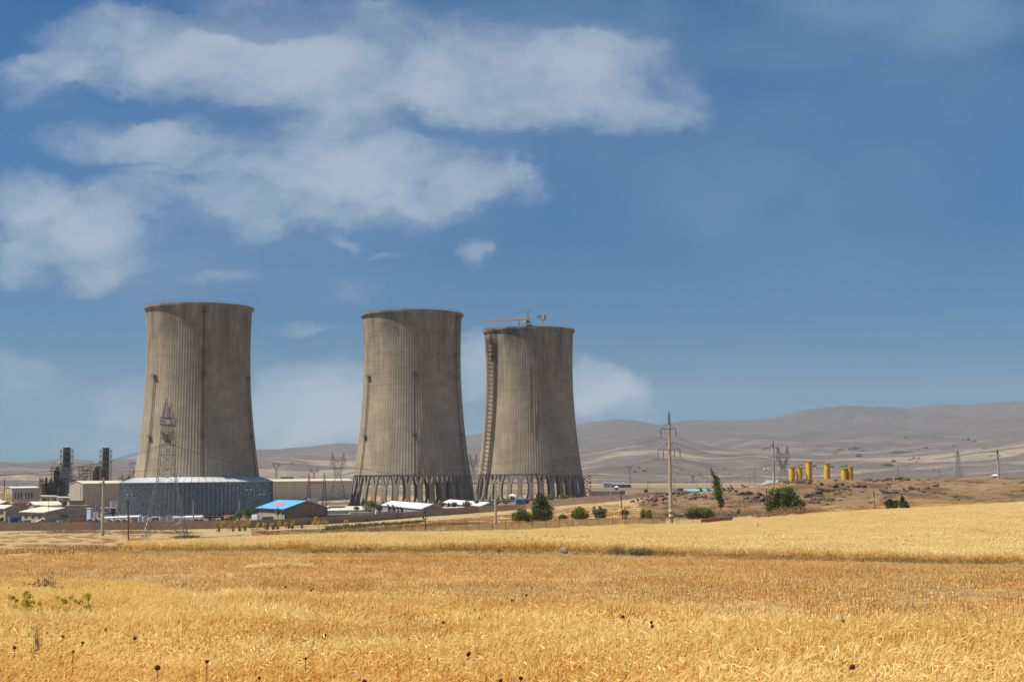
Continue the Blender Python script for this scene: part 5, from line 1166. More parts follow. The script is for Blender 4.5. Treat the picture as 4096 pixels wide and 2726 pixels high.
tent(422, 452, 2075, 2081, 560, 'white ridge tent just right of the tall concrete pole'); tent(450, 487, 2075, 2082, 562, 'white ridge tent second right of the tall concrete pole'); tent(484, 512, 2074, 2081, 565, 'white ridge tent at the dark wooden pole')
tent(128, 198, 2076, 2088, 553, 'open tent with a brown striped roof at the wall below the large shed', mat='box_tan')
# long white shade roofs
def shade(px0, y0, px1, y1, D, label, mat='white_sheet', w=5):
    a, b = P(px0,y0,D), P(px1,y1,D+6); t = empty('shade_roof', ((a.x+b.x)/2, D, on((px0+px1)/2, D).z), label, 'carport'); m = MB()
    m.prism([a, b, b+Vector((0,w,.5)), a+Vector((0,w,.5))], (0,0,.14)); m.build('roof', mat, t); m = MB(); n = 7
    for k in range(n+1):
        p = a.lerp(b, k/n); m.bar((p.x,p.y+.3,t.location.z-.5), (p.x,p.y+.3,p.z), .07, 4); m.bar((p.x,p.y+w-.3,t.location.z-.5), (p.x,p.y+w-.3,p.z+.45), .07, 4)
    m.build('post', 'steel', t)
shade(400, 2073, 552, 2066, 585, 'long white shade roof left of the pylon'); shade(596, 2072, 805, 2067, 590, 'long white shade roof right of the pylon over the truck park')
# vehicles
def vehicle(px0, px1, ytop, D, paint, label, kind='car'):
    s = S(D); L_ = (px1-px0)*s; p = on((px0+px1)/2, D); zt = zat(px0, ytop, D); h = max(1.4, zt-p.z); t = empty('parked_'+kind, p, label, kind, 'vehicles parked inside the wall')
    hl_, w = L_/2, min(1.0, L_*.22)
    if kind == 'truck':
        m = MB(); m.prism([(-hl_,-w,.6),(-hl_,-w,h*.75),(-hl_+.3,-w,h),(-hl_+1.9,-w,h),(-hl_+1.9,-w,.6)], (0,2*w,0)); m.build('cab', paint, t, local=True)
        MB().box((.9,0,1.0), (L_-2.0,2*w,.35)).box((1.0,0,1.6), (L_-2.3,2*w,1.0)).build('cargo_bed', 'grey_sheet', t, local=True); wx = (-hl_+1.0, hl_-.9, hl_-2.0)
        MB().box((-hl_+.05,0,h*.72), (.12,1.6*w,.6)).box((-hl_+1.0,-w,h*.72), (.9,.04,.55)).build('window', 'glass_dark', t, local=True)
    else:
        m = MB(); m.prism([(-hl_,-w,.35),(hl_,-w,.35),(hl_,-w,.85),(hl_*.55,-w,.95),(-hl_*.5,-w,.98),(-hl_,-w,.82)], (0,2*w,0)); m.build('body', paint, t, local=True)
        m = MB(); m.prism([(-hl_*.62,-w*.9,.95),(hl_*.78,-w*.9,.95),(hl_*.6,-w*.8,h),(-hl_*.28,-w*.8,h)], (0,1.7*w,0)); m.build('window', 'glass_dark', t, local=True)
        MB().box((hl_*.16,0,h+.02), (L_*.44,1.64*w,.07)).build('roof', paint, t, local=True); wx = (-hl_*.62, hl_*.62)
    for x in wx:
        for y in (-w, w): 
            m = MB(); m.bar((x,y-.1,.38), (x,y+.1,.38), .38, 14); m.build('wheel', 'rubber', t, local=True)
for (x0, x1, y, D_, mt_, kd, lab) in ((700,728,2072,558,'box_teal','truck','teal-cabbed truck, leftmost right of the pylon'),(726,752,2071,562,'white_sheet','truck','white-cabbed truck second right of the pylon'),(752,777,2074,560,'lilac_white','truck','pale truck left of the orange loader'),
    (798,818,2076,560,'rubber','truck','dark truck just right of the orange loader'),(816,846,2074,556,'paint_white','truck','white lorry below the raised red container, left one'),(846,870,2071,562,'box_teal','truck','pale green lorry frame below the raised red container'),
    (866,890,2070,560,'paint_white','truck','white lorry below the raised red container, right one'),(566,600,2084,548,'tarp_blue','car','light blue car left of the pylon legs'),(606,640,2082,548,'tarp_blue','car','light blue car between the pylon legs'),
    (377,404,2081,548,'box_teal','car','turquoise car left behind the tall concrete pole'),(340,372,2084,548,'tarp_blue','car','pale blue car in front of the leftmost white tent'),(662,700,2084,552,'box_green','car','greenish car between the pylon legs'),(150,180,2086,548,'lilac_white','car','pale car at the foot of the brown striped tent'),(425,452,2083,547,'cream_roof','car','cream car right of the tall concrete pole'),(934,948,2073,560,'paint_white','car','white car before the left tree by the skirt')):
    vehicle(x0, x1, y, D_, mt_, lab, kd)
t = empty('wheel_loader', on(787,556), 'orange wheel loader with raised bucket among the parked trucks', 'loader'); 
MB().prism([(-1.6,-.8,.7),(1.6,-.8,.7),(1.6,-.8,1.7),(-.2,-.8,1.9),(-1.6,-.8,1.5)], (0,1.6,0)).build('body', 'box_orange', t, local=True); MB().box((.1,0,2.5), (1.3,1.3,1.3)).build('cab', 'glass_dark', t, local=True)
MB().bar((-1.4,0,1.4),(-3.0,0,2.7),.16).prism([(-3.6,-1,2.2),(-2.8,-1,2.4),(-2.9,-1,3.4)], (0,2,0)).build('bucket', 'yellow_steel', t, local=True)
for x in (-1.1, 1.1):
    for y in (-.95,.95): MB().bar((x,y-.2,.6),(x,y+.2,.6),.6,14).build('wheel', 'rubber', t, local=True)
plant_tree(895, 938, 2068, 2082, 556, 'dark low hedge below the raised red container', leafm='leaf_dark', n=500, name='hedge', cat='hedge')
plant_tree(6, 20, 2066, 2084, 560, 'dark green bush at the left picture edge above the wall', leafm='leaf_dark', n=300, name='shrub', cat='shrub')

# ------------------------------------------------------------------ guard towers
def guard(px, ytop, ybot, D, wpx, label):
    s = S(D); w = wpx*s/2; zt, zb = zat(px, ytop, D), zat(px, ybot, D); x = P(px,1900,D).x; g_ = min(zb, G(x, D))-.3; t = empty('guard_tower', (x, D, g_), label, 'guard tower', 'guard towers along the wall'); h = zt-zb
    MB().add([(-w,-w,zt-g_-h*.28),(w,-w,zt-g_-h*.28),(w,w,zt-g_-h*.28),(-w,w,zt-g_-h*.28),(0,0,zt-g_)], [(3,2,1,0),(0,1,4),(1,2,4),(2,3,4),(3,0,4)]).build('roof', 'white_sheet', t, local=True)
    c = zt-g_-h*.62; MB().box((0,0,c), (w*1.15,w*1.15,h*.32)).build('cabin', 'grey_block', t, local=True)
    m = MB()
    for sx in (-1,1):
        for sy in (-1,1): m.bar((sx*w*.5,sy*w*.5,0), (sx*w*.5,sy*w*.5,zt-g_-h*.25), .07)
    m.box((0,0,c-h*.17), (w*1.4,w*1.4,.12)); m.build('frame', 'steel', t, local=True); MB().box((0,-w*.58,c+h*.07), (w*1.0,.06,h*.16)).build('window', 'glass_dark', t, local=True)
guard(2049, 1973, 2003, 725, 36, 'white-roofed guard tower before the columns of the farthest cooling tower'); guard(2465, 1941, 1963, 790, 20, 'small white-roofed guard tower on the plain right of the farthest cooling tower'); guard(3981, 1894, 1920, 640, 28, 'white-roofed guard tower beside the rightmost concrete pole')

# ------------------------------------------------------------------ silos
sl = [(3168.5,3157,3179,1866,1923),(3199,3188,3210,1867,1922),(3237,3226,3248,1844,1920),(3309,3298.5,3320,1852,1921),(3379,3368.5,3390,1872,1929),(3402,3391.5,3413,1866,1930)]
nm = ['leftmost of the short yellow steel silos on the mound','second yellow steel silo from the left, as short as the first','tallest yellow steel silo, third from the left','tall yellow steel silo standing alone in the middle of the row','weathered orange-yellow silo, left of the touching pair at right','orange-yellow silo at the right end of the row']
for k, (x, x0, x1, y0, y1) in enumerate(sl):
    D_ = 612 if k < 4 else 606; p = P(x, y1, D_); gz_ = min(p.z, G(p.x, p.y)+.0)-.5; r = (x1-x0)*S(D_)/2; H = zat(x, y0, D_)-gz_
    t = empty('silo', (p.x, p.y, gz_), nm[k], 'silo', 'yellow steel silos on the mound')
    m = MB(); n = 40; vs = []; fs = []
    for z in (0, H-.15):
        for i in range(n): a = 2*math.pi*i/n; rr_ = r+(.05 if i % 2 else 0); vs.append((rr_*math.cos(a), rr_*math.sin(a), z))
    for i in range(n): fs.append((i, (i+1)%n, n+(i+1)%n, n+i))
    m.add(vs, fs).build('shell', 'silo_yellow', t, local=True)
    MB().lathe((0,0,0), [(r+.10,H-.35),(r+.10,H),(.05,H+.12)], n).build('lid', 'silo_yellow', t, local=True)
    m = MB(); m.bar((r*.75,-r*.78,0), (r*.75,-r*.78,H+.5), .05, 4); m.bar((r*.92,-r*.55,0), (r*.92,-r*.55,H+.5), .05, 4)
    for z in np.arange(.4, H, .45): m.bar((r*.75,-r*.78,z), (r*.92,-r*.55,z), .03, 3)
    m.build('ladder', 'yellow_steel', t, local=True)
    m = MB()
    for a in (0, 2.1, 4.2): m.bar((r*math.cos(a),r*math.sin(a),H), (1.2*r*math.cos(a),1.2*r*math.sin(a),H+.35), .04, 3)
    m.lathe((0,0,H-.1), [(r+.28,0),(r+.28,.06),(r,.06),(r,0),(r+.28,0)], n, cap=False); m.build('rim_band', 'yellow_steel', t, local=True)

# ------------------------------------------------------------------ lattice pylons
def perp(d): return Vector((-d.y, d.x, 0))
def main_pylon():
    D_ = 430; s = S(D_); base = on(665, D_); z0 = base.z-.2; zt = zat(686, 1596, D_-7); zw = zat(665, 1896, D_); zb = zat(665, 1700, D_); c = Vector((base.x, D_, 0)); top = Vector((P(673,1700,D_).x, D_, 0))
    t = empty('lattice_pylon', (base.x, D_, z0), 'tall grey lattice pylon with two peaks standing before the nearest cooling tower', 'pylon', 'lattice pylons')
    ax = Vector((.14, -.99, 0)).normalized(); ay = perp(ax)           # line of the cross-arm runs almost straight away from us
    def ring(cc, hx, hy, z): return [(cc+ax*sx*hx+ay*sy*hy)+Vector((0,0,z)) for sx, sy in ((-1,-1),(1,-1),(1,1),(-1,1))]
    cw = c.lerp(top, .45); A_ = ring(c, 6.6, 6.3, z0); B_ = ring(cw, 2.6, 2.45, zw)
    # four legs as parts of the lower body
    zm = z0+(zw-z0)*.36; Mi = [Vector(a).lerp(Vector(b), .36) for a, b in zip(A_, B_)]
    for i in range(4):
        m = MB(); a, b = Vector(A_[i]), Vector(Mi[i]); inward = (c+Vector((0,0,a.z))-a).normalized()
        m.bar(a, b, .12); 
        for j in ((i+1)%4, (i-1)%4):
            q = Vector(Mi[j]); mid = (b+q)/2; m.bar(a, mid, .07)
            for k in range(1, 5): m.bar(a.lerp(b, k/5), a.lerp(mid, k/5+.02), .055, 3); m.bar(a.lerp(b, k/5), a.lerp(mid, (k-1)/5+.02), .05, 3)
        m.box((a.x, a.y, a.z+.1), (1.1,1.1,.7)); m.build('leg', 'steel', t)
    m = MB(); m.lattice(Mi, B_, 6, .11, .05); 
    for i in range(4): m.bar(Mi[i], Mi[(i+1)%4], .1)
    m.build('body', 'steel', t)
    zf = zat(665, 1780, D_); C_ = ring(cw.lerp(top,.6), 2.9, 2.0, zf); D2 = ring(top, 4.2, 1.6, zb)
    m = MB(); m.lattice(B_, C_, 3, .10, .05); m.lattice(C_, D2, 3, .09, .05); m.build('neck', 'steel', t)
    zb2 = zat(672, 1672, D_); E0 = ring(top, 9.0, 1.5, zb); E1 = ring(top, 9.0, 1.5, zb2)
    m = MB(); n = 9
    for lv in (E0, E1):
        for i, j in ((0,1),(3,2)): m.bar(lv[i], lv[j], .13)
    for i, j in ((0,1),(3,2)):
        for k in range(n):
            a0, a1 = Vector(E0[i]).lerp(Vector(E0[j]), k/n), Vector(E0[i]).lerp(Vector(E0[j]), (k+1)/n); b0, b1 = Vector(E1[i]).lerp(Vector(E1[j]), k/n), Vector(E1[i]).lerp(Vector(E1[j]), (k+1)/n)
            m.bar(a0, b1, .07); m.bar(b0, a1, .07); m.bar(a1, b1, .07)
    for lv in (E0, E1):
        for k in range(n+1): m.bar(Vector(lv[0]).lerp(Vector(lv[1]), k/n), Vector(lv[3]).lerp(Vector(lv[2]), k/n), .06); 
        for k in range(n): m.bar(Vector(lv[0]).lerp(Vector(lv[1]), k/n), Vector(lv[3]).lerp(Vector(lv[2]), (k+1)/n), .05)
    m.build('crossarm', 'steel', t)
    for sx in (-1, 1):
        pc = top+ax*sx*7.0; zpk = zt+(.4 if sx > 0 else -.4)
        m = MB(); m.lattice([pc+ax*a_*2.0+ay*b_*1.0+Vector((0,0,zb2)) for a_, b_ in ((-1,-1),(1,-1),(1,1),(-1,1))], [pc+ax*a_*.12+ay*b_*.12+Vector((0,0,zpk)) for a_, b_ in ((-1,-1),(1,-1),(1,1),(-1,1))], 4, .12, .065); m.build('peak', 'steel', t)
    for k in range(3):
        pc = top+ax*(-7+7*k)
        for sy in (-1, 1):
            m = MB(); a = pc+ay*sy*1.3+Vector((0,0,zb-2.2)); b = pc+Vector((0,0,zat(665,1772,D_)))
            for q in range(10): u = a.lerp(b, q/10+.02); v = a.lerp(b, (q+.6)/10+.02); m.bar(u, v, .24, 8)
            m.bar(a+Vector((0,0,2.2)), b, .05, 3); m.build('insulator', 'insulator', t)
    return t, top, ax
PY, PYtop, PYax = main_pylon()
def delta_pylon(px, D_, py0, pyt, wbase, wtop, peaks, beam, waist, label, r=.12, ang=0., base=None):
    x = P(px,1900,D_).x; z0 = base if base is not None else G(x, D_)-.3; c = Vector((x, D_, 0)); t = empty('lattice_pylon', (x, D_, z0), label, 'pylon', 'lattice pylons'); ax = Vector((math.cos(ang), math.sin(ang), 0)); ay = perp(ax); s = S(D_)
    def ring(cx, hx, hy, z): return [(c+ax*(cx+sx*hx)+ay*sy*hy)+Vector((0,0,z)) for sx, sy in ((-1,-1),(1,-1),(1,1),(-1,1))]
    wb, zw = wbase*s/2, zat(px, waist, D_); m = MB(); m.lattice(ring(0, wb, wb, z0), ring(0, wb*.22, wb*.22, zw), 6, r, r*.5); m.build('body', 'steel', t)
    zb = zat(px, beam[1], D_); zb2 = zat(px, beam[0], D_); wt = wtop*s/2
    for sx in (-1, 1):
        m = MB(); m.lattice(ring(sx*wb*.12, wb*.14, wb*.2, zw), ring(sx*wt*.62, wt*.14, wb*.2, zb), 4, r, r*.5); m.build('fork', 'steel', t)
        m = MB(); m.lattice(ring(sx*wt*.62, wt*.2, wb*.2, zb2), ring(sx*wt*peaks[0], .1, .1, zat(px, pyt, D_)), 4, r, r*.5); m.build('peak', 'steel', t)
    m = MB(); n = 10; A0, A1 = ring(0, wt, wb*.2, zb), ring(0, wt, wb*.2, zb2)
    for i, j in ((0,1),(3,2)):
        m.bar(A0[i], A0[j], r); m.bar(A1[i], A1[j], r)
        for k in range(n):
            a0, a1 = Vector(A0[i]).lerp(Vector(A0[j]), k/n), Vector(A0[i]).lerp(Vector(A0[j]), (k+1)/n); b0, b1 = Vector(A1[i]).lerp(Vector(A1[j]), k/n), Vector(A1[i]).lerp(Vector(A1[j]), (k+1)/n); m.bar(a0, b1, r*.6); m.bar(b0, a1, r*.5)
    m.build('crossarm', 'steel', t)
    for cx in (-.92, 0, .92): m = MB(); p = c+ax*wt*cx; m.bar((p.x,p.y,zb), (p.x,p.y,zb-14*s), .16, 6); m.build('insulator', 'insulator', t)
delta_pylon(3133, 900, 1925, 1783, 62, 58, (.75,), (1812,1828), 1872, 'grey two-peaked lattice pylon close behind the left yellow silos', .13, .25, base=-14)
delta_pylon(1352, 890, 2020, 1808, 84, 62, (.75,), (1838,1848), 1900, 'large two-peaked lattice pylon before the long cream hall, left of the middle tower', .09, .2)
delta_pylon(1893, 1500, 1900, 1815, 30, 40, (.8,), (1836,1846), 1868, 'faint lattice pylon seen in the gap between the two right cooling towers', .16, .6)
delta_pylon(1105, 2100, 1895, 1850, 18, 36, (.6,), (1853,1858), 1880, 'faint flat-topped pylon far off between the two left towers', .2, 0)
delta_pylon(1256, 2100, 1910, 1866, 14, 44, (.6,), (1880,1885), 1892, 'faint pylon far off above the long hall roof, right of the flat-topped one', .2, 0)
delta_pylon(2520, 2900, 1890, 1860, 12, 16, (.8,), (1866,1871), 1880, 'very small pylon on the plain left of the striped pole', .3, 0)
delta_pylon(2772, 2900, 1930, 1896, 12, 16, (.8,), (1902,1906), 1916, 'very small pylon on the plain right of the striped pole', .3, 0)
def mast_pylon(px, D_, pyt, wbase, wtop, label, r=.1, arms=(), base=None, body='steel', taper_y=None):
    x = P(px,1900,D_).x; z0 = base if base is not None else G(x, D_)-.3; c = Vector((x, D_, 0)); t = empty('lattice_mast', (x, D_, z0), label, 'pylon', 'lattice masts'); s = S(D_); zt = zat(px, pyt, D_)
    def ring(h, z): return [c+Vector((sx*h, sy*h, z)) for sx, sy in ((-1,-1),(1,-1),(1,1),(-1,1))]
    m = MB(); zz = zat(px, taper_y, D_) if taper_y else zt-2; m.lattice(ring(wbase*s/2, z0), ring(wtop*s/2, zz), 9, r, r*.55); m.lattice(ring(wtop*s/2, zz), ring(.08, zt), 5, r*.8, r*.45); m.build('body', body, t)
    for (py, w) in arms:
        m = MB(); z = zat(px, py, D_)
        for sx in (-1, 1): tip = c+Vector((sx*w*s/2, 0, z)); [m.bar(c+Vector((0, sy*wtop*s/2, z)), tip, r*.7) for sy in (-1, 1)]; m.bar(c+Vector((0,0,z+w*s*.16)), tip, r*.7); m.bar(tip, tip-Vector((0,0,8*s)), .12, 6)
        m.build('crossarm', 'steel', t)
    return t, c
mast_pylon(1236, 870, 1890, 18, 8, 'slim lattice gantry mast before the long hall, left of a linked pair', .12, taper_y=1925)
mast_pylon(1298, 870, 1888, 20, 8, 'slim lattice gantry mast before the long hall, right of a linked pair', .12, taper_y=1925)
a_, b_ = P(1238,1926,870), P(1296,1926,870); m = MB()
for k in range(12):
    p, q = a_.lerp(b_, k/12), a_.lerp(b_, (k+1)/12); m.bar(p, q, .12); m.bar(p-Vector((0,0,1.1)), q-Vector((0,0,1.1)), .12); m.bar(p, q-Vector((0,0,1.1)), .07); m.bar(p-Vector((0,0,1.1)), q, .07)
o = m.build('gantry_beam', 'steel'); prop(o, 'lattice beam joining the two slim gantry masts before the long hall', 'gantry')
mast_pylon(3834, 1300, 1796, 22, 8, 'faint grey lattice mast standing alone behind the right part of the mound', .16, arms=((1812,24),(1830,22)), taper_y=1812, base=-18)
mast_pylon(2130, 1200, 1905, 16, 8, 'lattice mast seen through the columns of the farthest cooling tower', .12, taper_y=1915, base=-17)
mast_pylon(490, 900, 1895, 12, 4, 'tiny lattice mast on the turbine hall roofline left of the nearest tower', .1, base=-22)
for k, px in enumerate((59, 69)): mast_pylon(px, 1300, 1934, 7, 3, ('left','right')[k]+' of two tiny masts far behind the hall with narrow windows', .12, base=-18)

# ------------------------------------------------------------------ concrete power poles
def cpole(px, ybase, ytop_c, ytop, D_, r0, r1, label, arms, bands=False, z0=None, name='power_pole', mat='concrete_pole', ring=None):
    x = P(px, ybase, D_).x; z0 = z0 if z0 is not None else min(G(x, D_), zat(px, ybase, D_))-.4; t = empty(name, (x, D_, z0), label, 'pole', 'power poles'); zc = zat(px, ytop_c, D_); s = S(D_)
    MB().lathe((x,D_,0), [(r0,z0),(r1,zc)], 20).build('shaft', mat, t, smooth=False)
    if bands:
        for k in range(4):
            za, zb = zat(px, 2075-10*k, D_), zat(px, 2075-10*(k+1), D_); f = lambda z: r0+(r1-r0)*(z-z0)/(zc-z0)+.015
            MB().lathe((x,D_,0), [(f(za),za),(f(zb),zb)], 20, cap=False).build('painted_band', 'band_white' if k % 2 else 'band_red', t)
    zt = zat(px, ytop, D_)
    if zt > zc+.5:
        m = MB(); m.lattice([(x+a*r1*.9,D_+b*r1*.9,zc-.2) for a, b in ((-1,-1),(1,-1),(1,1),(-1,1))], [(x+a*.07,D_+b*.07,zt) for a, b in ((-1,-1),(1,-1),(1,1),(-1,1))], 5, .06, .035); m.build('spire', 'dark_steel', t)
    for (y, xs, yup, drop) in arms:
        m = MB(); z = zat(px, y, D_); zu = zat(px, yup, D_); lo, hi = min(xs), max(xs); xa, xb = x+(lo-px)*s, x+(hi-px)*s
        m.bar((xa,D_-.3,z), (xb,D_-.3,z), .07); m.bar((xa,D_+.3,z), (xb,D_+.3,z), .07)
        for xq in (xa, xb): m.bar((x,D_,zu), (xq,D_,z), .05)
        if len(xs) > 2:
            for q in xs[1:-1]: m.bar((x,D_,zu), (x+(q-px)*s,D_,z), .05)
        m.build('crossarm', 'dark_steel', t)
        if drop:
            for q in xs:
                xq = x+(q-px)*s; i_ = MB(); zb = z-drop*s; i_.bar((xq,D_,z), (xq,D_,zb), .04, 4)
                for kk in range(9): i_.bar((xq,D_,z-.3-(drop*s-.5)*kk/9), (xq,D_,z-.3-(drop*s-.5)*(kk+.55)/9), .13, 8)
                i_.build('insulator', 'insulator', t)
    return t
D1 = 338
cpole(2684, 2076, 1693, 1646, D1, .52, .29, 'big concrete power pole with red and white bands round its foot', [(1714, (2650, 2710), 1695, 37), (1797, (2637, 2659, 2702, 2725), 1766, 35)], bands=True)
cpole(3097, 1941, 1790, 1759, 690, .62, .34, 'second concrete power pole, on the mound left of the yellow silos', [(1791, (3064, 3082), 1776, 12), (1790, (3097, 3112), 1782, 10), (1829, (3081, 3097), 1826, 3)])
cpole(3995, 1926, 1812, 1796, 560, .5, .33, 'rightmost concrete power pole, beside a guard tower', [(1824, (3960, 4006), 1815, 3), (1806, (3972, 3995), 1803, 2)])
cpole(410, 2141, 1908, 1885, 420, .52, .30, 'tall concrete pole at left, standing before the cream turbine hall', [(1929, (396, 414), 1924, 18), (1898, (399, 411), 1896, 4)])
cpole(1983, 2087, 1896, 1888, 348, .34, .17, 'plain slim concrete pole before the farthest cooling tower', [(1911, (1974, 1988), 1905, 4)])
for k, (px, yb, yt, D_, r0, mt_, lab) in enumerate(((773,2072,1998,575,.3,'concrete_pole','short concrete pole before the dark skirt, left of a pair joined by a wire'),(957,2050,1995,590,.3,'concrete_pole','short concrete pole before the dark skirt, right of a pair joined by a wire'),(382,2072,2009,600,.25,'concrete_pole','short speckled concrete pole before the turbine hall'),
    (396,2072,2018,600,.35,'steel','short grey steel post just left of the tall concrete pole'),(16,2012,1916,900,.35,'dark_steel','thin dark post by the cream hall at the far left'),(45,2092,2022,545,.10,'steel','thin lamp-less post before the blue container'),(2443,1984,1940,690,.16,'concrete_pole','slim post by the small guard tower right of the farthest tower'))):
    cpole(px, yb, yt, yt, D_, r0, r0*.7, lab, [], mat=mt_)
# transformer pole
t = cpole(2590, 1975, 1932, 1932, 720, .25, .18, 'twin post carrying a transformer, on the pale strip right of the farthest tower', [(1950, (2576, 2596), 1950, 0)])
p = P(2583,1962,720); MB().box((p.x,p.y,p.z), (1.6,1.2,1.5)).build('transformer', 'dark_steel', t); p0 = P(2577,1975,720); MB().bar((p0.x,720,p0.z-2), (p0.x,720,zat(2577,1951,720)), .15).build('second_post', 'concrete_pole', t)
# old wooden poles
def wpole(px, yb, yt, D_, r, label, lean=0, bits=True):
    b = P(px, yb, D_); zg = min(G(b.x, D_), b.z)-.3; zt = zat(px, yt, D_); t = empty('wooden_pole', (b.x, D_, zg), label, 'pole', 'old wooden wire poles')
    MB().bar((b.x,D_,zg), (b.x+lean,D_,zt), r, 10, r*.75).build('shaft', 'old_wood', t)
    m = MB(); m.bar((b.x+lean-.35,D_,zt-.35), (b.x+lean+.35,D_,zt-.35), .06); m.bar((b.x+lean,D_-.15,zt-.5), (b.x+lean,D_-.15,zt+.1), .09, 8); m.box((b.x+lean,D_-.2,zt-.85), (.3,.2,.4)); m.build('bracket', 'dark_steel', t)
    return t, Vector((b.x+lean, D_, zt-.3))
w1, q1 = wpole(514, 2190, 2002, 247, .13, 'leaning dark wooden pole rising from the wheat at left', -.22)
w2, q2 = wpole(1702, 2132, 2030, 305, .10, 'dark wooden pole carrying a big coil of cable', 0)
w3, q3 = wpole(2493, 2105, 1977, 318, .12, 'leaning dark wooden pole at the wire fence, left of the striped pole', -.42)
w4, q4 = wpole(3072, 2056, 1957, 346, .10, 'thin brown pole in front of the broad many-lobed tree', -.25)
w5, q5 = wpole(3503, 2042, 1964, 333, .08, 'thin leaning brown pole on the right-hand field', -.35)
p = P(1701, 2062, 304.7); m = MB(); n = 28; s = S(305)
for ring_r, tw in ((9.8*s, 0), (9.3*s, .12)):
    pp = [p+Vector((ring_r*math.cos(2*math.pi*i/n), tw*math.sin(i), ring_r*1.35*math.sin(2*math.pi*i/n))) for i in range(n+1)]; m.tube(pp, .045, 5)
o = m.build('cable_coil', 'rubber'); prop(o, 'big loop of black cable hanging on a dark wooden pole', 'cable coil')
p = P(1693, 2068, 304.6); o = MB().lathe((p.x,p.y,p.z-.28), [(.1,0),(.2,.08),(.2,.45),(.1,.55)], 10).build('splice_box', 'rubber'); prop(o, 'small black splice canister inside the hanging cable loop', 'splice box')
# street lamps
def lamp(px, yt, yb, D_, heads, label, arm=5):
    x = P(px,1900,D_).x; z0 = min(G(x, D_), zat(px, yb, D_))-.3; zt = zat(px, yt, D_); s = S(D_); t = empty('street_lamp', (x, D_, z0), label, 'street lamp', 'street lamps')
    MB().bar((x,D_,z0), (x,D_,zt), .11, 8, .07).build('post', 'steel', t)
    for sx in heads:
        m = MB(); tip = Vector((x+sx*arm*s*1.25, D_, zt+.5)); m.bar((x,D_,zt), tip, .05); m.build('arm', 'steel', t); MB().lathe((tip.x+sx*.2,tip.y,tip.z-.05), [(.08,0),(.32,.04),(.28,.16),(.1,.2)], 10).build('lamp_head', 'paint_white', t)
for a in ((1049,1980,2078,575,(-1,1),'double-headed street lamp before the blue roof'),(996,1962,2050,600,(-1,1),'tall double-headed street lamp before the dark skirt'),(520,1982,2088,560,(-1,1),'double-headed street lamp before the green-grey louvres'),(90,1992,2088,575,(1,),'single-arm street lamp before the hall with narrow windows',7),
    (197,2005,2088,560,(1,),'single-arm street lamp standing before the largest shed'),(318,2000,2088,565,(-1,),'single-arm street lamp before the office',7),(59,2010,2070,640,(1,),'small street lamp at the yellow canopy'),
    (2298,1940,1990,700,(),'slim white post before the farthest tower columns'),(2337,1908,1988,680,(-1,1),'double-headed street lamp at the right foot of the farthest tower'),(2595,1920,1975,1000,(-1,1),'faint double street lamp left of the striped pole'),(2788,1915,1958,760,(-1,1),'double street lamp between striped pole and poplar'),
    (2998,1908,1950,720,(-1,1),'smaller double street lamp right of the poplar'),(3019,1882,1945,640,(-1,1),'taller double street lamp left of the second concrete pole'),(2697,1884,1960,600,(1,),'lamp head peeping beside the striped pole'),(3594,1867,1915,600,(-1,1),'double street lamp on the skyline left of centre of the right-hand mound'),
    (3757,1870,1920,640,(-1,1),'double street lamp on the mound skyline left of the lone lattice mast'),(3850,1863,1920,600,(-1,1),'double street lamp on the skyline right of the lone lattice mast'),(3317,1877,1925,590,(-1,1),'double street lamp in front of the lone tall silo'),(20,2090,2092,545,(),'small post')):
    if a[5] != 'small post': lamp(*a)

# ------------------------------------------------------------------ cables
def cable(pts, r, label, group='overhead cables', sag=None, n=24, kind_pts=None):
    m = MB(); P_ = []
    for a, b in zip(pts, pts[1:]):
        L_ = (b-a).length; sg = sag if sag is not None else L_*.02
        for k in range(n): t_ = k/n; p = a.lerp(b, t_); p = p-Vector((0,0,4*sg*t_*(1-t_))); P_.append(p)
    P_.append(pts[-1]); m.tube(P_, r, 4); o = m.build('overhead_cable', 'cable', origin=tuple(pts[0])); prop(o, label, 'cable', group)
PYi = [PYtop+PYax*(-7+7*k)+Vector((0,0,zat(665,1773,430))) for k in range(3)]
for k in range(3):
    lab = ('upper','middle','lower')[k]
    cable([P(-250, 1895+k*2, 330+12*k), PYi[k]], .045, f'{lab} of the thick conductors sweeping from the left edge up to the tall pylon', sag=3.2)
    cable([PYi[k], P(1330+30*k, 1856+3*k, 720), P(2345, 1927+2*k, 1000)], .04, f'{lab} of the conductors falling right from the tall pylon across the towers', sag=5)
cable([P(-300,1793,410), P(1000,1835,430), P(2652,1752,D1), P(3097,1775,690)], .05, 'long thin wire crossing all the towers to the upper left arm of the striped pole', sag=5)
cable([P(2711,1751,D1), P(3112,1774,690), P(3995,1801,560), P(4500,1750,500)], .045, 'wire from the upper right arm of the striped pole to the poles on the mound', sag=3.5)
cable([P(2638,1834,D1), P(1990,1903,348)], .045, 'wire dropping from the lower left arm of the striped pole to the slim concrete pole', sag=1.5)
cable([P(2659,1833,D1), P(2330,1868,800), P(1500,1893,1400)], .05, 'wire running left from the lower arm of the striped pole behind the slim concrete pole', sag=2)
cable([P(2703,1832,D1), P(3081,1858,690), P(3960,1826,560), P(4500,1800,500)], .045, 'wire from the lower right arm of the striped pole, inner one', sag=3)
cable([P(2726,1833,D1), P(3082,1856,690), P(4006,1824,560), P(4500,1790,500)], .045, 'wire from the lower right arm of the striped pole, outer one', sag=2.4)
cable([P(3170,1826,900), P(3600,1835,1100), P(4400,1782,1100)], .07, 'pale conductor leaving the two-peaked pylon behind the silos to the right', sag=2)
cable([P(3105,1826,900), P(2700,1888,1400)], .07, 'pale conductor leaving the two-peaked pylon behind the silos to the left', sag=1)
cable([P(-200,2022,300), q1, q2, q3], .028, 'low black telephone wire strung between the wooden poles from the left edge', sag=2.6)
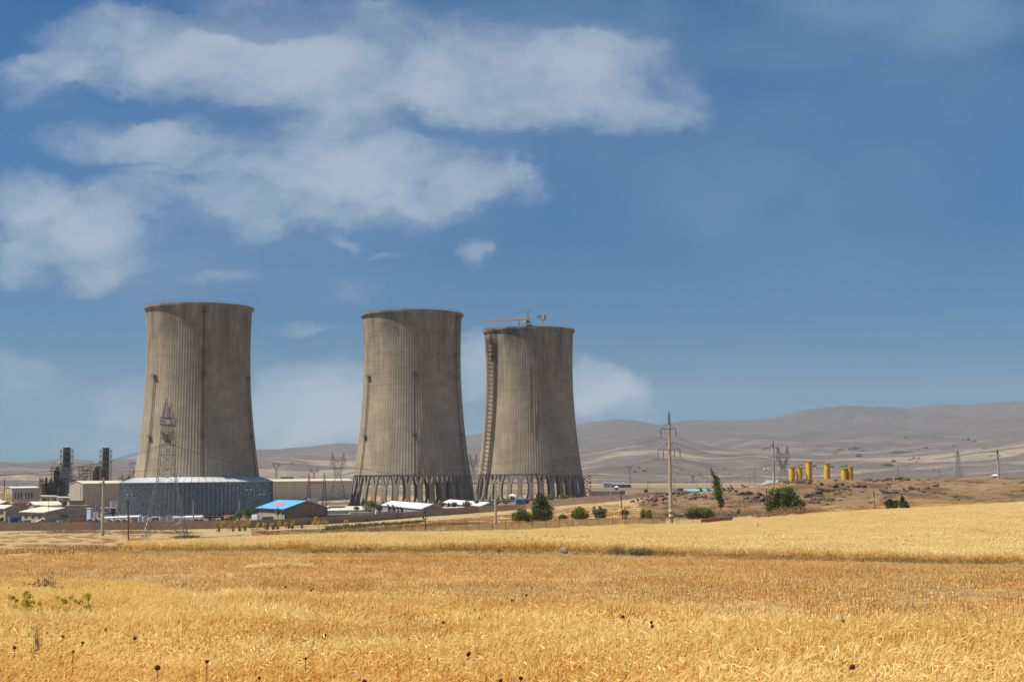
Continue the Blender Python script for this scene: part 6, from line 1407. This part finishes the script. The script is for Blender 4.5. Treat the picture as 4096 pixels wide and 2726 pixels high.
cable([q3, P(2720,1995,470), q4], .028, 'low black telephone wire climbing over the mound to the thin brown pole', sag=.6)
cable([q4, P(3310,1982,345), q5], .028, 'low black telephone wire between the two thin brown poles on the right', sag=.5); cable([q5, P(3820,2028,325)], .028, 'low black telephone wire slumping to the ground on the right-hand field', sag=1.2)
cable([P(773,2001,575), P(957,1997,590)], .06, 'pale sagging wire between the two short poles before the dark skirt', sag=1.6)

# ------------------------------------------------------------------ fence with rusty mesh
fp = [(1010,322),(1180,320),(1500,321),(2048,322),(2683,322),(2930,326)]
def fpt(px): D_ = float(np.interp(px, [a for a, b in fp], [b for a, b in fp])); return D_
def fence_mat():
    m = bpy.data.materials.new('rusty_mesh'); m.use_nodes = True; nt = m.node_tree; N = nt.nodes; L = nt.links; b = N['Principled BSDF']; b.inputs['Roughness'].default_value = .9
    t = N.new('ShaderNodeTexCoord').outputs['Object']; n = N.new('ShaderNodeTexNoise'); n.inputs['Scale'].default_value = .9; n.inputs['Detail'].default_value = 6; L.new(t, n.inputs['Vector'])
    r = N.new('ShaderNodeValToRGB'); L.new(n.outputs[0], r.inputs[0]); e = r.color_ramp.elements; e[0].position = .35; e[0].color = (.10,.05,.03,1); e[1].position = .65; e[1].color = (.55,.24,.06,1); L.new(r.outputs[0], b.inputs['Base Color'])
    s = N.new('ShaderNodeSeparateXYZ'); L.new(t, s.inputs[0])
    def wv(o_, per):
        a = N.new('ShaderNodeMath'); a.operation = 'MULTIPLY'; L.new(o_, a.inputs[0]); a.inputs[1].default_value = 1/per; f = N.new('ShaderNodeMath'); f.operation = 'FRACT'; L.new(a.outputs[0], f.inputs[0]); g_ = N.new('ShaderNodeMath'); g_.operation = 'LESS_THAN'; L.new(f.outputs[0], g_.inputs[0]); g_.inputs[1].default_value = .38; return g_.outputs[0]
    mx = N.new('ShaderNodeMath'); mx.operation = 'MAXIMUM'; L.new(wv(s.outputs[0], .12), mx.inputs[0]); L.new(wv(s.outputs[2], .12), mx.inputs[1]); L.new(mx.outputs[0], b.inputs['Alpha']); MATS['rusty_mesh'] = m
fence_mat()
xs_ = [1010+53.2*k for k in range(37)]
p0 = on(1010, fpt(1010)); fe = empty('wire_fence', p0, 'long rusty mesh fence on thin posts with forked barbed wire arms', 'fence')
m = MB(); top = MB(); k0 = None
for i, px in enumerate(xs_):
    D_ = fpt(px); p = on(px, D_)
    if k0 is None:
        q = MB(); q.bar((0,0,-.3), (0,0,2.15), .055, 6); q.bar((0,0,2.1), (-.22,0,2.65), .035, 4); q.bar((0,0,2.1), (.22,0,2.65), .035, 4); k0 = q.build('post', 'rust_steel', fe, local=True); k0.location = p-fe.location
    else: o = k0.copy(); COL.objects.link(o); parent_to(o, fe); o.location = p-fe.location
    if i < len(xs_)-1:
        b = on(xs_[i+1], fpt(xs_[i+1])); a = p
        if i < 31: m.add([(a.x,a.y,a.z),(b.x,b.y,b.z),(b.x,b.y,b.z+1.85),(a.x,a.y,a.z+1.85)], [(0,1,2,3)])
        for h_ in (1.85, .15): top.bar((a.x,a.y,a.z+h_), (b.x,b.y,b.z+h_), .035, 4)
        for h_, dx in ((2.6,0),(2.35,0)): top.bar((a.x,a.y,a.z+h_), (b.x,b.y,b.z+h_), .012, 3)
m.build('mesh_panel', 'rusty_mesh', fe); top.build('rail', 'rust_steel', fe)
a, b = on(2800, 323), on(2925, 325); m = MB(); nseg = 10
for k in range(nseg):
    p, q = a.lerp(b, k/nseg), a.lerp(b, (k+1)/nseg); m.prism([(p.x,p.y,p.z),(q.x,q.y,q.z),(q.x,q.y,q.z+1.3),(p.x,p.y,p.z+1.3)], (0,.06,0))
m.build('solid_panel', 'rust_sheet', fe)
a, b = on(2900, 326), on(3025, 330); m = MB()
for k in range(6):
    p, q = a.lerp(b, k/6), a.lerp(b, (k+1)/6); h_ = 1.2; m.bar(p+Vector((0,0,h_)), (p+q)/2+Vector((0,0,h_+.9)), .04, 4); m.bar((p+q)/2+Vector((0,0,h_+.9)), q+Vector((0,0,h_)), .04, 4)
m.build('barbed_wire', 'dark_steel', fe)
# corrugated rusty sheet return of the fence
a = P(1010,2124,322); b = P(1165,2150,283); t = empty('corrugated_fence', (a.x,a.y,G(a.x,a.y)), 'rusty corrugated sheet fence, returning from the left corner of the mesh fence', 'fence'); m = MB(); n = 72; vs = []; fs = []
dv = b-a; nv = perp(dv.normalized())
for k in range(n+1): p = a.lerp(b, k/n)+nv*(.07 if k % 2 else -.07); g_ = G(p.x, p.y); vs += [(p.x,p.y,g_-.3), (p.x,p.y,p.z)]
for k in range(n): fs.append((2*k,2*k+2,2*k+3,2*k+1))
m.add(vs, fs).build('sheet', 'rust_sheet', t)
m = MB(); bw = MB(); b3 = P(1215,2158,270)
for k in range(34):
    p = a.lerp(b3, k/33)+Vector((0,0,.1)); m.bar(p, p+nv*-.45+Vector((-.35,0,.75)), .035, 4)
for h_ in (0.15,.45,.75): bw.bar(a+Vector((-.35*h_/.75,0,h_)), b3+Vector((-.35*h_/.75,0,h_)), .022, 3)
m.build('wire_arm', 'dark_steel', t); bw.build('barbed_wire', 'dark_steel', t)
# white barrier, yellow markers
p = on(1761, 300); t = empty('barrier', p, 'white painted wooden barrier of two posts and one bar before the fence', 'barrier'); s = S(300)
for sx in (-8.5, 8.5): MB().box((sx*s,0,.75), (.20,.20,1.9)).build('post', 'paint_white', t, local=True)
MB().box((0,-.14,1.18), (36*s,.09,.26)).build('bar', 'paint_white', t, local=True)
for px, h_, D_, lab in ((1615,26,300,'yellow marker post at the fence left of the cable coil pole'),(2442,22,316,'taller yellow marker post left of the leaning wooden pole'),(2489,12,317,'short yellow marker post at the foot of the leaning wooden pole')):
    p = on(px, D_); q = MB().bar((p.x,p.y,p.z-.2), (p.x,p.y,p.z+h_*S(D_)+.7), .10, 10).lathe((p.x,p.y,p.z+h_*S(D_)+.68), [(.13,0),(.13,.12),(.03,.2)], 10).build('marker_post', 'silo_yellow'); prop(q, lab, 'marker post')
p = on(1550, 312); q = MB().box((p.x,p.y,p.z+.95), (22*S(312),.7,.12)).box((p.x+.4,p.y,p.z+.4), (.9,.6,1.0)).build('trough', 'cream_roof'); prop(q, 'low pale concrete trough behind the fence among dry weeds', 'trough')
a, b = P(1182,2107,400), P(1268,2106,400); q = MB().box(((a.x+b.x)/2, 400, G((a.x+b.x)/2,400)+.5), (b.x-a.x,.5,.3)).box(((a.x+b.x)/2, 400, G((a.x+b.x)/2,400)+.25), ((b.x-a.x)*.9,.3,.5)).build('low_kerb', 'white_sheet'); prop(q, 'long low white kerb beside the planted rows', 'kerb')

# ------------------------------------------------------------------ wheat, stubble, dry grass
def straw_mat(name, a, b_, c, trans=.3):
    m = bpy.data.materials.new(name); m.use_nodes = True; nt = m.node_tree; N = nt.nodes; L = nt.links; b = N['Principled BSDF']; b.inputs['Roughness'].default_value = .6; b.inputs['Specular IOR Level'].default_value = .35
    g = N.new('ShaderNodeNewGeometry'); mp = N.new('ShaderNodeVectorMath'); mp.operation = 'MULTIPLY'; mp.inputs[1].default_value = (.10,.22,0); L.new(g.outputs['Position'], mp.inputs[0])
    n = N.new('ShaderNodeTexNoise'); n.inputs['Scale'].default_value = 1.0; n.inputs['Detail'].default_value = 6; n.inputs['Roughness'].default_value = .6; L.new(mp.outputs[0], n.inputs['Vector'])
    r = N.new('ShaderNodeValToRGB'); L.new(n.outputs[0], r.inputs[0]); e = r.color_ramp.elements; e[0].position = .36; e[0].color = (*a, 1); e[1].position = .50; e[1].color = (*b_, 1); q = e.new(.66); q.color = (*c, 1)
    t = N.new('ShaderNodeAttribute'); t.attribute_name = 'tone'; mx = N.new('ShaderNodeMix'); mx.data_type = 'RGBA'; mx.blend_type = 'MULTIPLY'; mx.inputs[0].default_value = 1; L.new(r.outputs[0], mx.inputs[6]); L.new(t.outputs['Color'], mx.inputs[7])
    L.new(mx.outputs[2], b.inputs['Base Color']); tr = N.new('ShaderNodeBsdfTranslucent'); L.new(mx.outputs[2], tr.inputs[0]); ms = N.new('ShaderNodeMixShader'); ms.inputs[0].default_value = trans
    L.new(b.outputs[0], ms.inputs[1]); L.new(tr.outputs[0], ms.inputs[2]); L.new(ms.outputs[0], N['Material Output'].inputs[0]); MATS[name] = m
straw_mat('wheat', (.80,.57,.21), (.90,.74,.34), (.95,.84,.48), .35)
straw_mat('wheat_far', (.82,.64,.29), (.87,.73,.38), (.91,.79,.46), .35)
straw_mat('stubble', (.82,.51,.16), (.87,.63,.26), (.91,.75,.39), .4)
straw_mat('drygrass', (.66,.48,.23), (.72,.54,.28), (.76,.60,.34))
straw_mat('greyweed', (.42,.37,.19), (.52,.44,.22), (.62,.52,.28))

def clump(seed, rad_, n, h0, h1, sw, ear, leafy, lean=.35, mat='wheat', stemcol=(.92,.68,.40), earcol=(1.15,1.15,1.08), square=False, flop=.0):
    r = np.random.default_rng(seed); V = []; T = []
    def ribbon(pts, ws, side, col):
        # pts list of (k,3); quads between successive points
        for i in range(len(pts)-1):
            a, b = pts[i], pts[i+1]; wa, wb = side*ws[i], side*ws[i+1]
            V.append(np.stack([a-wa, a+wa, b+wb, b-wb], 1).reshape(-1, 3)); T.append(np.repeat(col, 4, 0))
    if square: p0 = np.stack([r.uniform(-rad_, rad_, n), r.uniform(-rad_, rad_, n), np.zeros(n)], -1)
    else: a = r.uniform(0, 6.28, n); q = rad_*np.sqrt(r.random(n)); p0 = np.stack([q*np.cos(a), q*np.sin(a), np.zeros(n)], -1)
    h = r.uniform(h0, h1, n); az = r.normal(.0, 1.1, n); ln = h*np.abs(r.normal(lean*.5, lean*.5, n)); fl = r.random(n) < flop
    ln = np.where(fl, h*1.2, ln); h = np.where(fl, h*.35, h)
    d = np.stack([np.cos(az), np.sin(az)*.6, np.zeros(n)], -1); up = np.array([0, 0, 1.])
    ang = r.uniform(0, 3.14, n); side = np.stack([np.cos(ang), np.sin(ang), np.zeros(n)], -1)
    p1 = p0+up*(h*.5)[:,None]+d*(ln*.18)[:,None]; p2 = p0+up*(h*.86)[:,None]+d*(ln*.6)[:,None]
    c = np.array(stemcol)[None]*r.uniform(.55, 1.25, n)[:,None]
    ribbon([p0, p1, p2], [sw, sw, sw*.8], side, c)
    if ear:
        el, ew = ear; L_ = el*r.uniform(.75, 1.25, n); dd = d*(.25+r.random(n)*.7)[:,None]+up*r.uniform(-.1, 1.1, n)[:,None]; dd /= np.linalg.norm(dd, axis=1)[:,None]
        q1 = p2+dd*(L_*.25)[:,None]; q2 = p2+dd*(L_*.7)[:,None]-up*(L_*.06)[:,None]; q3 = p2+dd*(L_*1.45)[:,None]-up*(L_*.22)[:,None]
        ce = np.array(earcol)[None]*r.uniform(.82, 1.15, n)[:,None]
        ribbon([p2, q1, q2, q3], [ew*.3, ew, ew*.9, ew*.15], side, ce); s2 = np.cross(dd, side); s2 /= np.linalg.norm(s2, axis=1)[:,None]+1e-9
        ribbon([p2, q1, q2, q3], [ew*.3, ew, ew*.8, ew*.1], s2, ce)
    m = int(n*leafy)
    if m:
        i = r.integers(0, n, m); b0 = p0[i]+up*(h[i]*r.uniform(.2, .7, m))[:,None]; a2 = r.uniform(0, 6.28, m); dl = np.stack([np.cos(a2), np.sin(a2), np.zeros(m)], -1); ll = r.uniform(.12, .28, m)*(h1/.75)
        b1 = b0+dl*(ll*.5)[:,None]+up*(ll*.35)[:,None]; b2 = b0+dl*ll[:,None]-up*(ll*.15)[:,None]; sl_ = np.stack([-dl[:,1], dl[:,0], np.zeros(m)], -1)
        ribbon([b0, b1, b2], [sw*1.6, sw*2.0, sw*.4], sl_, np.array(stemcol)[None]*r.uniform(.75, 1.25, m)[:,None])
    V = np.concatenate(V); T = np.clip(np.concatenate(T), 0, 1.25)
    return mesh_np('clump_%d' % seed, V, np.arange(len(V)).reshape(-1, 4), mat, T, link=False)
def scatter(name, clumps, pts, rot, scl, label, cat):
    cc = bpy.data.collections.new(name+'_source')
    for o in clumps: cc.objects.link(o)
    me = bpy.data.meshes.new(name); n = len(pts); me.vertices.add(n); me.vertices.foreach_set('co', np.asarray(pts, np.float32).ravel())
    a = me.attributes.new('rot', 'FLOAT_VECTOR', 'POINT'); a.data.foreach_set('vector', np.stack([np.zeros(n), np.zeros(n), rot], -1).astype(np.float32).ravel())
    a = me.attributes.new('scl', 'FLOAT_VECTOR', 'POINT'); a.data.foreach_set('vector', np.asarray(scl, np.float32).ravel())
    o = bpy.data.objects.new(name, me); COL.objects.link(o)
    ng = bpy.data.node_groups.new(name, 'GeometryNodeTree'); ng.interface.new_socket('Geometry', in_out='INPUT', socket_type='NodeSocketGeometry'); ng.interface.new_socket('Geometry', in_out='OUTPUT', socket_type='NodeSocketGeometry')
    N = ng.nodes; L = ng.links; gi = N.new('NodeGroupInput'); go = N.new('NodeGroupOutput'); ip = N.new('GeometryNodeInstanceOnPoints'); ci = N.new('GeometryNodeCollectionInfo')
    ci.inputs['Collection'].default_value = cc; ci.inputs['Separate Children'].default_value = True; ci.inputs['Reset Children'].default_value = True
    r1 = N.new('GeometryNodeInputNamedAttribute'); r1.data_type = 'FLOAT_VECTOR'; r1.inputs[0].default_value = 'rot'; s1 = N.new('GeometryNodeInputNamedAttribute'); s1.data_type = 'FLOAT_VECTOR'; s1.inputs[0].default_value = 'scl'
    rv = N.new('FunctionNodeRandomValue'); rv.data_type = 'INT'; rv.inputs['Max'].default_value = len(clumps)-1; rv.inputs['Min'].default_value = 0
    L.new(gi.outputs[0], ip.inputs['Points']); L.new(ci.outputs[0], ip.inputs['Instance']); ip.inputs['Pick Instance'].default_value = True
    io = [x for x in rv.outputs if x.type == 'INT' and x.enabled]; L.new((io or [rv.outputs[2]])[0], ip.inputs['Instance Index'])
    L.new(r1.outputs[0], ip.inputs['Rotation']); L.new(s1.outputs[0], ip.inputs['Scale']); L.new(ip.outputs[0], go.inputs[0])
    md = o.modifiers.new('scatter', 'NODES'); md.node_group = ng
    prop(o, label, cat, kind='stuff'); return o
def grid_pts(d0, d1, step, wid=.46, pad=3.0, grow=0.0):
    """jittered points over the ground between two distances, spacing may grow with distance"""
    out = []; d = d0
    while d < d1:
        s = step*(1+grow*(d-d0)); hw = wid*d+pad; k = int(2*hw/s)+1; x = -hw+np.arange(k)*s+rng.uniform(-.45, .45, k)*s; y = d+rng.uniform(-.45, .45, k)*s; out.append(np.stack([x, y], -1)); d += s
    p = np.concatenate(out); z = gz(p[:,0], p[:,1]); return np.column_stack([p, z])
# near wheat
p = grid_pts(5.5, 58, .36, grow=.004); px, py = pix(p[:,0], p[:,1], p[:,2]+.55); wob = (fbm(p[:,0]*.35, p[:,1]*.35, 3, 81)-.5)*40
lim = line_y(px, NEARLINE)+wob; keep = (py > lim+8) | (p[:,1] < 20)
thin = fbm(p[:,0]*.5, p[:,1]*.5, 3, 82) < .30; p = p[keep & ~(thin & (rng.random(len(p)) < .5))]
hgt = .68+.68*fbm(p[:,0]*.25, p[:,1]*.25, 3, 83)
cl = [clump(100+i, .30, 118, .36, .76, .0028, (.070, .0058), .5, lean=.34, stemcol=(.90,.60,.30), earcol=(1.25,1.25,1.2)) for i in range(5)]
s = rng.uniform(.85, 1.12, len(p)); scatter('wheat', cl, p, (fbm(p[:,0]*.22, p[:,1]*.22, 3, 91)-.5)*6+rng.uniform(-.5, .5, len(p)), np.stack([s, s, s*hgt], -1), 'ripe golden wheat filling the foreground up to the orange stubble', 'wheat')
# stubble
p = grid_pts(20, 118, .62, pad=4, grow=.006); px, py = pix(p[:,0], p[:,1], p[:,2]+.55); pg = pix(p[:,0], p[:,1], p[:,2])[1]; wob = (fbm(p[:,0]*.35, p[:,1]*.35, 3, 81)-.5)*40
keep = (py < line_y(px, NEARLINE)+wob+14) & (pg > line_y(px, BANDLINE)-2); dens = fbm(p[:,0]*.12, p[:,1]*.22, 4, 85); keep &= rng.random(len(p)) < np.clip((dens-.28)*4.5, .42, 1); p = p[keep]
cl = [clump(120+i, .42, 46, .07, .22, .0085, None, .6, lean=.55, mat='stubble', stemcol=(1.0,.92,.8), flop=.25) for i in range(4)]
s = rng.uniform(.8, 1.25, len(p)); scatter('stubble', cl, p, rng.uniform(0, 6.28, len(p)), np.stack([s, s, s*rng.uniform(.7, 1.3, len(p))], -1), 'short orange stubble and trampled straw between the two wheat fields', 'stubble')
# far wheat
p = grid_pts(95, 338, 1.15, pad=10, grow=.0018); px, py = pix(p[:,0], p[:,1], p[:,2]); wob = (fbm(p[:,0]*.1, p[:,1]*.1, 3, 86)-.5)*10
keep = inpoly(px, py+wob*.6, WHEAT_FAR) & (p[:,1] < np.interp(px, [0,2930,3200,5000],[317,317,330,338])); p = p[keep]
cl = [clump(140+i, .85, 170, .38, .72, .009, (.15, .020), .25, lean=.35, mat='wheat_far', square=True, stemcol=(1.05,.88,.62)) for i in range(4)]
s = rng.uniform(.9, 1.15, len(p)); scatter('wheat_field', cl, p, rng.uniform(-.6, .6, len(p)), np.stack([s, s, s*(.7+.6*fbm(p[:,0]*.08, p[:,1]*.08, 3, 87))], -1), 'pale golden wheat field beyond the weedy bank, reaching up to the fence', 'wheat field')
# dry grass on the left field, on the bank, behind the fence
p = grid_pts(104, 525, 3.2, pad=10, grow=.001); px, py = pix(p[:,0], p[:,1], p[:,2]); dn = fbm(p[:,0]*.04, p[:,1]*.08, 4, 88)
keep = ~inpoly(px, py, WHEAT_FAR) & (py < line_y(px, BANDLINE)) & (rng.random(len(p)) < np.clip((dn-.35)*3, .1, .9)*np.where(px < 1600, .3, 1.)) & ~((p[:,1] > 326) & (p[:,1] < 352) & (px > 1600)); p = p[keep]
p = p[p[:,1] < np.interp(pix(p[:,0], p[:,1], p[:,2])[0], [0,1000,1500,2600,2700,5000],[522,522,615,500,560,560])]
cl = [clump(160+i, 1.5, 130, .12, .42, .024, None, .4, lean=.6, mat='drygrass') for i in range(3)]
s = rng.uniform(.8, 1.3, len(p)); scatter('dry_grass', cl, p, rng.uniform(0, 6.28, len(p)), np.stack([s, s, s*rng.uniform(.6, 1.2, len(p))], -1), 'sparse dry grass over the lower field, the strip below the wall and the mound', 'dry grass')
def along(line, x0, x1, n, D_, spread_px=6, dsp=3):
    px = rng.uniform(x0, x1, n); py = line_y(px, line)+rng.normal(0, spread_px, n); out = []
    for a, b in zip(px, py):
        d = ray(a, b); lo, hi = 20., 330.
        for _ in range(26):
            mid = (lo+hi)/2
            if d.z*mid/d.y > G(d.x*mid/d.y, mid): lo = mid
            else: hi = mid
        out.append((d.x*hi/d.y, hi, G(d.x*hi/d.y, hi)))
    return np.array(out)
p = along(BANDLINE, 500, 4800, 420, 100, 4)
cl = [clump(170+i, .75, 80, .06, .30, .014, None, .5, lean=.6, mat='greyweed') for i in range(3)]
s = rng.uniform(.6, 1.3, len(p)); scatter('weeds', cl, p, rng.uniform(0, 6.28, len(p)), np.stack([s, s, s*rng.uniform(.5, 1.1, len(p))], -1), 'grey green weeds along the low bank dividing stubble and far wheat', 'weeds')
# reddish dry brush heaps and others: things
def brush(px, D_, w, h, label, mat='leaf_dry', n=900, size=.1, name='dry_bush', seed=1, cat='bush', dz=0):
    p = on(px, D_, dz); t = empty(name, p, label, cat); V, f, T = leaf_cloud([(0,0,h*.4,w/2,w/2.6,h*.55),(-w*.25,0,h*.3,w/3.2,w/4,h*.4),(w*.25,.05,h*.3,w/3.4,w/4,h*.42)], n, size, seed, flat=.14, shell=.15); mesh_np('foliage', V, f, mat, T, parent=t)
    m = MB(); r = random.Random(seed)
    for k in range(26):
        a = r.uniform(0, 6.28); q = (math.cos(a)*w*.35*r.random(), math.sin(a)*w*.3*r.random(), h*r.uniform(.6, 1.05)); m.bar((q[0]*.2, q[1]*.2, 0), q, size*.07, 3)
    m.build('stem', 'bark', t, local=True); return t
brush(190, 38, 1.0, 1.02, 'reddish brown dry bush standing in the wheat edge at left', n=1500, size=.07, seed=301)
brush(3195, 338, 13, 1.9, 'long heap of reddish dry brush below the broad many-lobed tree', n=2600, size=.3, seed=302)
brush(3075, 334, 9, 1.3, 'lower reddish dry brush heap left of the thin brown pole foot', n=1500, size=.3, seed=303)
brush(1520, 317, 7, 1.3, 'reddish dry weeds heaped around the pale trough at the fence', n=900, size=.25, seed=304)
for k, (px, D_, w, lab) in enumerate(((260,470,15,'russet brush mound below the wall, right of the first tall pole'),(340,478,18,'olive brown brush below the wall at the tall concrete pole'),(540,480,18,'russet brush mound below the wall left of the pylon'),(700,482,16,'russet brush mound below the wall right of the pylon'),(640,436,10,'dark brush at the right foot of the pylon'))):
    brush(px if k != 4 else 748, D_, w, 1.2, lab, n=1000, size=.4, seed=310+k)
brush(2465, 98, 1.7, .8, 'pale green feathery shrub on the bank, left of the grey one', 'leaf_grey', 1500, .07, 'shrub', 320, 'shrub')
brush(2528, 97, 1.2, .7, 'olive feathery shrub touching the left side of the dark grey green one', 'leaf_grey', 1100, .07, 'shrub', 321, 'shrub')
brush(2565, 97, 1.7, .75, 'dense grey green shrub on the bank right of the pointed stone', 'leaf_grey', 2600, .06, 'shrub', 322, 'shrub')
brush(720, 47, 2.2, .5, 'pale grey green weed patch behind the left wheat', 'leaf_grey', 1100, .06, 'weed_patch', 323, 'weeds')
brush(3620, 230, 8, .8, 'low greenish weed patch in the far wheat at right', 'leaf_grey', 700, .25, 'weed_patch', 324, 'weeds')
# heap of cut straw
p = on(1120, 72); V = []; T = []; r = rng; n = 1500; a = r.uniform(0, 6.28, n); q = np.sqrt(r.random(n)); x = q*np.cos(a)*1.9; y = q*np.sin(a)*.9; z = (1-q**2)*.33*r.random(n)+.03
d = np.stack([r.normal(size=n), r.normal(size=n), r.normal(size=n)*.25], -1); d /= np.linalg.norm(d, axis=1)[:,None]; c0 = np.stack([x, y, z], -1); L_ = r.uniform(.1, .3, n)[:,None]; w_ = np.cross(d, np.array([0,0,1.]))*.012
V = np.stack([c0-d*L_-w_, c0-d*L_+w_, c0+d*L_+w_, c0+d*L_-w_], 1).reshape(-1, 3); o = mesh_np('straw_heap', V, np.arange(len(V)).reshape(-1, 4), 'wheat', np.repeat(r.uniform(.8, 1.2, n), 4)); o.location = p; prop(o, 'low pale heap of cut straw lying on the orange stubble', 'straw heap')
# yellow green weeds among the near wheat, and thin wiry plants
def wiry(px, D_, h, w, label, matn, n=26, leaf=0, seed=1, r_=.003, name='wild_plant', cat='plant'):
    p = on(px, D_); t = empty(name, p, label, cat); m = MB(); r = random.Random(seed); tips = []
    for k in range(n):
        a = r.uniform(0, 6.28); q = Vector((math.cos(a)*w*r.random(), math.sin(a)*w*r.random(), h*r.uniform(.7, 1.1))); mid = q*.5+Vector((r.uniform(-.03,.03), 0, h*.06)); m.bar((0,0,0), mid, r_, 3, r_*.8); m.bar(mid, q, r_*.8, 3, r_*.4); tips.append(q); tips.append(mid.lerp(q, .5))
    m.build('stem', matn if not leaf else 'leaf_grey', t, local=True)
    if leaf:
        b = [(q.x, q.y, q.z, leaf, leaf, leaf) for q in tips]; V, f, T = leaf_cloud(b, 40*len(b), leaf*.42, seed, shell=.2); mesh_np('foliage', V, f, matn, T, parent=t)
    return t
mk('weed_yellow', (.62,.56,.05), .2, 3, .7, tone=True, trans=.3); mk('weed_brown', (.34,.17,.07), .2, 3, .85); mk('weed_grey', (.30,.27,.16), .2, 3, .85)
wiry(95, 25.5, .80, .30, 'spreading yellow green flowering weed at far left in the wheat', 'weed_yellow', 9, .045, 401); wiry(132, 25.8, .84, .24, 'taller yellow green weed touching the far left one', 'weed_yellow', 9, .045, 402)
wiry(278, 25.2, .76, .22, 'small yellow green weed, third from the left', 'weed_yellow', 8, .04, 403); wiry(360, 25.0, .80, .26, 'bushy yellow green weed at the right of the yellow green group', 'weed_yellow', 11, .05, 404); wiry(185, 23.5, .7, .15, 'sparse yellow green weed below the others', 'weed_yellow', 5, .03, 405)
wiry(1155, 17.5, .82, .55, 'fine reddish brown twiggy plant in the wheat, left of centre', 'weed_brown', 60, 0, 406, .0022); wiry(1250, 17.0, .74, .4, 'smaller reddish twiggy plant right beside the fine reddish brown one', 'weed_brown', 40, 0, 407, .0022)
wiry(3340, 13.6, .86, .40, 'thin grey green wiry plant low in the wheat at right', 'weed_grey', 34, 0, 408, .0022); wiry(160, 16.5, .80, .07, 'dark grey seed spike in the lower left wheat', 'weed_grey', 46, 0, 409, .004); wiry(40, 13.4, .55, .5, 'tangle of grey green stems in the bottom left corner', 'weed_grey', 60, 0, 410, .0026)
wiry(3030, 225, 1.5, .8, 'tall bent weed standing over the far wheat', 'weed_brown', 8, 0, 411, .03)
# thistle heads: one built, the rest copied
TH = [(140,2498),(129,2512),(232,2514),(229,2526),(188,2528),(250,2541),(331,2567),(58,2588),(293,2604),(446,2481),(340,2494),(423,2518),(540,2550),(734,2375),(764,2398),(758,2411),(740,2432),(829,2469),(35,2350),(121,2361),(268,2379),(304,2348),(335,2380),(416,2351),(494,2357),(452,2308),(501,2300),(236,2390),
 (630,2668),(828,2644),(1037,2709),(1223,2632),(1300,2542),(1458,2725),(1715,2634),(1873,2613),(1762,2508),(1772,2487),(1898,2434),(1916,2471),(2048,2400),(2214,2403),(2106,2378),(2398,2440),(2492,2465),(2578,2546),(2739,2544),(2002,2720),(2083,2710),(2606,2487),(2611,2503),
 (1143,2345),(1108,2354),(1213,2332),(1198,2366),(1245,2360),(1253,2352),(1252,2475),(1015,2432),
 (3030,2597),(3372,2480),(3530,2494),(3663,2600),(3623,2601),(3586,2616),(3410,2666),(3970,2643),(3226,2552),(2925,2517),(3320,2300)]
def hit_height(px, py, above):      # where the line of sight is this high above the ground
    d = ray(px, py); lo, hi = 6., 330.
    for _ in range(30):
        mid = (lo+hi)/2
        if d.z*mid/d.y > G(d.x*mid/d.y, mid)+above: lo = mid
        else: hi = mid
    return d*(hi/d.y)
mk('thistle', (.085,.035,.022), .4, 60, .95)
import bmesh
bm = bmesh.new(); bmesh.ops.create_icosphere(bm, subdivisions=3, radius=1.0); rr2 = random.Random(4)
for v in bm.verts: v.co *= 1+rr2.uniform(-.12, .16)
me = bpy.data.meshes.new('head'); bm.to_mesh(me); bm.free(); me.materials.append(MATS['thistle'])
th0 = None; rt = random.Random(9)
for k, (px, py) in enumerate(TH):
    hgt_ = .66; p = hit_height(px, py, hgt_)
    if th0 is None:
        th0 = empty('thistle', p-Vector((0,0,hgt_)), 'round dark thistle head on a thin stem standing above the near wheat', 'thistle', 'dark thistle heads in the near wheat')
        hd = bpy.data.objects.new('head', me); COL.objects.link(hd); parent_to(hd, th0); hd.location = (0,0,hgt_); hd.scale = (.022,.022,.021)
        MB().bar((0.02,0,0), (0,0,hgt_), .0045, 5).build('stem', 'weed_brown', th0, local=True)
    else:
        o = dup(th0, p-Vector((0,0,hgt_)), rt.uniform(0, 6)); sz = rt.uniform(.55, 1.25)
        o.children and None
        for c in KIDS[o.name]:
            if c.name.startswith('head'): c.scale = (.022*sz,.022*sz,.021*sz)
FT = [(2105,2139),(2072,2148),(2130,2153),(2182,2142),(2215,2147),(2228,2145),(2252,2140),(2325,2143),(2350,2140),(2368,2126),(2404,2121),(2470,2113),(2541,2118),(2545,2128),(2565,2130),(2130,2152),(2157,2153),(2262,2152),(2480,2132),(2572,2149),(3076,2137),(3093,2141),(3064,2108),(3476,2158),(3491,2157),(3564,2159),(3626,2158),(3647,2138),(3586,2150),(3706,2135),(3716,2140),(3771,2122),(3777,2133),(3862,2118),(3884,2120),(3877,2126),(3911,2117),(3929,2123),(3956,2159),(3975,2153),(3986,2145),(4036,2136),(4061,2162),(4081,2140),(4062,2125),(3608,2142),(3520,2139),(3322,2144),(3200,2155),(2783,2152)]
for k, (px, py) in enumerate(FT):
    p = hit_height(px, py, .84); o = dup(th0, p-Vector((0,0,.66*1.2)), rt.uniform(0, 6), 'tiny dark thistle head standing out over the far wheat field', scale=(3.0,3.0,1.2)); o['group'] = 'dark thistle heads over the far wheat'
